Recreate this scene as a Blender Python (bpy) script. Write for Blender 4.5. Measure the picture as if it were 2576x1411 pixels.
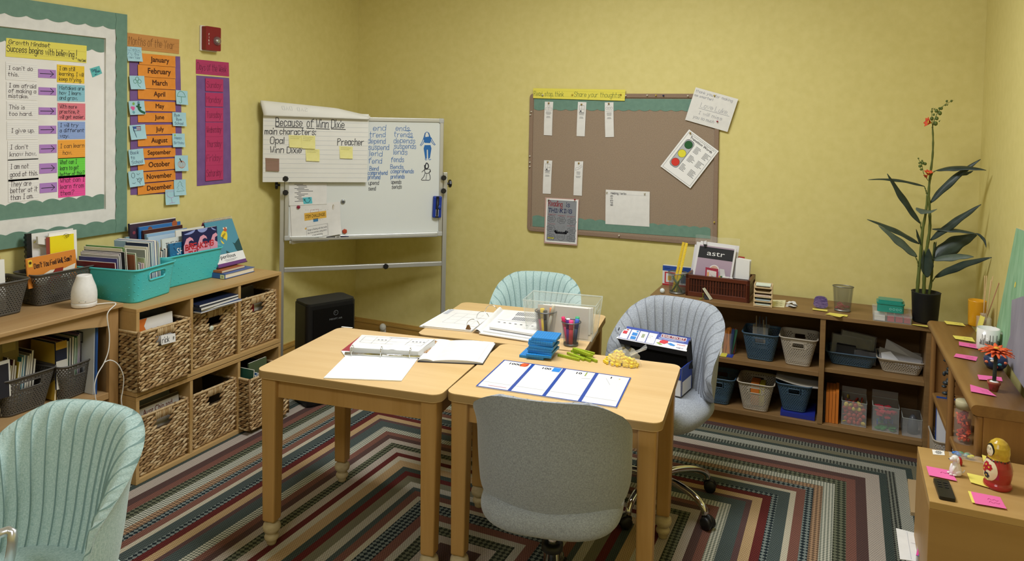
import bpy, math, random
from math import sin, cos, pi, radians, sqrt, atan2
from mathutils import Vector as V, Matrix
random.seed(7)
for o in list(bpy.data.objects): bpy.data.objects.remove(o)
SC = bpy.context.scene; COL = SC.collection
# camera
F, CX, CY, H = 1875.0, 1288.0, 361.0, 1.55
PITCH, ROLL, YAW = radians(2.061), radians(1.145), radians(-24.294)
def _rot():
 c, s = cos(YAW), sin(YAW); A = Matrix(((c, -s, 0), (s, c, 0), (0, 0, 1)))
 W = Matrix(((1, 0, 0), (0, 0, -1), (0, 1, 0)))
 c, s = cos(PITCH), sin(PITCH); P = Matrix(((1, 0, 0), (0, c, -s), (0, s, c)))
 c, s = cos(ROLL), sin(ROLL); Q = Matrix(((c, -s, 0), (s, c, 0), (0, 0, 1)))
 return Q @ P @ W @ A
RC = _rot()
cam = bpy.data.cameras.new('camera'); cam.sensor_width = 36; cam.lens = F / 2576 * 36
cam.shift_x = 0.0; cam.shift_y = -(705.5 - CY) / 2576; cam.clip_start = .05; cam.clip_end = 50
co = bpy.data.objects.new('camera', cam); COL.objects.link(co)
M4 = Matrix((RC[0], -RC[1], -RC[2])).transposed().to_4x4(); M4.translation = (0, 0, H); co.matrix_world = M4
SC.camera = co
# light
SC.view_settings.view_transform = 'Standard'; SC.view_settings.look = 'None'
SC.view_settings.gamma = 1; SC.view_settings.exposure = 0.0
wd = bpy.data.worlds.new('world'); SC.world = wd; wd.use_nodes = True
wd.node_tree.nodes['Background'].inputs[0].default_value = (1.0, .96, .88, 1)
wd.node_tree.nodes['Background'].inputs[1].default_value = .10
def area(name, loc, sx, sy, power, col, target=None, spread=180):
 l = bpy.data.lights.new(name, 'AREA'); l.shape = 'RECTANGLE'; l.size = sx; l.size_y = sy; l.energy = power; l.color = col
 l.spread = radians(spread)
 o = bpy.data.objects.new(name, l); COL.objects.link(o); o.location = loc
 if target: o.rotation_euler = (V(target) - V(loc)).to_track_quat('-Z', 'Y').to_euler()
 return o
area('ceiling_and_fill_light', (-1.0, 2.45, 2.66), 1.2, .6, 57, (.93, .96, 1))
area('ceiling_and_fill_light', (-.9, -.6, 2.66), 1.2, .6, 36, (.93, .96, 1))  # unseen fill lamp added behind the camera to brighten the walls
sp = bpy.data.lights.new('wall_patch_spot', 'SPOT'); sp.energy = 16; sp.spot_size = radians(15); sp.spot_blend = 1; sp.color = (.95, .97, 1); sp.shadow_soft_size = .05  # unseen spot added in mid-room to make the pale patch high on the back wall
so = bpy.data.objects.new('wall_patch_spot', sp); COL.objects.link(so); so.location = (-.55, 1.5, 1.75); so.rotation_euler = (V((.40, 4.22, 2.30)) - V((-.55, 1.5, 1.75))).to_track_quat('-Z', 'Y').to_euler()
# rays: a pixel of the photograph to a point on a real plane
def ray(x, y): return RC.transposed() @ V(((x - CX) / F, (y - CY) / F, 1.0))
def onz(x, y, z): d = ray(x, y); return V((0, 0, H)) + d * ((z - H) / d.z)
def onx(x, y, X): d = ray(x, y); return V((0, 0, H)) + d * (X / d.x)
def ony(x, y, Y): d = ray(x, y); return V((0, 0, H)) + d * (Y / d.y)
def onpl(x, y, p, n): d = ray(x, y); n = V(n); return V((0, 0, H)) + d * ((V(p) - V((0, 0, H))).dot(n) / d.dot(n))
# materials
def lin(c):
 c = c / 255; return c / 12.92 if c <= .04045 else ((c + .055) / 1.055) ** 2.4
def rgb(h):
 if isinstance(h, str): h = tuple(int(h[i:i + 2], 16) for i in (0, 2, 4))
 return (lin(h[0]), lin(h[1]), lin(h[2]), 1)
MATS = {}
class N:
 def __init__(s, name):
  s.m = bpy.data.materials.new(name); s.m.use_nodes = True; s.t = s.m.node_tree; s.b = s.t.nodes['Principled BSDF']
  s.co = None
 def n(s, typ, **kw):
  x = s.t.nodes.new(typ)
  for k, v in kw.items():
   if k.startswith('_'): setattr(x, k[1:], v)
   else:
    key = int(k[1:]) if k[0] == 'i' and k[1:].isdigit() else k
    x.inputs[key].default_value = v
  return x
 def l(s, a, b): s.t.links.new(a, b)
 def coord(s, scale=(1, 1, 1), kind='Object', rot=(0, 0, 0)):
  tc = s.n('ShaderNodeTexCoord'); mp = s.n('ShaderNodeMapping'); mp.inputs['Scale'].default_value = scale
  mp.inputs['Rotation'].default_value = rot
  s.l(tc.outputs[kind], mp.inputs[0]); return mp.outputs[0]
 def ramp(s, fac, stops):
  r = s.n('ShaderNodeValToRGB'); e = r.color_ramp.elements
  while len(e) < len(stops): e.new(.5)
  for q, (p, c) in zip(e, stops): q.position = p; q.color = c
  s.l(fac, r.inputs[0]); return r.outputs[0]
 def bump(s, h, strength=.3, dist=.002):
  b = s.n('ShaderNodeBump'); b.inputs['Strength'].default_value = strength; b.inputs['Distance'].default_value = dist
  s.l(h, b.inputs['Height']); s.l(b.outputs[0], s.b.inputs['Normal'])
def mat(name, col, rough=.55, metal=0, spec=.5, trans=0, ior=1.45, alpha=1, coat=0):
 if name in MATS: return MATS[name]
 q = N(name); b = q.b
 b.inputs['Base Color'].default_value = rgb(col); b.inputs['Roughness'].default_value = rough; b.inputs['Metallic'].default_value = metal
 b.inputs['Specular IOR Level'].default_value = spec
 if trans: b.inputs['Transmission Weight'].default_value = trans; b.inputs['IOR'].default_value = ior
 if alpha < 1: b.inputs['Alpha'].default_value = alpha
 if coat: b.inputs['Coat Weight'].default_value = coat
 MATS[name] = q.m; return q.m
def C(h, rough=.6, spec=.4): return mat('plain_' + h + ('' if rough == .6 else '_%d' % (rough * 100)), h, rough, 0, spec)
def noisy(name, c1, c2, scale=(60, 60, 60), rough=.6, bump=.15, dist=.001, detail=3, spec=.4, lo=.3, hi=.7, kind='Object', rot=(0, 0, 0)):
 if name in MATS: return MATS[name]
 q = N(name); co = q.coord(scale, kind, rot); n = q.n('ShaderNodeTexNoise'); n.inputs['Scale'].default_value = 1; n.inputs['Detail'].default_value = detail
 q.l(co, n.inputs['Vector']); q.l(q.ramp(n.outputs[0], [(lo, rgb(c1)), (hi, rgb(c2))]), q.b.inputs['Base Color'])
 q.b.inputs['Roughness'].default_value = rough; q.b.inputs['Specular IOR Level'].default_value = spec
 if bump: q.bump(n.outputs[0], bump, dist)
 MATS[name] = q.m; return q.m
def wood(name, c1, c2, axis='x', scale=9, rough=.42, fine=1.0):
 if name in MATS: return MATS[name]
 st = {'x': (.07, 1, 1), 'y': (1, .07, 1), 'z': (1, 1, .07)}[axis]
 q = N(name); co = q.coord(tuple(a * scale for a in st))
 n = q.n('ShaderNodeTexNoise'); n.inputs['Scale'].default_value = 1.6; n.inputs['Detail'].default_value = 6; n.inputs['Distortion'].default_value = .8; q.l(co, n.inputs['Vector'])
 co2 = q.coord(tuple(a * scale * 14 for a in st)); n2 = q.n('ShaderNodeTexNoise'); n2.inputs['Scale'].default_value = 1; n2.inputs['Detail'].default_value = 2; q.l(co2, n2.inputs['Vector'])
 mx = q.n('ShaderNodeMath', _operation='MULTIPLY_ADD'); q.l(n2.outputs[0], mx.inputs[0]); mx.inputs[1].default_value = .35 * fine; q.l(n.outputs[0], mx.inputs[2])
 q.l(q.ramp(mx.outputs[0], [(.42, rgb(c1)), (.86, rgb(c2))]), q.b.inputs['Base Color']); q.b.inputs['Roughness'].default_value = rough
 q.b.inputs['Specular IOR Level'].default_value = .4
 q.bump(n2.outputs[0], .08, .001); MATS[name] = q.m; return q.m
# mesh builder
class MB:
 def __init__(s): s.v = []; s.f = []; s.fm = []; s.ms = []; s.sm = []
 def mi(s, m):
  if m not in s.ms: s.ms.append(m)
  return s.ms.index(m)
 def add(s, vs, fs, m, smooth=False, M=None):
  b = len(s.v); k = s.mi(m)
  s.v += [tuple(M @ V(p)) if M else tuple(p) for p in vs]
  for f in fs: s.f.append([b + i for i in f]); s.fm.append(k); s.sm.append(smooth)
  return s
 def box(s, c, d, m, M=None, rz=0):
  x, y, z = d[0] / 2, d[1] / 2, d[2] / 2
  vs = [(a * x, b * y, e * z) for e in (-1, 1) for b in (-1, 1) for a in (-1, 1)]
  T = Matrix.Translation(c) @ Matrix.Rotation(rz, 4, 'Z')
  return s.add(vs, [(0, 2, 3, 1), (4, 5, 7, 6), (0, 1, 5, 4), (2, 6, 7, 3), (0, 4, 6, 2), (1, 3, 7, 5)], m, False, (M @ T) if M else T)
 def bx(s, a, b, m, M=None):
  return s.box([(a[i] + b[i]) / 2 for i in range(3)], [abs(b[i] - a[i]) for i in range(3)], m, M)
 def hexa(s, p, m):   # 8 points: bottom 4 ring, top 4 ring
  return s.add(p, [(3, 2, 1, 0), (4, 5, 6, 7), (0, 1, 5, 4), (1, 2, 6, 5), (2, 3, 7, 6), (3, 0, 4, 7)], m)
 def poly(s, pts, m): return s.add(pts, [list(range(len(pts)))], m)
 def prism(s, pts, z0, z1, m, M=None, smooth=False):   # polygon in xy extruded in z
  n = len(pts); vs = [(p[0], p[1], z0) for p in pts] + [(p[0], p[1], z1) for p in pts]
  s.add(vs, [list(range(n))[::-1], list(range(n, 2 * n))], m, False, M)
  return s.add(vs, [(i, (i + 1) % n, n + (i + 1) % n, n + i) for i in range(n)], m, smooth, M)
 def tube(s, path, r, m, n=8, M=None, closed=False, caps=True):
  P = [V(p) for p in path]; L = len(P); vs = []; u = None
  for i, p in enumerate(P):
   if closed: t = P[(i + 1) % L] - P[i - 1]
   else: t = P[min(i + 1, L - 1)] - P[max(i - 1, 0)]
   t = t.normalized() if t.length > 1e-9 else V((0, 0, 1))
   if u is None: u = t.orthogonal().normalized()
   u = (u - t * u.dot(t)); u = u.normalized() if u.length > 1e-6 else t.orthogonal().normalized()
   w = t.cross(u); rr = r[i] if isinstance(r, (list, tuple)) else r
   vs += [p + (u * cos(2 * pi * k / n) + w * sin(2 * pi * k / n)) * rr for k in range(n)]
  fs = []
  for i in range(L if closed else L - 1):
   j = (i + 1) % L
   fs += [(i * n + k, i * n + (k + 1) % n, j * n + (k + 1) % n, j * n + k) for k in range(n)]
  if caps and not closed: fs += [list(range(n))[::-1], list(range((L - 1) * n, L * n))]
  return s.add(vs, fs, m, True, M)
 def lathe(s, prof, m, n=24, M=None, smooth=True, sx=1, sy=1):   # prof: (r, z)
  vs = []; fs = []
  for r, z in prof: vs += [(r * cos(2 * pi * k / n) * sx, r * sin(2 * pi * k / n) * sy, z) for k in range(n)]
  for i in range(len(prof) - 1):
   fs += [(i * n + k, i * n + (k + 1) % n, (i + 1) * n + (k + 1) % n, (i + 1) * n + k) for k in range(n)]
  if prof[0][0] > 1e-5: fs.append(list(range(n))[::-1])
  if prof[-1][0] > 1e-5: fs.append(list(range((len(prof) - 1) * n, len(prof) * n)))
  return s.add(vs, fs, m, smooth, M)
 def ball(s, c, r, m, n=12, M=None):
  r = r if isinstance(r, (list, tuple)) else (r, r, r)
  T = Matrix.Translation(c) @ Matrix.Diagonal((r[0], r[1], r[2], 1))
  k = max(4, n // 2)
  return s.lathe([(sin(pi * i / k), -cos(pi * i / k)) for i in range(k + 1)], m, n, (M @ T) if M else T)
 def grid(s, fn, nu, nv, m, smooth=True, M=None, closeu=False):
  vs = [fn(i / nu, j / nv) for j in range(nv + 1) for i in range(nu + (0 if closeu else 1))]; w = nu if closeu else nu + 1
  fs = [(j * w + i, j * w + (i + 1) % w, (j + 1) * w + (i + 1) % w, (j + 1) * w + i) for j in range(nv) for i in range(nu)]
  return s.add(vs, fs, m, smooth, M)
 def rbox(s, c, d, r, m, M=None, rz=0, n=4):   # box with rounded vertical edges
  T = Matrix.Translation((c[0], c[1], c[2])) @ Matrix.Rotation(rz, 4, 'Z')
  return s.prism(rrect(d[0], d[1], r, n), -d[2] / 2, d[2] / 2, m, (M @ T) if M else T, False)
 def build(s, name, parent=None, bevel=0, seg=2, weld=False, solid=0, sub=0, world=True, org=None):
  me = bpy.data.meshes.new(name); vs = s.v
  o = bpy.data.objects.new(name, me); COL.objects.link(o)
  if parent is not None:
   o.parent = parent
   if world: I = ROOT[parent].inverted(); vs = [I @ V(p) for p in vs]
   ROOT[o] = ROOT[parent]
  else:
   if org is None:
    xs = [p[0] for p in vs]; ys = [p[1] for p in vs]; zs = [p[2] for p in vs]
    org = V(((min(xs) + max(xs)) / 2, (min(ys) + max(ys)) / 2, min(zs)))
   o.location = org; vs = [V(p) - V(org) for p in vs]; ROOT[o] = Matrix.Translation(org)
  me.from_pydata([tuple(p) for p in vs], [], s.f)
  for m in s.ms: me.materials.append(m)
  me.polygons.foreach_set('material_index', s.fm); me.polygons.foreach_set('use_smooth', s.sm); me.update()
  if weld: x = o.modifiers.new('weld', 'WELD'); x.merge_threshold = 1e-4
  if solid: x = o.modifiers.new('solid', 'SOLIDIFY'); x.thickness = solid; x.offset = 0
  if sub: x = o.modifiers.new('sub', 'SUBSURF'); x.levels = x.render_levels = sub
  if bevel: x = o.modifiers.new('bev', 'BEVEL'); x.width = bevel; x.segments = seg; x.limit_method = 'ANGLE'; x.angle_limit = radians(40)
  return o
ROOT = {}
def tag(o, label=None, cat=None, group=None, kind=None):
 if label: o['label'] = label
 if cat: o['category'] = cat
 if group: o['group'] = group
 if kind: o['kind'] = kind
 return o
def thing(name, label, cat, loc=(0, 0, 0), rz=0, group=None):
 o = bpy.data.objects.new(name, None); o.empty_display_size = .05; COL.objects.link(o); o.location = loc; o.rotation_euler = (0, 0, rz)
 ROOT[o] = Matrix.Translation(loc) @ Matrix.Rotation(rz, 4, 'Z'); return tag(o, label, cat, group)
def move(o, loc, rz=0):
 o.location = loc; o.rotation_euler = (0, 0, rz); ROOT[o] = Matrix.Translation(loc) @ Matrix.Rotation(rz, 4, 'Z'); return o
def dup(r0, loc, rz=0, label=None, cat=None, group=None, swap=None, scale=None):
 def cp(o, par):
  c = o.copy(); COL.objects.link(c)
  if par: c.parent = par
  if swap and c.type == 'MESH' and any(m in swap for m in o.data.materials):
   c.data = o.data.copy()
   for i, m in enumerate(c.data.materials):
    if m in swap: c.data.materials[i] = swap[m]
  for ch in list(o.children): cp(ch, c)
  return c
 c = cp(r0, None); move(c, loc, rz)
 if scale: c.scale = scale
 return tag(c, label, cat, group)
def rrect(w, d, r, n=4):
 pts = []
 for cx, cy, a0 in ((w / 2 - r, d / 2 - r, 0), (-w / 2 + r, d / 2 - r, 90), (-w / 2 + r, -d / 2 + r, 180), (w / 2 - r, -d / 2 + r, 270)):
  for i in range(n + 1): a = radians(a0 + 90 * i / n); pts.append((cx + r * cos(a), cy + r * sin(a)))
 return pts
# handwriting: single-stroke letters (a = -1, b = -2)
G = {}
for ln in '''a 331403011031 3430|b 0600 032433312001|c 331403011031|d 331403011031 3630|e 0232331403011031|f 36251510 0434|g 331403011031 343b1b0a|h 0600 03243330|i 0300 0506|j 141b0b 1516
k 0600 3401 1230|l 0600|m 0400 03142320 23344340|n 0400 03243330|o 1403011020313324 2414|p 040b 032433312001|q 331403011031 343b|r 0400 032434|s 332414032231201001|t 161120 0434
u 0401102031 3430|v 042044|w 0410243044|x 0430 0034|y 0420 440b|z 04340030|A 002640 1232|B 0600 0626353303 03334130 3000|C 4536160501103041|D 0600 062645412000|E 46060040 0333|F 460600 0333
G 45361605011030414323|H 0600 4640 0343|I 2620 1636 1030|J 3631201001|K 0600 4603 1340|L 060040|M 0006234640|N 00064046|O 160501103041453616|P 0600 0636453403|Q 160501103041453616 2240|R 0600 0636453403 2340
S 4536160504334241301001|T 2620 0646|U 060110304146|V 062046|W 0610233046|X 0640 0046|Y 062346 2320|Z 06460040|, 010a|. 0001|! 0602 0001|' 0605|? 051636452322 2021|: 0001 0304|- 0333|1 152620|3 0626353313 3332211001|0 160501103041453616|6 3605011030313202|& 40051626 2502 011030 42'''.replace('\n', '|').split('|'):
 k, rest = ln[0], ln[2:]
 G[k] = [[({'a': -1, 'b': -2}.get(s[i]) if s[i] in 'ab' else int(s[i]), {'a': -1, 'b': -2}.get(s[i + 1]) if s[i + 1] in 'ab' else int(s[i + 1])) for i in range(0, len(s) - 1, 2)] for s in rest.split(' ')]
def strokes_poly(mb, mp, pts, w, m):
 P = [V((p[0], p[1])) for p in pts]; n = len(P)
 if n < 2: return
 Lf = []; Rt = []
 for i in range(n):
  t = P[min(i + 1, n - 1)] - P[max(i - 1, 0)]
  if t.length < 1e-9: t = V((1, 0))
  t.normalize(); q = V((-t.y, t.x)) * w / 2
  a, b = P[i] + q, P[i] - q
  if i == 0: a -= t * w / 2; b -= t * w / 2
  if i == n - 1: a += t * w / 2; b += t * w / 2
  Lf.append(mp(a.x, a.y)); Rt.append(mp(b.x, b.y))
 mb.add(Lf + Rt, [(i, i + 1, n + i + 1, n + i) for i in range(n - 1)], m)
def smooth_pts(pts, k=3):
 if len(pts) < 3: return pts
 out = []
 for i in range(len(pts) - 1):
  p0, p1, p2, p3 = pts[max(i - 1, 0)], pts[i], pts[i + 1], pts[min(i + 2, len(pts) - 1)]
  for j in range(k):
   t = j / k
   out.append(tuple(.5 * (2 * p1[d] + (p2[d] - p0[d]) * t + (2 * p0[d] - 5 * p1[d] + 4 * p2[d] - p3[d]) * t * t + (3 * p1[d] - p0[d] - 3 * p2[d] + p3[d]) * t ** 3) for d in (0, 1)))
 return out + [pts[-1]]
def scrib(mb, mp, x, y, w, h, m, sw=.0011):
 n = max(6, int(w / h * 3)); strokes_poly(mb, mp, [(x + w * i / n, y - h * (.5 + .5 * sin(i * 2.3 + x * 900)) * (.5 + .5 * sin(i * .9 + y * 500) ** 2)) for i in range(n + 1)], sw, m)
def adv(c): return 2.6 if c == ' ' else (max(x for s in G.get(c, [[(3, 0)]]) for x, y in s) + 1.5)
def hand(mb, mp, txt, x, y, h, m, sw=None, width=None, jit=.18, slant=.05, rot=0, curve=True):
 """write txt with its baseline starting at (x, y) (y grows downward), capitals h tall"""
 if not txt: return scrib(mb, mp, x, y, width, h, m, sw)
 k = h / 6; sw = (sw or h * .11) * .74; tot = sum(adv(c) for c in txt) * k; kx = k * (width / tot if width else 1); cx = 0
 cr, sr = cos(rot), sin(rot)
 for c in txt:
  dy = random.uniform(-jit, jit); ds = random.uniform(.94, 1.06)
  for s in G.get(c, []):
   pts = [((cx + px * ds + py * slant) * kx, -(py * ds + dy) * k) for px, py in s]
   if curve and c not in 'EFHIKLMNTVWXYZAvwxz' and len(pts) > 2: pts = smooth_pts(pts)
   strokes_poly(mb, mp, [(x + a * cr - b * sr, y + a * sr + b * cr) for a, b in pts], sw, m)
  cx += adv(c)
 return tot
_fc = {}
def glyphs(txt, bold):
 key = (txt, bold)
 if key not in _fc:
  cu = bpy.data.curves.new('t', 'FONT'); cu.body = txt; cu.size = 1; cu.offset = bold; cu.resolution_u = 3; cu.fill_mode = 'FRONT'
  o = bpy.data.objects.new('t', cu); COL.objects.link(o); dg = bpy.context.evaluated_depsgraph_get(); dg.update()
  me = o.evaluated_get(dg).to_mesh(); _fc[key] = ([tuple(v.co[:2]) for v in me.vertices], [list(p.vertices) for p in me.polygons])
  bpy.data.objects.remove(o); bpy.data.curves.remove(cu)
 return _fc[key]
def printed(mb, mp, txt, x, y, h, m, bold=0.0, width=None, center=False, rot=0, slant=0):
 vs, fs = glyphs(txt, 0)
 if not vs: return
 k = h / .69; x0 = min(p[0] for p in vs); w = max(p[0] for p in vs) - x0; kx = k if not width else width / w
 if center: x -= w * kx / 2
 cr, sr = cos(rot), sin(rot)
 for du, dv in ([(0, 0)] if bold < .003 else [(-bold, 0), (bold, 0), (0, bold), (0, -bold)]):
  P = []
  for p in vs:
   a, b = (p[0] - x0 + du) * kx, -(p[1] + dv) * k; P.append(mp(x + a * cr - b * sr, y + a * sr + b * cr))
  mb.add(P, fs, m)
def rect(mb, mp, x0, y0, x1, y1, m): mb.add([mp(x0, y0), mp(x1, y0), mp(x1, y1), mp(x0, y1)], [(0, 1, 2, 3)], m)
def frame(mb, mp, x0, y0, x1, y1, w, m):
 rect(mb, mp, x0, y0, x1, y0 + w, m); rect(mb, mp, x0, y1 - w, x1, y1, m); rect(mb, mp, x0, y0 + w, x0 + w, y1 - w, m); rect(mb, mp, x1 - w, y0 + w, x1, y1 - w, m)
def disc(mb, mp, x, y, r, m, n=20, ry=None):
 ry = ry or r; mb.add([mp(x + r * cos(2 * pi * i / n), y + ry * sin(2 * pi * i / n)) for i in range(n)], [list(range(n))], m)
def ring(mb, mp, x, y, r, w, m, n=20, ry=None):
 ry = ry or r; strokes_poly(mb, mp, [(x + r * cos(2 * pi * i / n), y + ry * sin(2 * pi * i / n)) for i in range(n + 1)], w, m)
def blob(mb, mp, pts, m): mb.add([mp(*p) for p in pts], [list(range(len(pts)))], m)
def line(mb, mp, pts, w, m, sm=False): strokes_poly(mb, mp, smooth_pts(pts) if sm else pts, w, m)
class Sheet:
 """a sheet, card or panel of real thickness: corners TL, TR, BR, BL of its front; drawn on in metres from the top left"""
 def __init__(s, c, th, m, up, mb=None, bulge=0, curl=0, back=None, nu=1, nv=1):
  s.c = [V(p) for p in c]; s.w = ((s.c[1] - s.c[0]).length + (s.c[2] - s.c[3]).length) / 2; s.h = ((s.c[3] - s.c[0]).length + (s.c[2] - s.c[1]).length) / 2
  n = (s.c[1] - s.c[0]).cross(s.c[3] - s.c[0]).normalized(); s.n = n if n.dot(V(up)) > 0 else -n
  s.bulge, s.curl = bulge, curl; s.mb = mb or MB()
  if bulge or curl: nv = max(nv, 6); nu = max(nu, 2)
  g = lambda o: (lambda u, v: s.p(u, v) + s.n * o)
  s.mb.grid(g(0), nu, nv, m, bool(bulge or curl)); s.mb.grid(g(-th), nu, nv, back or m, bool(bulge or curl))
  E = [(i / nu, 0) for i in range(nu + 1)] + [(1, j / nv) for j in range(1, nv + 1)] + [(i / nu, 1) for i in range(nu - 1, -1, -1)] + [(0, j / nv) for j in range(nv - 1, 0, -1)]
  k = len(E); s.mb.add([s.p(*e) for e in E] + [s.p(*e) - s.n * th for e in E], [(i, (i + 1) % k, k + (i + 1) % k, k + i) for i in range(k)], m)
 def p(s, u, v):
  a = s.c[0].lerp(s.c[1], u); b = s.c[3].lerp(s.c[2], u)
  return a.lerp(b, v) + s.n * (s.bulge * 4 * v * (1 - v) + s.curl * v * v)
 def at(s, e=.0006): return lambda x, y: s.p(x / s.w, y / s.h) + s.n * e
 def build(s, name, label=None, cat=None, group=None, parent=None, **kw):
  return tag(s.mb.build(name, parent, **kw), label, cat, group)
def struct(name, mb, label, cat, **kw): return tag(mb.build(name, **kw), label, cat, None, 'structure')
def obj(name, mb, label, cat, group=None, **kw): return tag(mb.build(name, **kw), label, cat, group)
def off(path): return path
def T(x=0, y=0, z=0, rz=0, rx=0, ry=0): return Matrix.Translation((x, y, z)) @ Matrix.Rotation(rz, 4, 'Z') @ Matrix.Rotation(ry, 4, 'Y') @ Matrix.Rotation(rx, 4, 'X')
# ================================================================ setting
XL, XR, YB, YF, ZC = -3.07, .585, 4.22, -2.2, 2.7
WALL = noisy('yellow_wall_paint', 'd9cc84', 'dfd28c', (26, 26, 26), .6, .12, .0012, 4, .25)
m = MB(); m.bx((XL - .1, YF, -.1), (XR + .1, YB + .1, 0), noisy('grey_carpet', '7d7766', '8d8674', (180, 180, 180), .95, .4)); struct('floor', m, 'beige grey carpet floor under the striped rug', 'floor')
m = MB(); m.bx((XL - .1, YF, ZC), (XR + .1, YB + .1, ZC + .1), C('e9e6da', .9)); struct('ceiling', m, 'white ceiling above the classroom', 'ceiling')
for nm, a, b, lb in (('wall_left', (XL - .1, YF, 0), (XL, YB + .1, ZC), 'yellow left wall behind the bulletin board and low shelves'), ('wall_back', (XL, YB, 0), (XR, YB + .1, ZC), 'yellow back wall behind the cork board'),
                     ('wall_right', (XR, YF, 0), (XR + .1, YB + .1, ZC), 'yellow right wall beside the tall plant'), ('wall_front', (XL - .1, YF - .1, 0), (XR + .1, YF, ZC), 'yellow wall behind the camera')):
 m = MB(); m.bx(a, b, WALL); struct(nm, m, lb, 'wall')
BBW = wood('baseboard_pine', 'a9823f', 'be9850', 'x', 6)
def baseboard(name, a, b, ax, lb):
 m = MB(); (x0, y0), (x1, y1) = a, b
 for z0, z1, t in ((0, .105, .016), (.105, .122, .012), (.122, .135, .017), (.135, .147, .008)):
  if ax == 'y': m.bx((x0, y0, z0), (x0 + t, y1, z1), BBW)
  else: m.bx((x0, y0 - t, z0), (x1, y0, z1), BBW)
 struct(name, m, lb, 'baseboard')
baseboard('baseboard_left', (XL, YF), (XL, YB), 'y', 'stained wood baseboard along the left wall')
baseboard('baseboard_back', (XL, YB), (XR, YB), 'x', 'stained wood baseboard along the back wall')
# rug: concentric woven stripes
def mute(h):
 r, g, b, _ = rgb(h); y = .3 * r + .6 * g + .1 * b; return tuple(.80 * (y + (c - y) * .85) for c in (r, g, b)) + (1,)
def weave(name, c1, c2, kind='rib', sc=125):
 if name in MATS: return MATS[name]
 q = N(name); co = q.coord((sc, sc, sc), 'Object')
 if kind == 'check':
  t = q.n('ShaderNodeTexChecker'); t.inputs['Scale'].default_value = 1; q.l(q.coord((sc * .8, sc * .8, 0), 'Object', (0, 0, .78)), t.inputs['Vector']); f = t.outputs['Fac']
 else:
  t = q.n('ShaderNodeTexBrick'); t.inputs['Scale'].default_value = 1; t.inputs['Mortar Size'].default_value = .13; t.inputs['Brick Width'].default_value = 1.0; t.inputs['Row Height'].default_value = 1.0
  t.inputs['Color1'].default_value = (1, 1, 1, 1); t.inputs['Color2'].default_value = (.75, .75, .75, 1); t.inputs['Mortar'].default_value = (0, 0, 0, 1); q.l(co, t.inputs['Vector']); f = t.outputs['Color']
 n = q.n('ShaderNodeTexNoise'); n.inputs['Scale'].default_value = 2.2; n.inputs['Detail'].default_value = 2; q.l(co, n.inputs['Vector'])
 a = q.n('ShaderNodeMath', _operation='MULTIPLY_ADD'); q.l(n.outputs[0], a.inputs[0]); a.inputs[1].default_value = .7; q.l(f, a.inputs[2])
 q.l(q.ramp(a.outputs[0], [(.35, mute(c2)), (1.0, mute(c1))]), q.b.inputs['Base Color']); q.b.inputs['Roughness'].default_value = .95; q.b.inputs['Specular IOR Level'].default_value = .1
 q.bump(a.outputs[0], .5, .003); MATS[name] = q.m; return q.m
RUGM = dict(white=weave('rug_cream', 'd3ccb8', '8d8570'), cream=weave('rug_bone', 'dcd2b8', 'a49a7e'), pink=weave('rug_rose_cream', 'd2c4b2', '93847a'), purple=weave('rug_plum', '6f5049', '40302f'),
 bcheck=weave('rug_black_check', '8e9180', '1d2120', 'check'), khaki=weave('rug_khaki', '8a8567', '6a6650'), dgreen=weave('rug_dark_green', '55625a', '262e2b'), rust=weave('rug_rust', '9a6453', '5b3a32'),
 olive=weave('rug_olive', '71745a', '33382b', 'check', 90), wcheck=weave('rug_white_check', 'd4d1bc', '6d7466', 'check', 150), tan=weave('rug_tan_check', 'b68f67', '6e5540', 'check', 120), gold=weave('rug_gold', 'd6b27c', '9a7a4c'),
 navy=weave('rug_navy_check', '7f8a84', '1d2a31', 'check', 90), teal=weave('rug_teal', '5f6b67', '2f3b3b'), red=weave('rug_red', '7c302b', '4a1c1b'), mauve=weave('rug_mauve', '735350', '4a3636'), grey=weave('rug_grey_white', 'c0bfae', '70746a'))
RX0, RX1, RY1, RY0 = -2.885, .46, 3.9, .35
RS = [(.01, 'white'), (.075, 'purple'), (.12, 'bcheck'), (.155, 'khaki'), (.18, 'dgreen'), (.225, 'grey'), (.26, 'bcheck'), (.29, 'dgreen'), (.345, 'pink'), (.385, 'purple'), (.42, 'rust'), (.465, 'olive'), (.51, 'wcheck'), (.545, 'tan'), (.575, 'navy'), (.61, 'rust'), (.632, 'cream'), (.675, 'teal'), (.70, 'navy'), (.732, 'red'), (.768, 'gold'), (.79, 'mauve'), (.842, 'teal'), (.882, 'wcheck'), (.912, 'rust'), (.943, 'purple'), (.977, 'pink'), (1.016, 'olive'), (1.052, 'pink'), (1.081, 'red'), (1.11, 'cream'), (1.155, 'gold'), (1.186, 'dgreen'), (1.217, 'red'), (1.256, 'khaki'), (1.29, 'white'), (1.313, 'teal'), (1.346, 'rust'), (1.37, 'cream'), (1.43, 'navy'), (1.47, 'rust'), (1.50, 'white'), (1.55, 'olive'), (1.59, 'pink'), (1.672, 'purple')]
m = MB(); d0 = -.045; zr = .009
for d1, k in RS:
 a, b, c, d = RX0 + d0, RX1 - d0, RY0 + d0, RY1 - d0; e, f, g, h = RX0 + d1, RX1 - d1, RY0 + d1, RY1 - d1
 m.add([(a, c, zr), (b, c, zr), (b, d, zr), (a, d, zr), (e, g, zr), (f, g, zr), (f, h, zr), (e, h, zr)], [(0, 1, 5, 4), (1, 2, 6, 5), (2, 3, 7, 6), (3, 0, 4, 7)], RUGM[k]); d0 = d1
m.add([(e, g, zr), (f, g, zr), (f, h, zr), (e, h, zr)], [(0, 1, 2, 3)], RUGM['khaki'])
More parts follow.
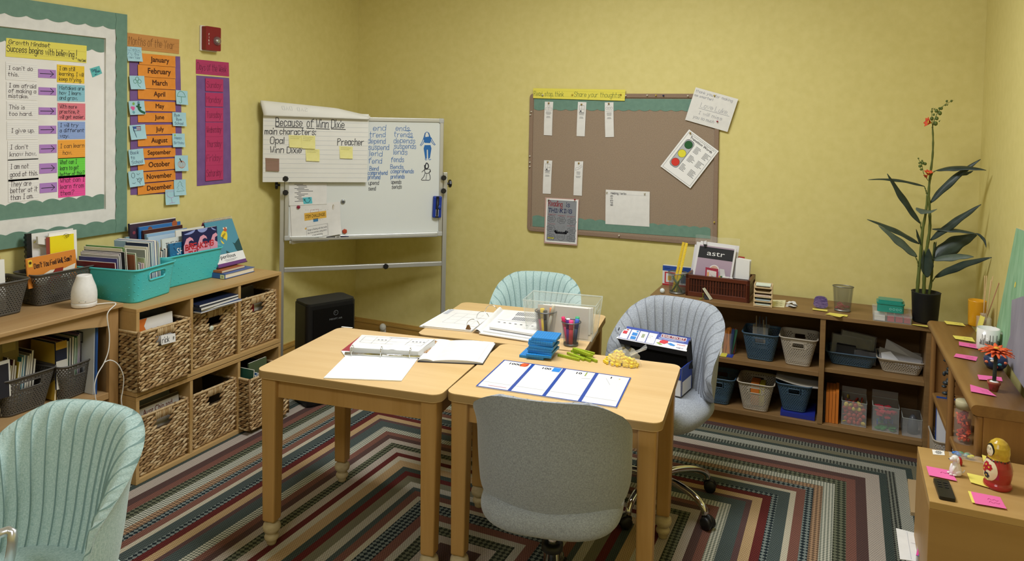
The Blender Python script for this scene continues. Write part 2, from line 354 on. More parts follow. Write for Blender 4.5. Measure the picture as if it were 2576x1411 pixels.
a, b, c, d = RX0 - .045 * -1 - .09, RX1 + .045, RY0 - .045, RY1 + .045
m.add([(a, c, .001), (b, c, .001), (b, d, .001), (a, d, .001), (a, c, zr), (b, c, zr), (b, d, zr), (a, d, zr)], [(3, 2, 1, 0), (0, 1, 5, 4), (1, 2, 6, 5), (2, 3, 7, 6), (3, 0, 4, 7)], RUGM['white'])
obj('rug', m, 'braided area rug of concentric red, green, tan and cream stripes on the floor', 'rug', org=(0, 0, 0))
RZ = zr
# ================================================================ tables
TOP = wood('maple_laminate', 'd2ae78', 'dfbf8b', 'x', 7, .3, .7); EDGE = C('a98a5a', .5); LEG = wood('maple_leg', 'ae8346', 'bd9358', 'z', 6, .4); FOOT = noisy('raw_wood_foot', 'cdbd9a', 'b9a680', (30, 30, 90), .7, .1)
TW, TD, TZ = .701, .571, .645
def table(label, loc, rz):
 t = thing('activity_table', label, 'table', (loc[0], loc[1], RZ), rz, 'small maple activity tables pushed together')
 z = TZ - RZ
 m = MB(); m.prism(rrect(TW, TD, .035, 5), z - .027, z, TOP); m.build('tabletop', t, bevel=.0025, world=False)
 m = MB(); R4 = rrect(TW + .001, TD + .001, .0355, 5); n = len(R4)
 m.add([(p[0], p[1], z - .025) for p in R4] + [(p[0], p[1], z - .003) for p in R4], [(i, (i + 1) % n, n + (i + 1) % n, n + i) for i in range(n)], EDGE, True); m.build('edge_band', t, world=False)
 m = MB(); ix, iy = TW / 2 - .045, TD / 2 - .045
 for s in (-1, 1):
  m.bx((-ix, s * iy - .011, z - .1), (ix, s * iy + .011, z - .027), LEG); m.bx((s * ix - .011, -iy, z - .1), (s * ix + .011, iy, z - .027), LEG)
 m.build('apron', t, world=False)
 for sx in (-1, 1):
  for sy in (-1, 1):
   x, y = sx * (TW / 2 - .045), sy * (TD / 2 - .042); m = MB(); w0, w1 = .029, .024
   m.add([(x - w1, y - w1, .088), (x + w1, y - w1, .088), (x + w1, y + w1, .088), (x - w1, y + w1, .088), (x - w0, y - w0, z - .027), (x + w0, y - w0, z - .027), (x + w0, y + w0, z - .027), (x - w0, y + w0, z - .027)],
                  [(3, 2, 1, 0), (4, 5, 6, 7), (0, 1, 5, 4), (1, 2, 6, 5), (2, 3, 7, 6), (3, 0, 4, 7)], LEG)
   lg = m.build('leg', t, bevel=.006, world=False)
   m = MB(); m.lathe([(.0, 0), (.015, 0), (.017, .006), (.018, .014), (.024, .02), (.026, .028), (.023, .035), (.017, .038), (.020, .042), (.029, .052), (.032, .063), (.029, .074), (.02, .082), (.012, .084), (.012, .089), (0, .089)], FOOT, 20, Matrix.Translation((x, y, 0))); m.build('bun_foot', lg, world=False)
 return t
def ctr(px, ang):   # centre from the front-left corner
 a = onz(px[0], px[1], TZ); r = Matrix.Rotation(ang, 2); c = r @ V((TW / 2, TD / 2)); return (a.x + c.x, a.y + c.y)
RA, RB_, RC_ = radians(6.9), radians(5.9), radians(8.2)
tA = ctr((641, 930), RA); tB = ctr((1119, 987), RB_); tC = ctr((1047, 840), RC_)
table('left front maple table with an open red binder and notebook on it', tA, RA)
table('right front maple table with the blue bordered place value mat on it', tB, RB_)
table('back maple table with an open white binder and a clear bin on it', tC, RC_)
# ================================================================ left cube shelves
BIRCH = wood('birch_ply', 'b08b55', 'c2a06c', 'y', 5, .45, .6); BIRCHD = wood('birch_ply_back', 'a67c44', 'b48a50', 'z', 5, .6)
CX0, CX1, CY0, CY1 = -3.0, -2.612, 2.112, 2.962
def cube_shelf(z0, label):
 t = thing('cube_shelf', label, 'shelf', ((CX0 + CX1) / 2, (CY0 + CY1) / 2, z0), 0, 'stacked birch cube shelves'); w = .016; z1 = z0 + .3625
 P = lambda nm, a, b, mm=BIRCH: MB().bx(a, b, mm).build(nm, t, bevel=.0015)
 P('bottom_panel', (CX0, CY0, z0), (CX1, CY1, z0 + .02)); P('top_panel', (CX0, CY0, z1 - w), (CX1, CY1, z1))
 for y in (CY0, CY1 - w): P('side_panel', (CX0, y, z0 + .02), (CX1, y + w, z1 - w))
 for y in (CY0 + .2833 - w / 2, CY0 + .5667 - w / 2): P('divider', (CX0 + .012, y, z0 + .02), (CX1 - .002, y + w, z1 - w))
 P('back_panel', (CX0, CY0 + w, z0 + .02), (CX0 + .01, CY1 - w, z1 - w), BIRCHD)
cube_shelf(RZ, 'lower birch cube shelf standing on the rug, holding three woven baskets'); ZM = RZ + .3655; cube_shelf(ZM, 'upper birch cube shelf stacked on the lower one under the teal bins'); ZS = ZM + .3625
# ================================================================ bookcase at the far left
BKW = wood('bookcase_alder', 'a98456', 'be9c6e', 'y', 5, .45, .8); BKL = wood('bookcase_alder_post', 'a27c4c', 'b89262', 'z', 5, .45)
t = thing('bookcase', 'low alder bookcase with an arched apron holding grey baskets of books', 'bookcase', (-2.87, 1.5, 0)); BX1 = -2.70; BY0, BY1 = .95, 2.1; ZB = .757
MB().bx((-3.04, BY0, ZB - .017), (BX1 + .02, BY1 + .008, ZB), BKW).build('top_board', t, bevel=.003)
for y in (BY0, BY1 - .042):
 MB().bx((BX1 - .02, y, RZ), (BX1, y + .042, ZB - .017), BKL).build('post', t, bevel=.002); MB().bx((-3.04, y + (.0 if y == BY0 else .022), RZ), (BX1 - .02, y + (.02 if y == BY0 else .042), ZB - .017), BKL).build('side_panel', t)
m = MB(); pts = [(BY0 + .042, ZB - .017), (BY1 - .042, ZB - .017)] + [(BY1 - .042 - .035 - i / 20 * (BY1 - BY0 - .154), ZB - .082 + .038 * sin(pi * i / 20) ** .8) for i in range(21)]
pts = pts[:2] + [(BY1 - .042, ZB - .085), ] + pts[2:] + [(BY0 + .042, ZB - .085)]
m.prism(pts, 0, .018, BKW, Matrix(((0, 0, 1, BX1 - .02), (1, 0, 0, 0), (0, 1, 0, 0), (0, 0, 0, 1)))); m.build('arched_apron', t)
for z in (.398, .06): MB().bx((-3.04, BY0 + .02, z - .026), (BX1 - .003, BY1 - .042, z), BKW).build('shelf_board', t, bevel=.002)
MB().bx((-3.05, BY0 + .01, .03), (-3.04, BY1 - .01, ZB - .02), BIRCHD).build('back_panel', t)
ZBS = .398
# ================================================================ right low shelf along the back wall
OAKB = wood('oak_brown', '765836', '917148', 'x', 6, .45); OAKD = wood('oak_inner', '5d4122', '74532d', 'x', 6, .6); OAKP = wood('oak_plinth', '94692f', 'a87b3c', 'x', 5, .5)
RSX0, RSX1, RSY0, RSY1, RSZ = -.915, .405, 3.842, 4.17, .633
t = thing('low_shelf', 'long low oak shelf unit along the back wall filled with plastic baskets', 'shelf', ((RSX0 + RSX1) / 2, (RSY0 + RSY1) / 2, 0))
P = lambda nm, a, b, mm=OAKB: MB().bx(a, b, mm).build(nm, t, bevel=.0015)
P('top_board', (RSX0 - .004, RSY0 - .006, RSZ - .02), (RSX1, RSY1, RSZ)); P('side_panel', (RSX0, RSY0, 0), (RSX0 + .022, RSY1, RSZ - .02)); P('side_panel', (RSX1 - .052, RSY0, 0), (RSX1, RSY1, RSZ - .02))
P('divider', (-.094, RSY0 - .001, .1), (-.07, RSY1, RSZ - .02)); P('bottom_board', (RSX0 + .022, RSY0 - .001, .082), (RSX1 - .052, RSY1, .105)); P('plinth', (RSX0 + .022, RSY0 + .03, 0), (RSX1 - .052, RSY0 + .045, .082), OAKP)
ZR1 = .352; ZR2 = .375; ZR0 = .105
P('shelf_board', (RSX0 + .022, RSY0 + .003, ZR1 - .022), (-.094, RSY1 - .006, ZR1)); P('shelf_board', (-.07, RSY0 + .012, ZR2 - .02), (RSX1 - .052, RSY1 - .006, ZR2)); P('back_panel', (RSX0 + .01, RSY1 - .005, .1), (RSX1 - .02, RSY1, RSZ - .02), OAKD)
# ================================================================ oak bookcase along the right wall and the pale cabinet before it
OZ = .702; oF, oN = onz(2334, 803, OZ), onz(2447, 1017, OZ); oF = oN + (oF - oN) * .985; OAN = atan2(oF.y - oN.y, oF.x - oN.x) - pi / 2; OL = (oF - oN).length
OAK = wood('oak_honey', '7d5a32', '96703f', 'y', 6, .38); OAKZ = wood('oak_honey_end', '865f34', '9a7040', 'z', 6, .42)
t = thing('oak_bookcase', 'honey oak bookcase along the right wall with sticky notes and mugs on top', 'bookcase', (oN.x, oN.y, 0), OAN); OD = .158
def bull(w):
 return [(0 + .012 * (1 - cos(a)) , 0) for a in (0,)] and None
m = MB(); prof = [(OD, OZ - .034), (.004, OZ - .034)] + [(.013 - .017 * sin(radians(a)), OZ - .017 - .017 * cos(radians(a))) for a in range(0, 181, 20)] + [(OD, OZ)]
m.prism(prof, -OL, 0, OAK, Matrix(((1, 0, 0, 0), (0, 0, -1, 0), (0, 1, 0, 0), (0, 0, 0, 1))), True); m.build('top_board', t, world=False)
m = MB(); m.bx((.03, .004, RZ), (OD, .024, OZ - .034), OAKZ); m.build('end_panel', t, bevel=.003, world=False)
m = MB(); m.bx((.03, OL - .024, RZ), (OD, OL - .004, OZ - .034), OAKZ); m.build('end_panel', t, world=False)
for y in (.004, .53, OL - .04): m = MB(); m.bx((.012, y, .03), (.032, y + .035, OZ - .034), OAKZ); m.build('post', t, bevel=.008, seg=3, world=False)
m = MB(); m.bx((OD - .008, .02, .05), (OD, OL - .02, OZ - .034), OAKZ); m.build('back_panel', t, world=False)
for z in (.06, .40):
 m = MB(); m.bx((.02, .024, z - .022), (OD - .008, OL - .024, z), OAK); m.build('shelf_board', t, bevel=.006, world=False)
CZ = .56; c0, c1, c2 = onz(2308, 1122, CZ), onz(2338, 1260, CZ), onz(2576, 1305, CZ)
CAN = atan2(c0.y - c1.y, c0.x - c1.x) - pi / 2; CL = (c0 - c1).length; CW = .335
CABW = wood('pale_maple_cabinet', 'ad8850', 'bf9b62', 'x', 4, .4, .6); CABF = wood('pale_maple_cabinet_front', 'a27c46', 'b18b54', 'x', 3, .45, .5)
t = thing('open_cabinet', 'pale maple cabinet at the lower right with a nesting doll and remote on top', 'cabinet', (c1.x, c1.y, 0), CAN)
for nm, a, b, mm in (('top_board', (0, 0, CZ - .02), (CW, CL, CZ), CABW), ('front_panel', (0, 0, RZ), (CW, .02, CZ - .02), CABF), ('back_panel', (0, CL - .02, RZ), (CW, CL, CZ - .02), CABF), ('side_panel', (CW - .015, .02, RZ), (CW, CL - .02, CZ - .02), CABF),
                     ('shelf_board', (.01, .02, .26), (CW - .015, CL - .02, .278), CABW), ('bottom_board', (.0, .02, RZ), (CW - .015, CL - .02, RZ + .03), CABW), ('door_panel', (0, .02, .278), (.015, CL - .02, CZ - .02), CABF)):
 m = MB(); m.bx(a, b, mm); m.build(nm, t, bevel=.0015, world=False)
OT = Matrix.Translation((oN.x, oN.y, 0)) @ Matrix.Rotation(OAN, 4, 'Z'); CT = Matrix.Translation((c1.x, c1.y, 0)) @ Matrix.Rotation(CAN, 4, 'Z')
# ================================================================ swivel chairs with channel-tufted shells
def fabric(name, c1, c2, sc=1):
 if name in MATS: return MATS[name]
 q = N(name); co = q.coord((700 * sc, 700 * sc, 90 * sc)); n = q.n('ShaderNodeTexNoise'); n.inputs['Scale'].default_value = 1; n.inputs['Detail'].default_value = 1; q.l(co, n.inputs['Vector'])
 co2 = q.coord((180 * sc, 180 * sc, 700 * sc)); n2 = q.n('ShaderNodeTexNoise'); n2.inputs['Scale'].default_value = 1; n2.inputs['Detail'].default_value = 1; q.l(co2, n2.inputs['Vector'])
 a = q.n('ShaderNodeMath', _operation='ADD'); q.l(n.outputs[0], a.inputs[0]); q.l(n2.outputs[0], a.inputs[1])
 h = q.n('ShaderNodeMath', _operation='MULTIPLY'); h.inputs[1].default_value = .5; q.l(a.outputs[0], h.inputs[0])
 q.l(q.ramp(h.outputs[0], [(.36, rgb(c1)), (.64, rgb(c2))]), q.b.inputs['Base Color']); q.b.inputs['Roughness'].default_value = .95; q.b.inputs['Specular IOR Level'].default_value = .1
 q.b.inputs['Sheen Weight'].default_value = .25; q.bump(h.outputs[0], .25, .0015); MATS[name] = q.m; return q.m
GREYF = fabric('grey_linen', '878c94', 'abb1ba'); TEALF = fabric('aqua_linen', '9ab8b6', 'c0d6d4')
GSEAM = C('7d8188', .9); TSEAM = C('7f9c9b', .9)
CHROME = mat('chrome', 'd8d8d6', .09, 1); BLK = mat('black_plastic', '121213', .45); DKM = mat('dark_metal', '2b2b2c', .35, .8)
def chair(label, fab, seat_z=.46):
 seam = GSEAM if fab is GREYF else TSEAM
 t = thing('swivel_chair', label, 'chair', (0, 0, RZ), 0, 'swivel chairs with tufted shells'); dz = seat_z - .46
 Rb = .232; zc, hz = .592 + dz, .2; NU, NV = 150, 44; HW = .335; NG = 15
 TB = [(-1, 0), (-.985, .075), (-.95, .13), (-.87, .2), (-.72, .285), (-.5, .355), (-.2, .392), (.1, .378), (.4, .308), (.7, .238), (.85, .189), (.95, .144), (.985, .1), (.996, .055), (1, 0)]
 def halfw(q):   # unrolled half width at q in [-1, 1]
  for (x0, y0), (x1, y1) in zip(TB, TB[1:]):
   if q <= x1: return y0 + (y1 - y0) * (q - x0) / (x1 - x0)
  return 0
 def pt(u, v, side):
  p, q = 2 * u - 1, (2 * v - 1) * .9995; q = sin(q * pi / 2); a = p * halfw(q); z = zc + hz * q
  edge = max(abs(p), abs(q)); th = .05 * sqrt(max(0, 1 - edge ** 9)) * (.85 + .15 * (1 - abs(q)))
  Re = Rb * (1 + .7 * max(0, q) ** 3); ang = a / Re; r = Re
  lean = (z - .42 - dz) * .16 - .03 * max(0, -q) ** 2
  gc = a / (.295 + .04 * math.tanh(q * 1.6))
  if side: r = Re - th - .010 * (1 - abs(sin(gc * NG * pi / 2)) ** .4) * (1 - edge ** 12)
  sag = -.004 * (1 - min(1, abs(a) / .16) ** 2) * max(0, q) ** 6
  return (r * sin(ang) * 1.0, -(r * cos(ang)) * .92 + (Re - Rb) * .92 + .02 - lean, z + sag)
 m = MB(); m.grid(lambda u, v: pt(u, v, 0), NU, NV, fab); NC = 10 * 44
 gmax = 22 * 2 / NG / 2
 def inner(u, v):
  q = sin((2 * v - 1) * .9995 * pi / 2); h_ = max(halfw(q), 1e-6); a = (2 * u - 1) * gmax * (.295 + .04 * math.tanh(q * 1.6)); return pt((max(-1, min(1, a / h_)) + 1) / 2, v, 1)
 m.grid(inner, NC, NV, fab); k = m.mi(seam); n0 = len(m.f) - NC * NV
 for i in range(NC * NV):
  if abs(sin(((i % NC + .5) / NC * 2 - 1) * gmax * NG * pi / 2)) < .13: m.fm[n0 + i] = k
 m.build('back_shell', t, weld=True, world=False)
 m = MB(); zt = seat_z - RZ
 def seatpt(u, v):
  a = 2 * pi * u; k = sin(pi * v); c, s_ = cos(a), sin(a); e = 2 / 3.0
  x = .212 * math.copysign(abs(c) ** e, c) * k ** .35; y = .215 * math.copysign(abs(s_) ** e, s_) * k ** .35
  return (x, y + .015, zt - .045 - cos(pi * v) * .05 + (.008 * (1 - (x / .21) ** 2) if v > .5 else 0))
 m.grid(seatpt, 48, 20, fab, closeu=True); m.build('seat', t, weld=True, world=False)
 m = MB(); m.bx((-.08, -.09, zt - .125), (.08, .09, zt - .09), DKM); m.build('tilt_plate', t, bevel=.006, world=False)
 m = MB(); m.tube([(0, 0, .2), (0, 0, zt - .12)], .0145, CHROME, 16); m.build('gas_lift', t, world=False)
 m = MB(); m.lathe([(0, .07), (.026, .07), (.026, .235), (.03, .238), (.03, .25), (.017, .252), (0, .252)], CHROME, 24); m.lathe([(.031, .232), (.033, .236), (.033, .252), (.02, .256)], BLK, 24); m.build('column', t, world=False)
 m = MB(); m.lathe([(0, .075), (.045, .075), (.05, .085), (.048, .12), (.03, .128), (0, .128)], BLK, 24); m.build('hub', t, world=False)
 for k in range(5):
  M = Matrix.Rotation(2 * pi * k / 5 + .35, 4, 'Z'); m = MB()
  path = [(.03, 0, .105), (.1, 0, .112), (.17, 0, .106), (.22, 0, .09), (.245, 0, .07), (.25, 0, .05)]
  m.tube([(a, b, c) for (a, c), b in zip(smooth_pts([(p[0], p[2]) for p in path], 4), [0] * 99)], [.016 - .004 * i / 20 for i in range(21)], CHROME, 12, M); lg = m.build('base_arm', t, world=False)
  m = MB(); tw = random.uniform(-.8, .8); W = M @ Matrix.Translation((.25, 0, 0)) @ Matrix.Rotation(tw, 4, 'Z')
  for s in (-1, 1):
   m.lathe([(0, -.009), (.018, -.009), (.024, -.005), (.024, .005), (.018, .009), (0, .009)], BLK, 18, W @ Matrix.Translation((.012, s * .013, .024)) @ Matrix.Rotation(pi / 2, 4, 'X'))
  m.lathe([(0, -.004), (.025, -.004), (.025, .004), (0, .004)], BLK, 18, W @ Matrix.Translation((.01, 0, .032)) @ Matrix.Rotation(pi / 2, 4, 'X')); m.tube([(0, 0, .03), (0, 0, .056)], .007, DKM, 8, W); m.build('caster', lg, world=False)
 return t
# local +Y is the way the chair faces
ch = move(chair('grey linen swivel chair seen from behind at the near edge of the tables', GREYF, .452), (-.778, 2.08, RZ), radians(12))
move(chair('grey linen swivel chair with an open cardboard box on its seat', GREYF, .452), (-.668, 2.955, RZ), radians(180 - 12))
move(chair('aqua linen swivel chair standing behind the back table', TEALF, .40), (-1.40, 3.39, RZ), radians(180 + 12))
move(chair('aqua linen swivel chair in the left foreground, nearest the camera', TEALF, .448), (-1.717, 1.07, RZ), radians(188))
# ================================================================ left wall: board, cards, strips, strobe
K = 1 / 2.5206
def wl(x, y, d=0.0): return onx(x * K, y * K, XL + d)
def wcard(tl, br, d, m, name, label, cat, group=None, rot=0, th=.0006, bulge=0, curl=0, at=None, x1=None):
 """a card on the left wall from two opposite corners; returns the sheet ready to be drawn on"""
 p, q = wl(*tl, d), wl(*br, d); c = (p + q) / 2; hw, hh = (q.y - p.y) / 2, (p.z - q.z) / 2
 cs = [V((XL + d, c.y + a * hw * cos(rot) - b * hh * sin(rot), c.z + a * hw * sin(rot) + b * hh * cos(rot))) for a, b in ((-1, 1), (1, 1), (1, -1), (-1, -1))]
 return Sheet(cs, th, m, (1, 0, 0), bulge=bulge, curl=curl)
INK = C('20202a', .7); INKB = C('1f2a5a', .7); PEN = C('3a2530', .7); GRN = C('1f7a3a', .7); RUL = C('c9c7cc', .8); REDK = C('a02f3a', .7)
PAPER = noisy('white_paper', 'e0deda', 'e7e5e1', (30, 30, 30), .75, .05); CARDW = C('eeecea', .75)
GREEN = noisy('green_paper', '67897a', '6f9181', (40, 40, 40), .7, .05); WHITEF = noisy('white_painted_frame', 'dcdbd8', 'e6e5e2', (30, 30, 30), .5, .03); FELT = noisy('white_backing_paper', 'e9e6e2', 'f0edea', (8, 8, 8), .8, .03)
# bulletin board
bt = thing('bulletin_board', 'large white framed bulletin board with green scalloped paper border on the left wall', 'bulletin board', (XL, 1.7, .98))
YR = wl(788, 700).y; YL = .9; ZT = wl(783, 93).z; ZBt = wl(793, 1462).z; YR2 = wl(712, 700).y; YR3 = wl(656, 700).y
ZT2 = wl(705, 183).z; ZT3 = wl(655, 243).z; ZB2 = wl(712, 1385).z; ZB3 = wl(655, 1325).z
m = MB(); m.bx((XL + .001, YL, ZB3 - .02), (XL + .006, YR3 + .02, ZT3 + .02), FELT); m.build('backing', bt)
def yz(pts, x0, x1, mm, nm, par, sm=False):
 m = MB(); m.prism(pts, x0, x1, mm, Matrix(((0, 0, 1, 0), (1, 0, 0, 0), (0, 1, 0, 0), (0, 0, 0, 1))), sm); return m.build(nm, par)
for nm, pts in (('frame_rail', [(YL, ZT3), (YR3, ZT3), (YR2 + .005, ZT2 + .01), (YL, ZT2 + .01)]), ('frame_rail', [(YL, ZB3), (YR3, ZB3), (YR2 + .005, ZB2 - .01), (YL, ZB2 - .01)]), ('frame_stile', [(YR3, ZT3), (YR2 + .005, ZT2 + .01), (YR2 + .005, ZB2 - .01), (YR3, ZB3)])):
 yz(pts, XL + .001, XL + .016, WHITEF, nm, bt)
def scallop(a, b, base, edge, sgn, per=.085, amp=.011, vert=False):
 n = int(abs(b - a) / .006); e = [(a + (b - a) * i / n, edge + sgn * amp * (abs(sin(pi * (a + (b - a) * i / n) / per)) ** .8)) for i in range(n + 1)]
 pts = [(a, base)] + e + [(b, base)]
 return [(q, p) for p, q in pts] if vert else pts
m = yz(scallop(YL, YR, ZT, ZT2 + .008, -1), XL + .0165, XL + .0175, GREEN, 'border_strip', bt); m = yz(scallop(YL, YR, ZBt, ZB2 - .012, 1), XL + .0165, XL + .0175, GREEN, 'border_strip', bt)
m = yz(scallop(ZBt, ZT, YR, YR2 + .008, -1, .085, .006, True), XL + .018, XL + .019, GREEN, 'border_strip', bt)
zi = wl(655, 335).z; yz(scallop(YL, YR3 - .002, ZT3 - .002, zi + .012, -1, .075, .012), XL + .0065, XL + .0072, GREEN, 'inner_border_strip', bt)
zi = wl(655, 1222).z; yz(scallop(YL, YR3 - .002, ZB3 + .002, zi - .016, 1, .075, .012), XL + .0065, XL + .0072, GREEN, 'inner_border_strip', bt)
D = .0075
def ruled(s, n, mm=RUL, e=.0003, w=.0007):
 for i in range(1, n): line(s.mb, s.at(e), [(0.001, s.h * i / n), (s.w - .001, s.h * i / n)], w, mm)
# header sentence strip
s = wcard((40, 255), (550, 382), D, C('e9dc62', .7), 0, 0, 0)
s.c = [wl(40, 240, D), wl(550, 290, D), wl(548, 400, D), wl(37, 358, D)]; s = Sheet(s.c, .0006, C('e9dc62', .7), (1, 0, 0)); at = s.at()
for f in (.36, .8): line(s.mb, s.at(.0003), [(.004, s.h * f), (s.w - .004, s.h * f)], .0008, C('b9a94a'))
hand(s.mb, at, 'Growth Mindset', .03 * s.w, s.h * .30, s.h * .22, INK, .0026, s.w * .50); hand(s.mb, at, 'Success begins with believing', .01 * s.w, s.h * .72, s.h * .34, INK, .0028, s.w * .83); hand(s.mb, at, '!', .86 * s.w, s.h * .78, s.h * .5, INK, .003)
hand(s.mb, at, 'You Can!', .88 * s.w, s.h * .93, s.h * .13, INK, .002, s.w * .11)
s.build('header_strip', 'yellow sentence strip reading Growth Mindset at the top of the white board', 'sign')
L1 = ['I can\'t do|this.', 'I am afraid|of making a|mistake.', 'This is|too hard.', ' I give up.', 'I don\'t|know how.', 'I am not|good at this.', 'They are|better at it|than I am.']
B1 = [(37, 390, 235, 515), (40, 517, 237, 635), (42, 640, 240, 758), (43, 770, 242, 882), (48, 893, 243, 1010), (50, 1012, 245, 1138), (52, 1140, 245, 1265)]
L2 = ['I am still|learning. I will|keep trying.', 'Mistakes are|how I learn|and grow.', 'With more|practice, it|will get easier.', 'I will try|a different|way.', 'I can learn|  how.', 'What can I|learn to get|better at this?', 'What can I|learn from|them?']
B2 = [(362, 408, 535, 530), (364, 533, 538, 645), (366, 652, 541, 762), (367, 770, 540, 880), (367, 888, 540, 1000), (368, 1003, 540, 1120), (370, 1118, 541, 1238)]
C2 = [('yellow', 'f2cb3a'), ('light blue', '8ec7d8'), ('rose pink', 'e67f8c'), ('pale blue', '93abdf'), ('orange', 'f7ab42'), ('bright green', '72dc4c'), ('hot pink', 'f254a2')]
B3 = [(243, 437, 355, 498), (245, 552, 356, 605), (246, 680, 356, 728), (247, 797, 357, 847), (250, 917, 360, 968), (250, 1038, 361, 1095), (252, 1163, 362, 1216)]
def lines_on(s, txt, m, h, x0=.07, sw=.0022, top=None, lead=None):
 ls = txt.split('|'); n = len(ls); lead = lead or s.h * (.30 if n > 2 else .36); y = (top if top is not None else (s.h - lead * (n - 1)) / 2 + h * .5)
 k = min([1] + [(s.w * (1 - x0 * 1.2)) / (sum(adv(c) for c in l) * h / 6) for l in ls])
 for l in ls: hand(s.mb, s.at(), l, s.w * x0, y, h, m, sw, sum(adv(c) for c in l) * h / 6 * k); y += lead
for i in range(7):
 s = wcard(B1[i][:2], B1[i][2:], D, CARDW, 0, 0, 0); ruled(s, 9); lines_on(s, L1[i], PEN, s.h * .22)
 s.build('index_card', 'white index card reading ' + L1[i].replace('|', ' ').strip(), 'card', 'white mindset cards on the bulletin board')
 s = wcard(B3[i][:2], B3[i][2:], D, C('b183c9', .7), 0, 0, 0); ym = s.h * .5; line(s.mb, s.at(), [(s.w * .1, ym), (s.w * .84, ym)], .0026, INK); line(s.mb, s.at(), [(s.w * .68, ym - .012), (s.w * .86, ym), (s.w * .68, ym + .011)], .0026, INK)
 s.build('arrow_card', 'purple arrow card after ' + L1[i].replace('|', ' ').strip().rstrip('.'), 'card', 'purple arrow cards on the bulletin board')
 s = wcard(B2[i][:2], B2[i][2:], D, C(C2[i][1], .7), 0, 0, 0); r = C2[i][1]; dk = '%02x%02x%02x' % tuple(int(int(r[j:j + 2], 16) * .88) for j in (0, 2, 4)); ruled(s, 9, C(dk)); lines_on(s, L2[i], INK, s.h * .21)
 s.build('index_card', C2[i][0] + ' index card reading ' + L2[i].replace('|', ' ').replace('  ', ' ').strip(), 'card', 'coloured mindset cards on the bulletin board')
s = Sheet([wl(*p, D) for p in ((570, 435), (630, 417), (648, 465), (588, 491))], .0006, C('5fb9b9'), (1, 0, 0)); hand(s.mb, s.at(), 'Say', s.w * .1, s.h * .42, s.h * .28, INKB, .002); hand(s.mb, s.at(), 'this', s.w * .4, s.h * .7, s.h * .25, INKB, .002); line(s.mb, s.at(), [(s.w * .5, s.h * .85), (s.w * .25, s.h * .85), (s.w * .35, s.h * .78)], .002, INKB)
s.build('sticky_note', 'small teal sticky note reading Say this on the white board', 'sticky note')
# months
s = Sheet([wl(808, 207, .002), wl(1137, 250, .002), wl(1135, 342, .002), wl(806, 308, .002)], .0006, C('c88c4c', .7), (1, 0, 0)); hand(s.mb, s.at(), 'Months of the Year', s.w * .03, s.h * .72, s.h * .52, C('6a3f1c'), .0022, s.w * .88)
for f in (.3, .55, .82): line(s.mb, s.at(.0003), [(0, s.h * f), (s.w, s.h * f)], .0007, C('a87038'))
s.build('header_strip', 'tan paper strip reading Months of the Year', 'sign')
PURP = noisy('purple_paper', '72528a', '7d5c95', (20, 20, 20), .75, .06)
s = Sheet([wl(820, 345, .0015), wl(1142, 358, .0015), wl(1155, 1225, .0015), wl(828, 1236, .0015)], .0006, PURP, (1, 0, 0), bulge=.003); s.build('paper_strip', 'long purple paper strip behind the orange month cards', 'paper')
MON = ['January', 'February', 'March', 'April', 'May', 'June', 'July', 'August', 'September', 'October', 'November', 'December']
MY = [(357, 425), (427, 498), (500, 568), (572, 636), (648, 707), (716, 774), (789, 848), (857, 920), (935, 993), (1003, 1070), (1077, 1140), (1147, 1210)]
ORG = noisy('orange_card', 'e08a2c', 'e8943a', (30, 30, 30), .6, .03); BRN = C('4a2010'); y0 = wl(868, 700).y
for i, n in enumerate(MON):
 a, b = wl(1112, MY[i][0], .0065), wl(1112, MY[i][1], .0065); r = random.uniform(-.002, .002); yl = y0 + (.006 if i in (0, 2, 4, 6) else 0)
 s = Sheet([V((a.x, yl, a.z + r)), V((a.x, a.y, a.z)), V((a.x, b.y, b.z)), V((a.x, yl, b.z + r))], .0006, ORG, (1, 0, 0), curl=.002)
 printed(s.mb, s.at(.0007), n, s.w * .56, s.h * .68, s.h * .46, BRN, .022, center=True); s.build('month_card', 'orange card printed ' + n + ' in the months column', 'card', 'orange month cards')
SB = noisy('blue_sticky', 'a3cdd9', 'acd4df', (30, 30, 30), .75, .03)
def sticky(tl, br, lab, rot=0):
 s = wcard(tl, br, .0095, SB, 0, 0, 0, rot=rot, curl=.008); return s
G1 = 'pale blue sticky notes beside the months'
def fin(s, lab): s.build('sticky_note', 'pale blue sticky note ' + lab, 'sticky note', G1)
s = sticky((803, 292), (898, 393), 0, .03)
for k in range(26):
 x, y = random.uniform(.1, .85), random.uniform(.08, .55); a = random.uniform(0, 6.3); line(s.mb, s.at(), [(s.w * x, s.h * y), (s.w * x + .008 * cos(a), s.h * y + .008 * sin(a))], .0012, C('5a7a90'))
hand(s.mb, s.at(), 'New Year', s.w * .1, s.h * .82, s.h * .16, C('5a7a90'), .0014, s.w * .8); fin(s, 'with fireworks reading New Year, beside January')
s = sticky((822, 477), (916, 568), 0, .04)
for a in (90, 180, 0): ring(s.mb, s.at(), s.w * .5 + .012 * cos(radians(a)), s.h * .42 - .012 * sin(radians(a)), .009, .0016, GRN, 14)
line(s.mb, s.at(), [(s.w * .5, s.h * .45), (s.w * .54, s.h * .7), (s.w * .66, s.h * .85)], .0018, GRN, True); fin(s, 'with a green shamrock, beside March')
s = sticky((817, 638), (916, 727), 0, .05)
for x, y, c in ((.28, .5, 'd95c9a'), (.18, .48, 'd95c9a'), (.24, .58, 'd95c9a'), (.3, .2, '7fae5a'), (.62, .13, '6a8fae'), (.24, .82, '6a9fae')): disc(s.mb, s.at(), s.w * x, s.h * y, .007, C(c), 10)
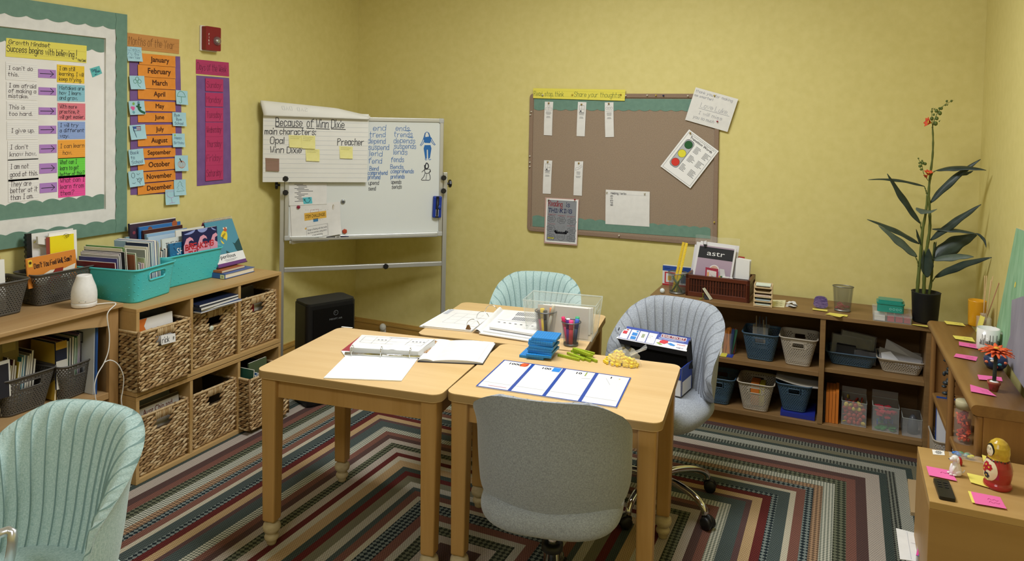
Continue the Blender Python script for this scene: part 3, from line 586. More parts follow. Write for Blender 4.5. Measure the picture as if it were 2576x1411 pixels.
line(s.mb, s.at(), [(s.w * .62, s.h * .3), (s.w * .6, s.h * .55), (s.w * .7, s.h * .75), (s.w * .9, s.h * .88)], .012, C('1f5a40'), True); line(s.mb, s.at(), [(s.w * .5, s.h * .4), (s.w * .72, s.h * .5)], .008, C('1f5a40')); fin(s, 'with a dark green plant and pink flower, beside May')
s = sticky((823, 791), (922, 882), 0, .06); line(s.mb, s.at(), [(s.w * .2, s.h * .1), (s.w * .36, s.h * .85)], .002, INKB); frame(s.mb, s.at(), s.w * .22, s.h * .1, s.w * .7, s.h * .42, .0015, INKB); rect(s.mb, s.at(.0007), s.w * .22, s.h * .1, s.w * .42, s.h * .27, C('2f55a0'))
for k in range(3): rect(s.mb, s.at(), s.w * .43, s.h * (.13 + k * .1), s.w * .69, s.h * (.17 + k * .1), C('b04050'))
fin(s, 'with a small striped flag, beside July')
s = sticky((817, 947), (910, 1043), 0, .06); lines_on(s, 'Back|to|School', INKB, s.h * .2, .12, .002); fin(s, 'reading Back to School, beside September')
s = sticky((815, 1085), (910, 1177), 0, .05)
ring(s.mb, s.at(), s.w * .3, s.h * .28, .009, .0016, INK, 14, .012); line(s.mb, s.at(), [(s.w * .55, s.h * .2), (s.w * .65, s.h * .28), (s.w * .75, s.h * .2)], .0016, INK); line(s.mb, s.at(), [(s.w * .2, s.h * .75), (s.w * .3, s.h * .8), (s.w * .4, s.h * .75)], .0016, INK)
ring(s.mb, s.at(), s.w * .68, s.h * .62, .011, .0016, INK, 12, .009); line(s.mb, s.at(), [(s.w * .5, s.h * .5), (s.w * .72, s.h * .65), (s.w * .9, s.h * .5)], .0016, INK); line(s.mb, s.at(), [(s.w * .68, s.h * .72), (s.w * .7, s.h * .9)], .0016, INK); fin(s, 'with a line-drawn bird, beside November')
s = sticky((1114, 572), (1188, 664), 0, -.04); line(s.mb, s.at(), [(s.w * .12, s.h * .42), (s.w * .2, s.h * .18), (s.w * .45, s.h * .06), (s.w * .7, s.h * .2), (s.w * .8, s.h * .45)], .0018, GRN, True); line(s.mb, s.at(), [(s.w * .12, s.h * .44), (s.w * .8, s.h * .44)], .0018, GRN); line(s.mb, s.at(), [(s.w * .45, s.h * .44), (s.w * .45, s.h * .85), (s.w * .3, s.h * .92), (s.w * .25, s.h * .82)], .0018, GRN); fin(s, 'with a green umbrella, beside April')
s = sticky((1092, 712), (1178, 799), 0, -.03); lines_on(s, 'Bye|  Bye|School', INKB, s.h * .19, .14, .002); fin(s, 'reading Bye Bye School, beside June')
s = sticky((1092, 847), (1170, 931), 0, -.03); lines_on(s, ' Happy|Birthday', C('3a5a80'), s.h * .18, .1, .0016); disc(s.mb, s.at(), s.w * .2, s.h * .13, .005, C('8fbf4a'), 10); fin(s, 'reading Happy Birthday, beside August')
s = sticky((1107, 987), (1190, 1081), 0, -.04); OR = C('c96a30')
for rx in (.022, .014, .005): ring(s.mb, s.at(), s.w * .5, s.h * .58, rx, .0018, OR, 18, .018)
line(s.mb, s.at(), [(s.w * .5, s.h * .42), (s.w * .38, s.h * .22)], .005, INK); fin(s, 'with an orange pumpkin, beside October')
s = sticky((1102, 1142), (1176, 1234), 0, -.03); DG = C('4a7a6a')
line(s.mb, s.at(), [(s.w * .5, s.h * .1), (s.w * .3, s.h * .3), (s.w * .42, s.h * .32), (s.w * .22, s.h * .55), (s.w * .4, s.h * .56), (s.w * .18, s.h * .75), (s.w * .85, s.h * .72), (s.w * .62, s.h * .54), (s.w * .78, s.h * .5), (s.w * .58, s.h * .3), (s.w * .68, s.h * .28), (s.w * .5, s.h * .1)], .0014, DG); fin(s, 'with a line-drawn fir tree, beside December')
s = wcard((1047, 1205), (1135, 1291), .0105, SB, 0, 0, 0, rot=-.04, curl=.008); PK = C('b68ac0'); line(s.mb, s.at(), [(s.w * .1, s.h * .15), (s.w * .14, s.h * .4), (s.w * .42, s.h * .55), (s.w * .7, s.h * .4), (s.w * .75, s.h * .12)], .0016, PK, True); line(s.mb, s.at(), [(s.w * .42, s.h * .55), (s.w * .45, s.h * .88)], .0016, PK); line(s.mb, s.at(), [(s.w * .25, s.h * .9), (s.w * .65, s.h * .87)], .0016, PK)
for k in range(6): line(s.mb, s.at(), [(s.w * (.12 + k * .11), s.h * .05), (s.w * (.13 + k * .11), s.h * .18)], .0014, PK)
fin(s, 'with a lilac goblet shape, lowest under December')
# days
s = Sheet([wl(1243, 376, .002), wl(1451, 397, .002), wl(1453, 485, .002), wl(1243, 467, .002)], .0006, C('b53a68', .7), (1, 0, 0)); hand(s.mb, s.at(), 'Days of the Week', s.w * .03, s.h * .72, s.h * .5, C('4a1a30'), .002, s.w * .9)
for f in (.3, .6, .85): line(s.mb, s.at(.0003), [(0, s.h * f), (s.w, s.h * f)], .0007, C('93305a'))
s.build('header_strip', 'magenta paper strip reading Days of the Week', 'sign')
s = Sheet([wl(1245, 478, .0015), wl(1453, 494, .0015), wl(1466, 1158, .0015), wl(1249, 1180, .0015)], .0006, PURP, (1, 0, 0), bulge=.003); s.build('paper_strip', 'purple paper strip behind the magenta day cards', 'paper')
DY = [(495, 582), (586, 677), (681, 772), (776, 864), (867, 955), (958, 1043), (1050, 1138)]
for n, (a, b) in zip(['Sunday', 'Monday', 'Tuesday', 'Wednesday', 'Thursday', 'Friday', 'Saturday'], DY):
 s = wcard((1303, a), (1415, b), .006, C('bb3868', .7), 0, 0, 0, curl=.001); hand(s.mb, s.at(), n, s.w * .06, s.h * .72, s.h * .44, C('5a1838'), .002, s.w * .86); line(s.mb, s.at(.0003), [(0, s.h * .42), (s.w, s.h * .42)], .0008, C('93305a'))
 s.build('day_card', 'magenta card reading ' + n + ' in the days column', 'card', 'magenta day cards')
# strobe
a, b = wl(1268, 165), wl(1372, 328); t = thing('fire_alarm_strobe', 'red fire alarm strobe with clear lens on the upper left wall', 'fire alarm', (XL, (a.y + b.y) / 2, b.z)); RED = C('86222a', .35); h = a.z - b.z; w = b.y - a.y - .01
M = Matrix(((0, 0, 1, XL), (1, 0, 0, a.y), (0, 1, 0, b.z), (0, 0, 0, 1)))
m = MB(); m.bx((XL, a.y - .006, b.z - .004), (XL + .012, a.y + w + .004, a.z + .004), C('e5e2dc', .4)); m.build('back_plate', t, bevel=.003)
m = MB(); m.prism([(p[0] + w / 2, p[1] + h / 2) for p in rrect(w, h, .006)], .012, .042, RED, M)
mp = lambda x, y: M @ V((x, h - y, .0426))
for i, c in enumerate('FIRE'): printed(m, mp, c, w * .2, h * (.38 + i * .13), h * .085, C('e8e4de'), 0, center=True)
m.build('housing', t, bevel=.004)
m = MB(); LM = M @ Matrix.Translation((w * .72, h * .42, .04)); m.lathe([(.024, 0), (.024, .004), (.021, .012), (.012, .018), (0, .02)], mat('clear_lens', 'f2f4f4', .08, 0, .5, .9), 20, LM); m.lathe([(.0, .002), (.012, .003), (.009, .01), (0, .012)], CHROME, 12, LM); m.build('lens', t)
# ================================================================ mobile whiteboard set across the corner
WP = V((-2.97, 3.36, 0)); WQ = V((-.564 * 4.0, 4.0, 0)); WD_ = (WQ - WP).normalized(); WN = V((WD_.y, -WD_.x, 0))
K3 = 1 / 3.002
def wq(x, y, d=0.0): return onpl(620 + x * K3, 230 + y * K3, WP + WN * d, WN)
def wloc(p): return ((p - WP).dot(WD_), (p - WP).dot(WN), p.z)      # along, out, up
def WM(a, o, z): return WP + WD_ * a + WN * o + V((0, 0, z))
WMx = Matrix(((WD_.x, WN.x, 0, WP.x), (WD_.y, WN.y, 0, WP.y), (0, 0, 1, 0), (0, 0, 0, 1)))
ALU = mat('brushed_aluminium', 'c9c9c4', .4, .6); PLG = C('b9bab6', .5); BOARD = mat('whiteboard_gloss', 'dfe3e0', .25, 0, .5); KNOB = mat('black_knob', '17171a', .4)
aL, _, zB = wloc(wq(285, 1150)); aR = wloc(wq(1483, 600))[0]; zT = wloc(wq(1490, 205))[2]; zB = (zB + wloc(wq(1470, 1065))[2]) / 2
t = thing('mobile_whiteboard', 'whiteboard on an aluminium rolling stand across the room corner', 'whiteboard', (WP + WD_ * .47), atan2(WD_.y, WD_.x))
m = MB(); m.bx((aL + .015, -.008, zB + .015), (aR - .015, .004, zT - .015), BOARD, WMx); m.build('writing_surface', t)
m = MB()
for a, b in (((aL, -.014, zB), (aR, .012, zB + .024)), ((aL, -.014, zT - .024), (aR, .012, zT)), ((aL, -.014, zB + .024), (aL + .024, .012, zT - .024)), ((aR - .024, -.014, zB + .024), (aR, .012, zT - .024))): m.bx(a, b, ALU, WMx)
m.build('frame', t, bevel=.004)
for a in (aL, aR - .03):
 for z in (zB - .001, zT - .029): m = MB(); m.bx((a - .001, -.016, z), (a + .031, .0145, z + .03), PLG, WMx); m.build('corner_cap', t, bevel=.006)
m = MB(); m.bx((aL + .04, .012, zB + .004), (aR - .04, .06, zB + .008), ALU, WMx); m.bx((aL + .04, .056, zB + .004), (aR - .04, .06, zB + .018), ALU, WMx); m.build('pen_tray', t)
zp = wloc(wq(1500, 612))[2]; zcr = (wloc(wq(275, 1397))[2] + wloc(wq(1475, 1292))[2]) / 2
for i, a in enumerate((aL - .026, aR + .005)):
 m = MB(); m.bx((a, -.03, .09), (a + .026, -.002, zp), ALU, WMx); m.build('post', t, bevel=.003)
 m = MB(); m.bx((a - .002, -.26, .065), (a + .028, .44, .095), ALU, WMx); ft = m.build('base_bar', t, bevel=.003)
 for o in (-.24, .42):
  m = MB(); C_ = WMx @ Matrix.Translation((a + .013, o, .033 + RZ)) @ Matrix.Rotation(pi / 2, 4, 'Y'); m.lathe([(0, -.02), (.018, -.02), (.024, -.016), (.024, -.006), (.012, -.005), (.012, .005), (.024, .006), (.024, .016), (.018, .02), (0, .02)], KNOB, 20, C_); m.tube([(a + .013, o, .03), (a + .013, o, .068)], .006, DKM, 8, WMx); m.build('caster', ft)
 for z, oo in ((zp - .03, 0), (zp - .11, 0)):
  m = MB(); aa = a + (.03 if i == 0 else -.006); m.lathe([(0, 0), (.008, 0), (.008, .012), (.016, .014), (.017, .026), (.013, .03), (0, .03)], KNOB, 7, WMx @ Matrix.Translation((aa, .012, z)) @ Matrix.Rotation(-pi / 2, 4, 'X'), False); m.build('clamp_knob', t)
 m = MB(); s_ = -1 if i == 0 else 1; m.lathe([(0, 0), (.007, 0), (.007, .01), (.024, .012), (.025, .024), (.018, .028), (0, .028)], KNOB, 8, WMx @ Matrix.Translation((a + (.0 if i == 0 else .026), -.016, zp - .07)) @ Matrix.Rotation(s_ * pi / 2, 4, 'Y'), False); m.build('tilt_knob', t)
m = MB(); m.bx((aL, -.028, zcr), (aR + .005, -.004, zcr + .027), ALU, WMx); m.build('cross_bar', t, bevel=.003)
ak, _, zk = wloc(wq(1050, 1347)); m = MB(); m.lathe([(0, 0), (.008, 0), (.008, .006), (.016, .008), (.017, .018), (.013, .022), (0, .022)], KNOB, 7, WMx @ Matrix.Translation((ak, -.004, zcr + .014)) @ Matrix.Rotation(-pi / 2, 4, 'X'), False); m.build('clamp_knob', t)
# writing on the board
BLU = C('2268b0', .6); m = MB()
def wmap(d): return lambda x, y: WM(x, .004 + d, -y)
def wtxt(x, y, txt, h, mm, w, sw=.0042):
 p = wloc(wq(x, y, .004)); q = wloc(wq(x + w, y, .004)); hh = h * K3 / F * 4.45
 hand(m, wmap(.0006), txt, p[0], -p[2], hh, mm, sw * .8, q[0] - p[0], .3)
for x, y, w, s_ in ((957, 295, 105, 'end'), (930, 345, 125, 'trend'), (918, 392, 138, 'depend'), (922, 440, 160, 'suspend'), (930, 488, 105, 'lend'), (922, 543, 108, 'fend'), (930, 597, 72, 'Bend'), (918, 630, 150, 'comprehend'), (918, 662, 95, 'pretend'),
     (1128, 297, 112, 'ends'), (1115, 343, 145, 'trends'), (1113, 390, 168, 'depends'), (1115, 432, 172, 'suspends'), (1110, 477, 112, 'lends'), (1092, 533, 103, 'fends'), (1087, 584, 103, 'Bends'), (1090, 617, 178, 'comprehends'), (1090, 657, 108, 'pretends')): wtxt(x, y, s_, 40 if y < 560 else 31, BLU, w, .0045)
for x, y, w, s_ in ((922, 705, 82, 'upend'), (922, 748, 58, 'send'), (1093, 697, 80, 'upends'), (1098, 735, 78, 'sends')): wtxt(x, y, s_, 30, INK, w, .0042)
def wl2(pts, mm, w=.0035, fill=False):
 P = [wloc(wq(x, y, .004)) for x, y in pts]; P = [(p[0], -p[2]) for p in P]
 if fill: blob(m, wmap(.0005), P, mm)
 else: line(m, wmap(.0008), P, w, mm, True)
wl2([(1205, 297), (1240, 295)], BLU); wl2([(1225, 348), (1258, 346)], BLU)
wl2([(1350, 345), (1382, 340), (1398, 350), (1388, 390), (1345, 388), (1335, 352)], BLU, fill=True); wl2([(1345, 405), (1390, 405), (1397, 430), (1385, 505), (1372, 505), (1370, 440), (1362, 440), (1362, 508), (1350, 508), (1338, 430)], BLU, fill=True)
wl2([(1350, 345), (1347, 320), (1362, 306), (1377, 318), (1380, 342)], BLU); wl2([(1350, 318), (1340, 350)], BLU, .006); wl2([(1376, 316), (1388, 348)], BLU, .006)
wl2([(1338, 352), (1325, 385), (1312, 405)], BLU); wl2([(1346, 362), (1334, 392), (1318, 410)], BLU); wl2([(1396, 352), (1410, 380), (1426, 402)], BLU); wl2([(1390, 362), (1402, 388), (1420, 405)], BLU)
wl2([(1350, 508), (1352, 517), (1362, 515)], BLU); wl2([(1375, 506), (1380, 516), (1392, 512)], BLU)
wl2([(1352, 555), (1350, 575), (1362, 582), (1374, 572), (1372, 552), (1360, 540), (1352, 555)], INK, .006); wl2([(1345, 590), (1385, 588), (1378, 615), (1350, 615), (1345, 590)], INK); wl2([(1345, 590), (1325, 608)], INK); wl2([(1385, 588), (1390, 605), (1378, 612)], INK)
wl2([(1350, 615), (1338, 645), (1320, 668), (1352, 670), (1384, 668), (1386, 640), (1378, 615)], INK); wl2([(1362, 620), (1355, 665)], INK, .0025); wl2([(1348, 582), (1346, 560)], INK, .007)
m.build('marker_writing', t)
# flip chart pad
LINED = noisy('lined_paper', 'e4e3dc', 'eae9e3', (6, 6, 6), .8, .05); LN = C('b9bec6', .8)
t = thing('flip_chart_pad', 'large ruled flip chart pad draped over the whiteboard', 'flip chart', WM(.12, .03, 1.0), atan2(WD_.y, WD_.x))
s = Sheet([wq(126, 150, .035), wq(924, 172, .035), wq(910, 686, .035), wq(122, 684, .035)], .006, LINED, WN, bulge=.004)
for i in range(1, 15): line(s.mb, s.at(.0005), [(.003, s.h * i / 15), (s.w - .003, s.h * i / 15)], .0012, LN)
def pf(x, y): return ((x - 126) / 798 * s.w, (y - 150 - (x - 126) / 798 * 22) / 525 * s.h)
def ptx(x, y, txt, h, w, mm=INK, sw=.0045): a, b = pf(x, y); hand(s.mb, s.at(.001), txt, a, b, h / 525 * s.h, mm, sw, w / 798 * s.w, .15)
for x, y, txt, w in ((218, 258, 'Because', 205), (450, 268, 'of', 55), (520, 272, 'Winn', 100), (635, 275, 'Dixie', 108)):
 ptx(x, y, txt, 60, w); a, b = pf(x, y + 8); line(s.mb, s.at(.001), [(a, b), (a + w / 798 * s.w, b + .002)], .004, INK)
ptx(140, 318, 'main characters:', 44, 385); ptx(180, 388, 'Opal', 48, 110); ptx(180, 457, 'Winn Dixie', 46, 240); ptx(685, 406, 'Preacher', 50, 212)
s.mb.build('front_page', t)
m = MB(); N_ = 24
top = lambda u: wq(105 + 830 * u, 65 + (87 * u if u < .69 else 60 + (u - .69) * 194), .02); fr = lambda u: wq(130 + 795 * u, 178 + 30 * u, .062); bk = lambda u: wq(42 + 760 * u, 372 + 30 * u, -.05)
def roll(u, v):
 a, b, c = fr(u), top(u), bk(u); w = .004 * sin(u * 17) + .003 * sin(u * 31 + 1)
 if v < .25: k = v / .25; return a + V((0, 0, -.006 * (1 - k))) - WN * .018 * (1 - k) ** 2
 if v < .65:
  k = (v - .25) / .4; mid = a.lerp(b, .75) + WN * (.03 + w); p = a.lerp(mid, k).lerp(mid.lerp(b, k), k); return p
 k = (v - .65) / .35; mid = b + WN * (-.07) + V((0, 0, -.01)); return b.lerp(mid, k).lerp(mid.lerp(c, k), k)
m.grid(roll, N_, 30, LINED); m.build('turned_over_sheets', t, solid=.002)
m = MB(); GR = C('b3b5b8', .8)
def rmap(x, y): q = roll(x, y); return q + WN * .0025
for i, c in enumerate('SAD DAD'):
 hand(m, lambda x, y: rmap(min(max(.86 - x, 0), 1), .5 - y * 1.0), c, .44 + i * .035, .12, .12, GR, .004, .028)
m.build('faint_lettering', t)
YS = noisy('yellow_sticky', 'e6df8e', 'ece6a0', (30, 30, 30), .75, .03)
def pnote(tl, br, mm, label, txt=(), name='sticky_note', d=.0395):
 c = [wq(tl[0], tl[1], d), wq(br[0], tl[1] + (br[0] - tl[0]) * .05, d), wq(br[0], br[1], d), wq(tl[0] + 6, br[1] - (br[0] - tl[0]) * .04, d)]
 q = Sheet(c, .0006, mm, WN, curl=.006)
 for i, l in enumerate(txt): scrib(q.mb, q.at(), q.w * .1, q.h * (.16 + .13 * i), q.w * (.75 - .1 * i), q.h * .07, C('8d8a5c'), .0009)
 q.build(name, label, 'sticky note')
pnote((318, 328), (424, 426), YS, 'yellow sticky note left of the pair beside Opal', ('Opal', 'lonely'), d=.0395); pnote((415, 330), (519, 434), YS, 'yellow sticky note right of the pair beside Opal', ('Dear', 'she plays in', 'a very sad town'), d=.041)
pnote((445, 432), (552, 528), YS, 'yellow sticky note below the pair, beside Winn Dixie', ('smelly dog', 'skinny and fun')); pnote((700, 412), (802, 508), YS, 'yellow sticky note under the word Preacher', ('Her dad', 'sad and shy'))
pnote((142, 502), (247, 603), noisy('brown_sticky', '8d6f5c', '97796a', (6, 6, 200), .8, .05), 'brown square note at the lower left of the flip chart', ('Gloria',))
# papers, magnets, eraser, marker on the whiteboard
s = Sheet([wq(330, 800, .0055), wq(600, 785, .0055), wq(620, 1130, .0055), wq(325, 1150, .0055)], .0008, PAPER, WN); s.build('paper_sheet', 'white sheet mostly hidden behind the two papers on the whiteboard', 'paper')
s = Sheet([wq(318, 690, .008), wq(607, 690, .008), wq(606, 850, .008), wq(322, 862, .008)], .0008, PAPER, WN, curl=.004)
for i in range(13): x0 = .15 + .06 * (i % 3 > 0) + .04 * (i % 3 > 1); rect(s.mb, s.at(), s.w * x0, s.h * (.05 + i * .063), s.w * (x0 + random.uniform(.15, .4)), s.h * (.075 + i * .063), C('6a6a6e'))
s.build('paper_sheet', 'typed list sheet hanging under the flip chart', 'paper')
s = Sheet([wq(425, 802, .0125), wq(492, 797, .0125), wq(498, 845, .0125), wq(432, 850, .0125)], .0006, C('5cc0cc'), WN); line(s.mb, s.at(), [(s.w * .15, s.h * .4), (s.w * .3, s.h * .75), (s.w * .6, s.h * .8), (s.w * .85, s.h * .35)], .0022, INK, True); line(s.mb, s.at(), [(s.w * .1, s.h * .2), (s.w * .25, s.h * .45)], .0022, INK); line(s.mb, s.at(), [(s.w * .1, s.h * .42), (s.w * .25, s.h * .22)], .0022, INK); ring(s.mb, s.at(), s.w * .72, s.h * .15, .004, .002, INK, 12)
s.build('sticky_note', 'turquoise sticky note with a drawn smile on the typed list', 'sticky note')
s = Sheet([wq(330, 864, .0095), wq(706, 832, .0095), wq(716, 1070, .0095), wq(345, 1155, .0095)], .0008, PAPER, WN, nu=8, nv=8); p0 = s.p
s.p = lambda u, v: p0(u, v) + WN * (.03 * max(0, (u + v - 1.45) / .55) ** 2); s.mb = MB(); s.mb.grid(lambda u, v: s.p(u, v), 12, 12, PAPER); s.mb.grid(lambda u, v: s.p(u, v) - WN * .0008, 12, 12, PAPER); at = s.at(.0006)
f = lambda x, y: ((x - 335) / 378 * s.w, (y - 850 + (x - 335) * .1) / 280 * s.h)
def fr4(x0, y0, x1, y1): a, b = f(x0, y0); c, d = f(x1, y1); return a, b, c, d
a, b, c, d = fr4(437, 905, 604, 946); rect(s.mb, at, a, b, c, d, C('e2b24a')); printed(s.mb, s.at(.0009), 'STEM CHALLENGES', (a + c) / 2, d - (d - b) * .3, (d - b) * .45, C('7a5a1a'), .01, (c - a) * .9, True)
a, b, c, d = fr4(484, 880, 548, 898); frame(s.mb, at, a, b, c, d, .0012, C('b05a5a')); a, b, c, d = fr4(503, 950, 540, 972); rect(s.mb, at, a, b, c, d, C('3f7fae'))
a, b, c, d = fr4(447, 1010, 612, 1092); frame(s.mb, at, a, b, c, d, .0012, C('8a8a8e'))
for i, l in enumerate(('Design a floating raft that holds', 'the most pennies, using plastic', 'straws and string.')): printed(s.mb, at, l, (a + c) / 2, b + (d - b) * (.34 + .24 * i), (d - b) * .14, C('4a4a50'), 0, (c - a) * (.9 if i < 2 else .5), True)
a, b, _, _ = fr4(443, 1023, 450, 1030); disc(s.mb, at, a, b, .0055, C('e2b24a')); printed(s.mb, s.at(.0009), '1', a, b + .003, .006, C('ffffff'), 0, None, True)
for i in range(16): a, b, _, _ = fr4(random.uniform(425, 620), random.choice((880, 960, 1000, 1100)), 0, 0); disc(s.mb, at, a, b, .0016, C('9a9a9e'), 8)
s.build('paper_sheet', 'paper headed STEM Challenges with a curled lower corner, on the whiteboard', 'paper')
def clip(name, pts, lab):
 m = MB(); m.tube(pts, .0009, mat('paperclip_cream', 'd8ccb0', .4, .3), 6); obj(name, m, lab, 'paper clip')
q0 = wq(650, 886, .0125); ux, uz = WD_, V((.0, 0, 1)); cl = [q0 + ux * (x * .001) + uz * (z * .001) for x, z in ((2, 6), (3, 20), (6, 24), (9, 20), (7, 2), (4, -2), (0, 2), (1, 22), (6, 28))]; clip('paper_clip', cl, 'cream paper clip at the top of the STEM Challenges paper')
for px, r, mm, lab, n in (((730, 832), .014, mat('silver_magnet', 'b9bcba', .35, .7), 'round silver magnet on the whiteboard', 24), ((393, 872), .011, C('8a2038', .4), 'dark red magnet holding the STEM Challenges paper', 6), ((742, 1057), .0155, C('b8482c', .4), 'orange red diamond magnet low on the whiteboard', 6)):
 c = wloc(wq(px[0], px[1], .012)); o = .005 if n == 24 or n == 6 and px[0] > 700 else .0115; m = MB(); m.lathe([(r * .95, 0), (r, .003), (r * .9, .007), (r * .6, .008), (0, .008)], mm, n, WMx @ Matrix.Translation((c[0], o, c[2])) @ Matrix.Rotation(-pi / 2, 4, 'X') @ Matrix.Rotation(.4, 4, 'Z'), n == 24)
 if n == 24: m.lathe([(r * .6, .0081), (r * .5, .0086), (0, .0086)], C('55585a', .5), 24, WMx @ Matrix.Translation((c[0], o, c[2])) @ Matrix.Rotation(-pi / 2, 4, 'X'))
 obj('magnet', m, lab, 'magnet')
a, b = wloc(wq(1406, 790, .01)), wloc(wq(1468, 950, .01)); t = thing('whiteboard_eraser', 'blue whiteboard eraser with a pen clipped in, on the right of the board', 'eraser', WM(a[0], .004, b[2])); BLE = C('1d3a9a', .45); Mz = WMx @ Matrix.Translation(((a[0] + b[0]) / 2, .005, (a[2] + b[2]) / 2)) @ Matrix.Rotation(.03, 4, 'Y'); w, h = b[0] - a[0], a[2] - b[2]
m = MB(); m.bx((-w / 2, 0, -h / 2), (w / 2, .028, h / 2), BLE, Mz); m.build('body', t, bevel=.006); m = MB(); m.bx((-w * .2, .028, -h * .46), (w * .12, .036, h * .5), C('10131c', .4), Mz); m.tube([(-w * .06, .038, -h * .4), (-w * .06, .038, h * .4)], .006, C('20242e', .4), 10, Mz); m.bx((-w * .2, .0362, -h * .42), (w * .1, .0366, -h * .1), C('e8e8e8'), Mz); m.build('clipped_pen', t)
m = MB(); m.ball((w * .18, .026, 0), (.016, .012, .016), C('22429f', .45), 14, Mz); m.build('thumb_grip', t)
def marker(p, q, body, cap, label, lab2=None, r=.0055, name='dry_erase_marker', group=None):
 p, q = V(p), V(q); t = thing(name, label, 'marker', tuple(p), 0, group); m = MB(); e = p.lerp(q, .72); m.tube([p, e], r, body, 12); m.tube([e, e.lerp(q, .05)], r * .8, body, 12)
 if lab2: m.tube([p.lerp(q, .25), p.lerp(q, .55)], r * 1.02, lab2, 12)
 m.build('barrel', t); m = MB(); m.tube([e, q.lerp(e, .06), q], [r * 1.08, r * 1.02, r * .8], cap, 12); m.build('cap', t); return t
a1, a2 = wloc(wq(545, 1130, .035)), wloc(wq(772, 1116, .035)); zt = zB + .008 + .006
marker(WM(a1[0], .035, zt), WM(a2[0], .035, zt), C('dcdcd8', .4), C('1c1f4a', .4), 'white dry erase marker with a dark blue cap on the board tray', C('3a3a44', .5)); marker(WM(a1[0] + .10, .047, zt), WM(a2[0] - .055, .047, zt), C('14141a', .4), C('14141a', .4), 'black dry erase marker behind the white one on the board tray')
# ================================================================ cork board on the back wall
K4 = 1 / 3.207
def bq(x, y, d=0.0): return ony(1310 + x * K4, 200 + y * K4, YB - d)
CORK = noisy('cork_felt', '8d7a66', 'a28f7b', (260, 260, 260), .9, .15); CORKF = noisy('cork_felt_frame', '86705e', '967f6c', (260, 260, 260), .85, .15)
cs = [bq(80, 113), bq(1608, 116), bq(1586, 1345), bq(58, 1218)]; t = thing('cork_board', 'brown cork pin board with green scalloped strips on the back wall', 'pin board', tuple(cs[3].lerp(cs[2], .5)))
def quad(fs, o): return [c + V((0, -o, 0)) for c in fs]
def cb(u, v, d=.009): p = cs[0].lerp(cs[1], u).lerp(cs[3].lerp(cs[2], u), v); return p + V((0, -d, 0))
Sheet([cb(.01, .02, .008), cb(.99, .02, .008), cb(.99, .98, .008), cb(.01, .98, .008)], .007, CORK, (0, -1, 0)).mb.build('cork_panel', t)
def fu(u): return u
m = MB(); W_ = (cs[1] - cs[0]).length; Hh = (cs[3] - cs[0]).length
def rr(ins, r, d): return [cb((p[0] + W_ / 2) / W_, (-p[1] + Hh / 2) / Hh, d) for p in rrect(W_ - 2 * ins, Hh - 2 * ins, r, 4)]
o0, o1, i1, i0 = rr(0, .025, 0), rr(0, .025, .016), rr(.024, .006, .016), rr(.024, .006, .006); n = len(o0); k = lambda a, b: [(i + a * n, (i + 1) % n + a * n, (i + 1) % n + b * n, i + b * n) for i in range(n)]
m.add(o0 + o1 + i1 + i0, k(0, 1) + k(1, 2) + k(2, 3), CORKF); m.build('frame', t, bevel=.003)
def strip(px_top, px_bot, scal_bottom, nm):
 (x0, ya), (x1, yb) = px_top; (_, yc), (_, yd) = px_bot; n = 150; m = MB(); A = []; B = []
 for i in range(n + 1):
  u = i / n; x = x0 + (x1 - x0) * u; w = 13 * abs(sin(u * pi * 17)) ** .8
  A.append(bq(x, ya + (yb - ya) * u - (w if not scal_bottom else 0), .0095)); B.append(bq(x, yc + (yd - yc) * u + (w if scal_bottom else 0), .0095))
 m.add(A + B, [(i, i + 1, n + 2 + i, n + 1 + i) for i in range(n)], GREEN); m.build(nm, t, solid=.001)
strip(((108, 152), (1552, 158)), ((108, 236), (1552, 246)), True, 'border_strip'); strip(((95, 1105), (1530, 1205)), ((95, 1184), (1530, 1284)), False, 'border_strip')
def pin(px, col, label, d=.012, cat='push pin'):
 p = bq(px[0], px[1], d); m = MB(); m.lathe([(.0008, -.006), (.0008, 0), (.0045, 0), (.0045, .0015), (.0025, .004), (.0025, .008), (.0045, .0095), (.004, .011), (0, .0112)], col, 10, Matrix.Translation(p) @ Matrix.Rotation(pi / 2, 4, 'X')); obj('push_pin', m, label, cat, 'push pins on and around the cork board')
CLR = C('cfc9b8', .3); RP = C('a02434', .3); YP = C('c8b04a', .3); BP = C('25305a', .3); BZ = mat('brass', 'b09250', .35, .8)
def bsheet(c, m_, d=.0105, **kw): return Sheet([bq(x, y, d) for x, y in c], .0008, m_, (0, -1, 0), **kw)
s = bsheet([(100, 70), (845, 82), (838, 172), (100, 150)], C('e8dc5a', .7), .018)
for f_ in (.25, .75): line(s.mb, s.at(.0004), [(0, s.h * f_), (s.w, s.h * f_)], .0008, C('c2b848'))
OLV = C('5a6a3a'); hand(s.mb, s.at(), 'Read, stop, think', s.w * .01, s.h * .76, s.h * .45, OLV, .0026, s.w * .34); hand(s.mb, s.at(), 'Share your thoughts.', s.w * .46, s.h * .72, s.h * .42, OLV, .0026, s.w * .5)
s.build('header_strip', 'yellow strip reading Read, stop, think, Share your thoughts, atop the cork board', 'sign')
for px, c, l in (((180, 125), CLR, 'clear push pin after Read on the yellow strip'), ((418, 122), YP, 'pale push pin in the middle of the yellow strip'), ((808, 122), BZ, 'brass push pin at the right end of the yellow strip')): pin(px, c, l, .0195)
LG = C('77777c'); LB = ['first bookmark in the top row, with a book doodle', 'second bookmark in the top row, with a window doodle', 'third bookmark in the top row, with a cloud doodle', 'lower left bookmark, above the Reading is Thinking poster', 'lower right bookmark, with a slanted book doodle']
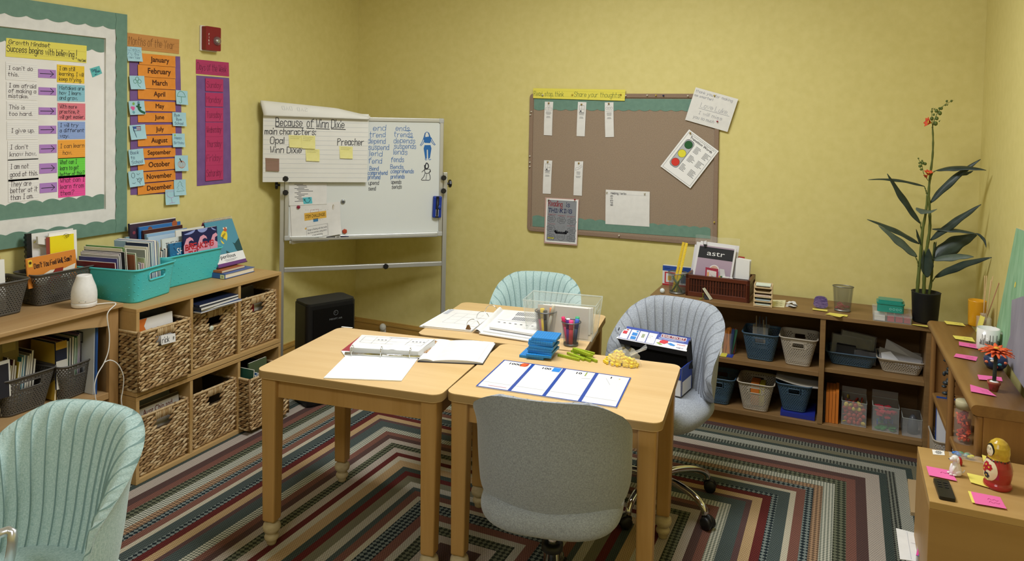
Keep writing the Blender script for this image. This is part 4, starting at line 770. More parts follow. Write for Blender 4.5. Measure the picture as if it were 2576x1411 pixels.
for i, c in enumerate(([(195, 178), (262, 180), (252, 452), (186, 448)], [(462, 180), (530, 183), (516, 459), (450, 456)], [(678, 185), (748, 183), (752, 463), (682, 465)], [(188, 651), (254, 654), (242, 923), (177, 920)], [(436, 660), (504, 660), (493, 938), (425, 934)])):
 s = bsheet(c, PAPER, .0115, bulge=.003); at = s.at()
 x, y, w = s.w * .2, s.h * .1, s.w * .6
 if i == 0: ring(s.mb, at, s.w * .5, s.h * .13, .007, .0012, LG, 12); frame(s.mb, at, x - .006, s.h * .18, x + w + .006, s.h * .25, .0012, LG); line(s.mb, at, [(s.w * .5, s.h * .18), (s.w * .5, s.h * .25)], .0012, LG)
 if i in (1, 3): frame(s.mb, at, x, y, x + w, y + .045, .0014, LG); line(s.mb, at, [(x, y + .022), (x + w, y + .022)], .0012, LG); line(s.mb, at, [(x + w / 2, y), (x + w / 2, y + .045)], .0012, LG); disc(s.mb, at, x + w * .3, y + .034, .005, C('3a3a40'), 10)
 if i == 2: [ring(s.mb, at, s.w * (.25 + .25 * k_), s.h * .17, .007, .0012, LG, 12) for k_ in range(3)]; line(s.mb, at, [(s.w * .12, s.h * .25), (s.w * .88, s.h * .25)], .0012, LG); line(s.mb, at, [(s.w * .3, s.h * .1), (s.w * .5, s.h * .05), (s.w * .6, s.h * .1)], .0012, LG)
 if i == 4: line(s.mb, at, [(s.w * .1, s.h * .26), (s.w * .15, s.h * .19), (s.w * .5, s.h * .17), (s.w * .52, s.h * .23), (s.w * .1, s.h * .26)], .0012, LG); line(s.mb, at, [(s.w * .5, s.h * .17), (s.w * .85, s.h * .1), (s.w * .9, s.h * .15), (s.w * .52, s.h * .23)], .0012, LG)
 for j in range(5): w2 = s.w * random.uniform(.4, .66); rect(s.mb, at, s.w * .5 - w2 / 2, s.h * (.3 + j * .034) + (j > 2) * .006, s.w * .5 + w2 / 2, s.h * (.311 + j * .034) + (j > 2) * .006, LG)
 s.build('bookmark', 'narrow white ' + LB[i], 'bookmark', 'white bookmarks pinned to the cork board')
for px, l in (((228, 190), 'brass push pin on the first top bookmark'), ((492, 200), 'brass push pin on the second top bookmark'), ((712, 194), 'brass push pin on the third top bookmark'), ((220, 664), 'brass push pin on the lower left bookmark'), ((470, 674), 'brass push pin on the lower right bookmark')): pin(px, BZ, l, .0125)
# reading is thinking poster
s = bsheet([(197, 950), (470, 965), (455, 1340), (188, 1320)], C('c3a197', .6), .0185); q = bsheet([(208, 958), (464, 972), (450, 1328), (196, 1308)], C('f0eeec', .5), .0192, mb=s.mb); at = q.at(.0003); W2, H2 = q.w, q.h
rect(q.mb, at, W2 * .045, H2 * .03, W2 * .955, H2 * .965, C('8d9096', .5)); at = q.at(.0007)
hand(q.mb, at, 'Reading', W2 * .07, H2 * .17, H2 * .12, C('8e2430'), .0045, W2 * .46); hand(q.mb, at, 'is', W2 * .64, H2 * .17, H2 * .1, INKB, .0045, W2 * .13); hand(q.mb, at, 'THINKING', W2 * .08, H2 * .31, H2 * .085, INKB, .0055, W2 * .76)
def cloud(x, y, rx, ry):
 line(q.mb, at, [(x + rx * (1 + .14 * cos(7 * a)) * cos(a), y + ry * (1 + .14 * cos(7 * a)) * sin(a)) for a in [i * 2 * pi / 42 for i in range(43)]], .0014, INK)
 for j in range(4): rect(q.mb, at, x - rx * .6, y - ry * .5 + j * ry * .3, x + rx * random.uniform(.3, .65), y - ry * .42 + j * ry * .3, C('3a3c40'))
for x, y in ((.18, .46), (.5, .48), (.83, .5), (.17, .68), (.83, .7), (.18, .88), (.82, .88)): cloud(W2 * x, H2 * y, W2 * .125, H2 * .075)
rect(q.mb, q.at(.0005), W2 * .08, H2 * .885, W2 * .28, H2 * .92, C('c8c040'))
for x, y, tx in ((.08, .375, 'question'), (.38, .39, 'connect'), (.68, .4, 'predict'), (.06, .59, ''), (.68, .61, '')): hand(q.mb, at, tx, W2 * x, H2 * y, H2 * .035, C('a04a50'), .0014, W2 * .25)
for k_ in range(26): a = k_ / 25 * pi; x = W2 * (.5 - .16 * cos(a)); line(q.mb, at, [(x, H2 * (.79 - .03 * sin(a))), (x - W2 * .05 * cos(a) + random.uniform(-.004, .004), H2 * (.79 - .045 * sin(a) - (.045 if abs(cos(a)) > .6 else 0)))], .0035, INK)
blob(q.mb, at, [(W2 * (.5 - .16 * cos(a)), H2 * (.795 - .035 * sin(a))) for a in [i * pi / 16 for i in range(17)]], INK)
line(q.mb, at, [(W2 * .38, H2 * .8), (W2 * .39, H2 * .89), (W2 * .5, H2 * .95), (W2 * .61, H2 * .89), (W2 * .62, H2 * .8)], .0013, INK, True); ring(q.mb, at, W2 * .45, H2 * .86, .006, .0012, INK, 10); ring(q.mb, at, W2 * .55, H2 * .86, .006, .0012, INK, 10)
for x, y in ((.4, .65), (.58, .64), (.44, .72), (.54, .71)): ring(q.mb, at, W2 * x, H2 * y, W2 * .03, .0012, LG, 12)
q.build('poster', 'grey hand-lettered poster reading Reading is Thinking, over the cork board edge', 'poster'); pin((225, 966), CLR, 'clear push pin at the top left of the Reading is Thinking poster', .0205); pin((438, 968), RP, 'dark red push pin at the top right of the Reading is Thinking poster', .0205)
s = bsheet([(686, 888), (1041, 905), (1038, 1188), (683, 1165)], PAPER, .0115, bulge=.002); at = s.at(); rect(s.mb, s.at(.0004), s.w * .04, s.h * .12, s.w * .96, s.h * .125, C('b9b9be')); hand(s.mb, at, 'Helping Verbs', s.w * .12, s.h * .12, s.h * .06, INK, .0022, s.w * .36)
for i, l in enumerate(('am', 'is', 'are', 'was', 'were')): hand(s.mb, at, l, s.w * .11, s.h * (.2 + .065 * i), s.h * .06, INK, .0018, s.w * .065)
s.build('paper_sheet', 'white sheet headed Helping Verbs low on the cork board', 'paper'); pin((696, 908), CLR, 'clear push pin at the left of the Helping Verbs sheet', .0135); pin((1001, 918), CLR, 'clear push pin at the right of the Helping Verbs sheet', .0135)
s = bsheet([(1412, 62), (1755, 158), (1668, 423), (1326, 325)], PAPER, .019, bulge=.003); at = s.at(); PCL = C('9a9aa2')
for i, (l, h, x, w, y) in enumerate((('thank you for making', .075, .03, .88, .13), ('me smarter!', .07, .03, .45, .25), ('Love Luke.', .14, .24, .66, .52), ('I will miss', .09, .24, .58, .72), ('you so much', .085, .16, .5, .87))): hand(s.mb, at, l, s.w * x, s.h * y, s.h * h, PCL, .0024, s.w * w)
line(s.mb, at, [(s.w * .22, s.h * .56), (s.w * .93, s.h * .55)], .002, PCL); s.build('letter', 'tilted white pencil letter signed at the top right of the cork board', 'letter'); pin((1563, 130), YP, 'pale push pin at the top of the pencil letter', .0215); pin((1587, 338), RP, 'dark red push pin low on the pencil letter', .0215)
s = bsheet([(1358, 402), (1598, 578), (1368, 878), (1127, 700)], C('f1f0ee', .6), .0195); at = s.at(); frame(s.mb, s.at(.0004), s.w * .045, s.h * .03, s.w * .955, s.h * .97, .0012, INK)
printed(s.mb, at, 'Transition Words', s.w * .52, s.h * .135, s.h * .05, INK, .014, s.w * .72, True)
printed(s.mb, at, 'Use common words and sentences with', s.w * .52, s.h * .07, s.h * .022, C('5a5a5e'), 0, s.w * .78, True); m2 = C('b9bbbd')
s.mb.add([s.at(.0005)(s.w * .25 + p[0], s.h * .5 + p[1]) for p in rrect(s.w * .27, s.h * .68, .02)], [list(range(20))], INK); s.mb.add([s.at(.0007)(s.w * .25 + p[0], s.h * .5 + p[1]) for p in rrect(s.w * .25, s.h * .66, .018)], [list(range(20))], m2)
for yy, c in ((.27, '1f5a2c'), (.5, 'e6dc3a'), (.73, 'd8382c')): disc(s.mb, s.at(.0009), s.w * .25, s.h * yy, s.w * .115, INK, 28); disc(s.mb, s.at(.0011), s.w * .25, s.h * yy, s.w * .108, C(c, .5), 28)
for yy, x0 in ((.2, .45), (.2, .74), (.42, .45), (.42, .72), (.66, .42), (.66, .7)):
 for j in range(6): rect(s.mb, at, s.w * x0, s.h * (yy + j * .026), s.w * (x0 + random.uniform(.1, .2)), s.h * (yy + .009 + j * .026), C('55555a'))
s.build('paper_sheet', 'tilted Transition Words sheet with green, yellow and red circles', 'paper'); pin((1368, 432), BZ, 'brass push pin at the top corner of the Transition Words sheet', .0215)
for px, c, l in (((1022, 128), CLR, 'clear push pin on the top frame, left of the yellow one'), ((1092, 128), YP, 'yellow push pin on the top frame of the cork board'), ((1152, 130), BP, 'dark blue push pin on the top frame of the cork board'), ((850, 130), CLR, 'clear push pin on the top frame right beside the yellow strip'), ((1350, 132), CLR, 'clear push pin on the top frame near the pencil letter'),
                 ((1562, 1150), YP, 'yellow push pin low on the right frame'), ((795, 1258), CLR, 'clear push pin on the bottom frame of the cork board')): pin(px, c, l, .0165)
for px, l in (((88, 260), 'topmost clear push pin at the left frame edge'), ((80, 285), 'second clear push pin down the left frame edge'), ((76, 618), 'third clear push pin down the left frame edge'), ((76, 668), 'fourth clear push pin down the left frame edge'), ((76, 702), 'lowest clear push pin at the left frame edge')): pin(px, CLR, l, .0165)
# ================================================================ things on and in the left shelves
def book(name, label, group, M, w, h, t, col, pages='e6e0d0', hard=0.0, rough=.4, cat='book', draw=None, spine_draw=None):
 """book in its own frame: x across the cover (spine at x=0), y through the thickness, z up; front cover faces -y"""
 o = M.translation; b = thing(name, label, cat, tuple(o), 0, group); cm = col if not isinstance(col, str) else C(col, rough); e = hard; k = .0012 if not hard else .0022
 m = MB(); m.bx((0, 0, -e), (w + e, k, h + e), cm, M); m.bx((0, t - k, -e), (w + e, t, h + e), cm, M); m.bx((-k * .5, 0, -e), (k, t, h + e), cm, M)
 if draw:
  for f in draw if isinstance(draw, (list, tuple)) else [draw]: f(m, lambda x, y, d=.0005: M @ V((x, -d, h - y)), w, h)
 m.build('cover', b); m = MB(); m.bx((k, k, 0), (w - .001, t - k, h), C(pages, .8), M); m.build('pages', b); return b
def sidewaysM(x_spine, y, z, lean=0, tw=0):      # book standing with its open edge towards the room (+X), cover facing -Y, leaning in Y
 return Matrix.Translation((x_spine, y, z)) @ Matrix.Rotation(tw, 4, 'Z') @ Matrix.Rotation(lean, 4, 'X')
def facingM(x, y_left, z, lean=0, tw=0):          # book standing with its cover towards the room (+X), left edge at y_left
 return Matrix.Translation((x, y_left, z)) @ Matrix.Rotation(tw, 4, 'Z') @ Matrix.Rotation(pi / 2, 4, 'Z') @ Matrix.Rotation(lean, 4, 'X')
# ---- woven baskets
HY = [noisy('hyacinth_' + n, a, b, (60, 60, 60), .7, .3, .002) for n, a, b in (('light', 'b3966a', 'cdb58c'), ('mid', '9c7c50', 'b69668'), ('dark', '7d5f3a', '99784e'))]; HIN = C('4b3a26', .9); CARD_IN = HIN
BW, BD, BH = .264, .33, .248
def woven(label):
 t = thing('woven_basket', label, 'basket', (0, 0, 0), 0, 'woven hyacinth baskets in the cube shelves')    # local: front at +x = 0, back at x = -BD
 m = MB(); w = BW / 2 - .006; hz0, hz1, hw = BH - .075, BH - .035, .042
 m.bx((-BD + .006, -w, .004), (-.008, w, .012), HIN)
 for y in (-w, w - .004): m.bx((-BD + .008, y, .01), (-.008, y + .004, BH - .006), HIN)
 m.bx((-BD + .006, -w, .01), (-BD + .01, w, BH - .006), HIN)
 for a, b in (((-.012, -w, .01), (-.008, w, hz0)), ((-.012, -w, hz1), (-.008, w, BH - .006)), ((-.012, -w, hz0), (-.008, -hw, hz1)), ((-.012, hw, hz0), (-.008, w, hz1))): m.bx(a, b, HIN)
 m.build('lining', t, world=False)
 def lumps(nm, n_u, width, place, hole=False):
  m = MB(); rows = 22; rp = BH / rows; lu = width / n_u
  for r in range(rows):
   for c in range(n_u + 1):
    u = -width / 2 + (c + (.5 if r % 2 else 0)) * lu + random.uniform(-.002, .002); z = (r + .5) * rp + random.uniform(-.0008, .0008)
    if abs(u) > width / 2 - .002: continue
    if hole and abs(u) < hw and hz0 < z < hz1: continue
    if hole and abs(u) < hw * .95 and z >= hz1: continue
    m.ball((0, 0, 0), (lu * .70, .0068, rp * .56), random.choice(HY), 6, place(u, z) @ Matrix.Rotation((-.42 if r % 2 else -.05) + random.uniform(-.16, .16), 4, 'Y'))
  if hole:
   for i in range(9): m.ball((0, 0, 0), (.0062, .009, .022), random.choice(HY[:2]), 6, place(-hw + .005 + i * .0093, (hz1 + BH) / 2))
  m.build(nm, t, world=False)
 lumps('woven_front', 8, BW, lambda u, z: Matrix.Translation((-.006, u, z)) @ Matrix.Rotation(pi / 2, 4, 'Z'), True)
 for s in (-1, 1): lumps('woven_side', 11, BD, lambda u, z, s=s: Matrix.Translation((-BD / 2 + u, s * (BW / 2 - .004), z)))
 m = MB(); R4 = [(-.006 + p[0] - BD / 2 + .006, p[1]) for p in rrect(BD - .01, BW - .006, .012, 3)]
 for k_ in range(2): m.tube([(p[0], p[1], BH - .003 + .002 * sin(i * 2.2 + k_ * 3)) for i, p in enumerate(R4)], .006, HY[k_], 6, None, True)
 for s in (-1, 1): m.tube([(-.006, s * (BW / 2 - .004), .004), (-.006, s * (BW / 2 - .004), BH)], .006, HY[2], 6)
 m.build('rim', t, world=False); return t
bl = ['woven basket in the upper left cube with a white name card in its handle', 'woven basket in the upper middle cube with flat books piled on it', 'woven basket in the upper right cube, next to the whiteboard', 'woven basket in the lower left cube with a tall picture book in it', 'woven basket in the lower middle cube with an empty looking dark inside', 'woven basket pulled out of the lower right cube, behind the table leg']
zu, zl = ZM + .021, RZ + .021
pos = [(-2.588, 2.237, zu, 0), (-2.622, 2.537, zu, 0), (-2.628, 2.815, zu, 0), (-2.622, 2.257, zl, 0), (-2.622, 2.54, zl, 0), (-2.536, 2.805, zl, radians(-2))]
b0 = woven(bl[0])
for i, (x, y, z, r) in enumerate(pos):
 if i == 0: move(b0, (x, y, z), r)
 else: dup(b0, (x, y, z), r, bl[i])
s = Sheet([onx(405, 844, -2.577), onx(441, 838, -2.577), onx(442, 859, -2.577), onx(406, 868, -2.577)], .001, CARDW, (1, 0, 0)); hand(s.mb, s.at(), 'rick', s.w * .08, s.h * .82, s.h * .6, INK, .0028, s.w * .5); printed(s.mb, s.at(), 'F', s.w * .82, s.h * .7, s.h * .35, INK, .01)
s.build('name_card', 'white handwritten name card behind the handle hole of the upper left basket', 'card')
GL = 'books standing in the woven baskets'
def fb(x, y, z, w, h, t, col, label, lean=-.08, draw=None, pages='e8e2d4', group=None, hard=0): return book('book', label, group, facingM(x, y, z, lean), w, h, t, col, pages, hard, draw=draw)
fb(-2.633, 2.125, zu + .02, .20, .262, .008, 'e6e2dc', 'white backed picture book with an orange corner in the upper left basket', draw=lambda m, mp, w, h: blob(m, mp, [(0, 0), (w * .36, -.0), (w * .28, .03), (w * .34, .06), (0, .08)], C('d8752c')))
fb(-2.69, 2.122, zu + .02, .22, .285, .012, '23262c', 'black book at the back of the upper left basket')
AUNT = lambda m, mp, w, h: (printed(m, mp, 'Aunt Chip and', w * .54, h * .17, .024, C('8a3328'), .006, w * .62, True), printed(m, mp, 'the Great', w * .54, h * .285, .024, C('8a3328'), .006, w * .42, True), printed(m, mp, 'PATRICIA POLACCO', w * .6, h * .66, .014, C('3a3230'), .004, w * .7, True), rect(m, mp, 0, 0, w, .012, C('4a4034')))
fb(-2.652, 2.138, zl + .012, .238, .262, .009, 'd9d2c6', 'picture book titled Aunt Chip and the Great in the lower left basket', draw=AUNT)
fb(-2.70, 2.15, zl + .012, .22, .268, .012, '8b8f90', 'grey book behind the Aunt Chip picture book'); fb(-2.73, 2.45, zl + .012, .13, .25, .01, '57493c', 'brown book in the dark lower middle basket'); fb(-2.77, 2.46, zl + .012, .16, .235, .01, '2b2a2c', 'black book behind the brown one in the lower middle basket')
fb(-2.69, 2.72, zu + .02, .15, .262, .01, '2d2a2a', 'dark book standing in the upper right basket'); fb(-2.655, 2.80, zu + .015, .085, .215, .008, 'dedad0', 'white book with a red stripe behind the upper right basket handle', draw=lambda m, mp, w, h: rect(m, mp, w * .1, 0, w * .35, h, C('a82e38')))
for i, (y, h, c, lb) in enumerate(((2.70, .27, '2e5a48', 'tall dark green book'), (2.712, .24, 'd8d4c8', 'white book'), (2.722, .25, '2f63a0', 'blue book'), (2.733, .245, 'c8c2b0', 'cream book'))): book('book', lb + ' at the left of the pulled out basket', None, sidewaysM(-2.75, y, zl + .012, -.06), .19, h, .008, c)
fb(-2.595, 2.745, zl + .012, .12, .285, .008, '4e5c40', 'green patterned book standing in the pulled out basket'); fb(-2.575, 2.785, zl + .012, .14, .225, .006, 'd9c9b4', 'cream book whose title begins THE in the pulled out basket', draw=lambda m, mp, w, h: printed(m, mp, 'THE', w * .14, .04, .022, C('7a2e26'), .01))
zt = zu + BH + .012
for i, (c, tk, dx, dy, an, lb) in enumerate((('d8dce4', .004, 0, 0, .05, 'thin white edged book at the bottom of the flat pile'), ('2b4a86', .009, -.004, .004, -.03, 'blue book second from the bottom of the flat pile'), ('20242c', .011, .006, -.006, .06, 'black book second from the top of the flat pile'), ('1d2740', .009, -.01, .0, .02, 'navy book topmost of the flat pile'))):
 book('book', lb + ' on the upper middle basket', 'flat books on the upper middle basket', Matrix.Translation((-2.575 + dx, 2.41 + dy, zt + tk)) @ Matrix.Rotation(an + pi / 2, 4, 'Z') @ Matrix.Rotation(-pi / 2, 4, 'X') , .235, .22, tk, c, 'dcdad4'); zt += tk + .0008
m = MB(); m.lathe([(0, 0), (.012, 0), (.0125, .003), (.011, .005), (.004, .007), (0, .007)], C('c9cdbb', .3), 20, Matrix.Translation((-2.612, 2.503, zu + .166)) @ Matrix.Rotation(pi / 2, 4, 'Y')); obj('button_magnet', m, 'small pale round button on the upper middle basket front', 'button')
# perforated plastic baskets
def pbasket(label, col, loc, rz, tw, td, bw, bd, h, group, r=.03, slot=.045, taper_rim=.006, handles=(-1, 1)):
 t = thing('plastic_basket', label, 'basket', loc, rz, group); per = 2 * (tw + td) - 1.7 * r; n = 2 * int(per / .0062 / 2)
 def loop(w, d, rad):
  P = rrect(w, d, rad, 5); P = P + [P[0]]; L = [0]
  for a, b in zip(P, P[1:]): L.append(L[-1] + sqrt((a[0] - b[0]) ** 2 + (a[1] - b[1]) ** 2))
  out = []; j = 0
  for i in range(n):
   s_ = L[-1] * i / n
   while L[j + 1] < s_: j += 1
   k_ = (s_ - L[j]) / max(1e-9, L[j + 1] - L[j]); out.append((P[j][0] + (P[j + 1][0] - P[j][0]) * k_, P[j][1] + (P[j + 1][1] - P[j][1]) * k_))
  return out
 lo, hi = loop(bw, bd, r * .8), loop(tw, td, r); zs = [0, .006]; z = .010
 while z < h - .012: zs += [z, z + .0038]; z += .0078
 zs += [h - .004, h]; pt = lambda i, z: (lo[i][0] + (hi[i][0] - lo[i][0]) * z / h, lo[i][1] + (hi[i][1] - lo[i][1]) * z / h, z)
 m = MB(); vs = [pt(i, z) for z in zs for i in range(n)]; fs = []; s0, s1 = h * .66, h * .66 + .026
 for j in range(len(zs) - 1):
  zm = (zs[j] + zs[j + 1]) / 2; holerow = j >= 2 and j % 2 == 0 and j < len(zs) - 3
  for i in range(n):
   x, y, _ = pt(i, zm); front = abs(abs(y) - (bd + (td - bd) * zm / h) / 2) < .004
   if slot and front and abs(x) < slot and s0 < zm < s1 and (1 if y > 0 else -1) in handles: continue
   near = slot and front and abs(x) < slot + .008 and s0 - .006 < zm < s1 + .006
   if holerow and not near and (i + (j // 2) % 2) % 2 == 0: continue
   fs.append((j * n + i, j * n + (i + 1) % n, (j + 1) * n + (i + 1) % n, (j + 1) * n + i))
 m.add(vs, fs, col, True); m.build('perforated_wall', t, solid=.0018, world=False)
 m = MB(); m.poly([(p[0], p[1], .001) for p in lo], col); m.poly([(p[0], p[1], .003) for p in lo], col); m.build('base', t, world=False)
 m = MB(); R_ = rrect(tw + taper_rim, td + taper_rim, r + .003, 6); m.tube([(p[0], p[1], h) for p in R_], .0032, col, 8, None, True); m.build('rim', t, world=False)
 if slot:
  for s_ in handles:
   yy = lambda z: s_ * (bd + (td - bd) * z / h) / 2; m = MB(); Q = [(p[0], p[1]) for p in rrect(slot * 2, s1 - s0, .008, 3)]
   m.tube([(p[0], yy((s0 + s1) / 2 + p[1]), (s0 + s1) / 2 + p[1]) for p in Q], .0024, col, 6, None, True); m.build('handle_frame', t, world=False)
 return t
PGREY = mat('grey_plastic', '55524e', .45); PBLUE = mat('slate_blue_plastic', '3c5569', .45); PBEIGE = mat('beige_plastic', 'b3a999', .45)
GB = 'grey perforated baskets on the bookcase'
R90 = pi / 2
pbasket('grey perforated basket on the bookcase top beside the white diffuser', PGREY, (-2.968, 2.022, ZB + .001), R90, .272, .150, .222, .115, .128, GB, .025, 0)
pbasket('grey perforated basket cut off at the left edge on the bookcase top', PGREY, (-2.955, 1.717, ZB + .001), R90, .275, .165, .225, .13, .128, GB, .025, 0)
pbasket('grey basket in the middle of the bookcase shelf, full of leaning books', PGREY, (-2.87, 1.79, ZBS + .001), R90, .21, .19, .15, .14, .145, GB, .03, .042)
pbasket('grey basket at the right end of the bookcase shelf, by the blue binder', PGREY, (-2.855, 1.962, ZBS + .001), R90 + radians(7), .155, .20, .115, .15, .14, GB, .03, .03)
pbasket('grey basket at the left of the bookcase shelf, cut off by the picture edge', PGREY, (-2.86, 1.575, ZBS + .001), R90, .2, .19, .15, .14, .135, GB, .03, .042)
# things in the grey baskets on top
zb = ZB + .006
t = thing('spiral_workbook', 'white spiral workbook with black comb binding in the basket by the diffuser', 'book', (-3.0, 1.93, zb)); M = facingM(-3.0, 1.925, zb, -.05)
m = MB(); m.bx((.018, 0, 0), (.2, .008, .272), PAPER, M); mp = lambda x, y: M @ V((x, -.0006, .272 - y))
for i in range(14): x, y = random.uniform(.03, .09), random.uniform(.02, .12); line(m, mp, [(x, y), (x + random.uniform(-.015, .015), y + random.uniform(-.02, .02))], .004, C(random.choice(('c8583c', 'd9cf6a', 'cfd8d0', 'c9c2d8')))) if i < 5 else disc(m, mp, x, y, .005, C('e3e6da'), 10)
m.build('pages', t); m = MB(); m.bx((0, -.002, 0), (.02, .012, .275), C('16171a', .4), M)
for i in range(14): m.bx((-.003, -.004, .008 + i * .019), (.006, .013, .018 + i * .019), C('1c1d20', .3), M)
m.build('comb_binding', t)
M = Matrix.Translation((-2.985, 2.02, zb + .18)) @ Matrix.Rotation(.1, 4, 'X')
s = Sheet([V((-2.987, 1.955, zb + .262)), V((-2.987, 1.993, zb + .252)), V((-2.985, 1.993, zb + .222)), V((-2.985, 1.955, zb + .232))], .012, PAPER, (1, 0, 0)); s.build('tape_label', 'white folded tab sticking up at the top of the spiral workbook', 'tab')
fb(-2.972, 2.0, zb + .02, .105, .235, .012, C('f2de1c', .5), 'bright yellow cover notebook with rust edges in the basket by the diffuser', -.04, lambda m, mp, w, h: (rect(m, mp, -.016, .0, 0, h, C('8f4034')), rect(m, mp, .014, .116, w, h, C('efe9c9'))))
fb(-2.982, 2.005, zb + .01, .12, .258, .006, C('f0eeea', .7), 'white sheet bundle behind the yellow notebook', -.04)
m = MB(); m.tube([V((-2.974, 2.055 + x * .001, zb + .25 + z * .001)) for x, z in ((0, 6), (10, 10), (22, 6), (22, -4), (12, -6), (8, 2), (30, 4))], .0009, DKM, 6); obj('paper_clip', m, 'dark wire clip at the top of the yellow notebook', 'paper clip')
s = Sheet([V((-2.955, 1.928, zb + .188)), V((-2.955, 2.008, zb + .186)), V((-2.945, 2.008, zb + .10)), V((-2.945, 1.928, zb + .10))], .0006, C('ec9cbc', .7), (1, 0, 0)); ruled(s, 8, C('d884a8'))
scrib(s.mb, s.at(), s.w * .3, s.h * .18, s.w * .5, s.h * .07, C('9a4a78')); s.build('index_card', 'pink ruled index card behind the orange picture book', 'card')
def SAM(m, mp, w, h):
 hand(m, mp, "Don't You Feel Well, Sam?", w * .14, h * .24, h * .105, C('3a1c14'), .0036, w * .78, .1, rot=-.02); rect(m, mp, .006, .008, .022, .036, C('e8c23a')); disc(m, mp, .014, .02, .006, C('3a2a1a'), 10)
 blob(m, mp, [(w * .12, h * .42), (w * .3, h * .4), (w * .45, h * .34), (w * .75, h * .36), (w * .98, h * .3), (w * .95, h * .42), (w * .8, h * .55), (w * .95, h * .62), (w * .2, h * .62), (w * .15, h * .58)], C('e9e4d4')); m_ = lambda x, y: mp(x, y, .0008)
 blob(m, m_, [(w * .36, h * .62), (w * .42, h * .5), (w * .55, h * .33), (w * .72, h * .33), (w * .68, h * .5), (w * .5, h * .62)], C('8e2a1e')); blob(m, m_, [(w * .44, h * .62), (w * .5, h * .57), (w * .6, h * .53), (w * .78, h * .56), (w * .84, h * .62)], C('8a5a34')); 0
book('picture_book', "orange picture book titled Don't You Feel Well, Sam? in the basket by the diffuser", None, Matrix.Translation((-2.925, 1.878, ZB + .076)) @ Matrix.Rotation(pi / 2, 4, 'Z') @ Matrix.Rotation(-.09, 4, 'X') @ Matrix.Rotation(-.03, 4, 'Y'), .205, .12, .006, C('d98838', .4), draw=lambda m, mp, w, h: SAM(m, mp, w, .188))
def RIE(m, mp, w, h):
 frame(m, mp, w * .45, h * .5, w * .72, h * .72, .0012, C('c8b860')); disc(m, mp, w * .58, h * .6, .014, C('e3c94a'), 16); ring(m, mp, w * .5, h * .86, .018, .0014, INK, 20); disc(m, mp, w * .5, h * .87, .011, C('4a4436'), 14); printed(m, mp, 'rie', w * .18, h * .85, .012, INK, .006)
 ring(m, mp, w * .72, h * .16, .016, .003, INK, 16); rect(m, mp, w * .66, h * .1, w * .78, h * .24, C('55565a')); disc(m, mp, w * .06, h * .88, .012, C('a8744a'), 12)
fb(-2.93, 1.60, ZB + .012, .195, .195, .014, C('f1efe9', .4), 'white picture book with small drawings in the cut off basket', -.06, RIE); fb(-2.955, 1.605, ZB + .012, .19, .205, .008, 'c8683a', 'orange edged book behind the white picture book', -.06)
# diffuser and cord
dx, dy = -2.768, 1.998; t = thing('aroma_diffuser', 'white bottle-shaped aroma diffuser on the bookcase corner', 'diffuser', (dx, dy, ZB)); WPL = noisy('white_matte_plastic', 'e6e4e2', 'eceae8', (90, 90, 90), .45, .03); DM = Matrix.Translation((dx, dy, ZB))
m = MB(); DM = DM @ Matrix.Diagonal((1.2, 1.2, 1.04, 1)); m.lathe([(0, .002), (.036, .002), (.038, .004), (.0385, .016), (.038, .018)], WPL, 40, DM); m.build('base', t); m = MB(); m.lathe([(.0375, .0185), (.0385, .022), (.0392, .04), (.0385, .058), (.035, .078), (.028, .1), (.0235, .116), (.0225, .121), (.0195, .1225), (.014, .1215), (.011, .119), (0, .119)], WPL, 40, DM)
def dmp(x, y, r): a = radians(-42) + x / r; return DM @ V((r * cos(a), r * sin(a), y))
for i in range(4): ring(m, lambda x, y: dmp(x, y, .0388), -.004 + .003 * i, .034 + .002 * (i % 2), .0022, .0009, C('3fae9a'), 12)
rect(m, lambda x, y: dmp(x, y, .0394), -.012, .0255, .010, .0272, C('55605e')); m.build('shell', t); m = MB()
for a in (-.006, .004): rect(m, lambda x, y: dmp(x, y, .0388), a, .0075, a + .006, .0115, C('d2d0cd'))
m.build('button', t)
def cable(name, pts, r, mm, lab, cat='cord', n=6):
 P = [V(p) for p in pts]; out = []
 for i in range(len(P) - 1):
  p0, p1, p2, p3 = P[max(i - 1, 0)], P[i], P[i + 1], P[min(i + 2, len(P) - 1)]
  for j in range(6): k_ = j / 6; out.append(.5 * (2 * p1 + (p2 - p0) * k_ + (2 * p0 - 5 * p1 + 4 * p2 - p3) * k_ * k_ + (3 * p1 - p0 - 3 * p2 + p3) * k_ ** 3))
 m = MB(); m.tube(out + [P[-1]], r, mm, n); return obj(name, m, lab, cat)
cx = lambda x, y, X=-2.668: onx(x, y, X)
cable('power_cord', [(dx + .03, dy + .022, ZB + .006), (-2.71, 2.062, ZB + .006), (-2.682, 2.073, ZB + .003), cx(270, 790), cx(275, 840), cx(273, 880), cx(262, 912), cx(246, 940), cx(238, 968), cx(240, 1000), cx(247, 1030, -2.67), cx(250, 1090, -2.69), cx(255, 1150, -2.7)], .0022, C('e8e6e2', .5), 'white power cord hanging from the diffuser down the bookcase front')
cable('power_cord', [cx(262, 912), cx(276, 906, -2.66), cx(292, 912, -2.655), cx(304, 928, -2.655), cx(311, 950, -2.655), cx(309, 980, -2.66), cx(305, 1005, -2.66), cx(309, 1035, -2.66), cx(312, 1090, -2.66), cx(312, 1150, -2.66)], .0022, C('e3e0da', .5), 'white looping cord end beside the birch shelf side')
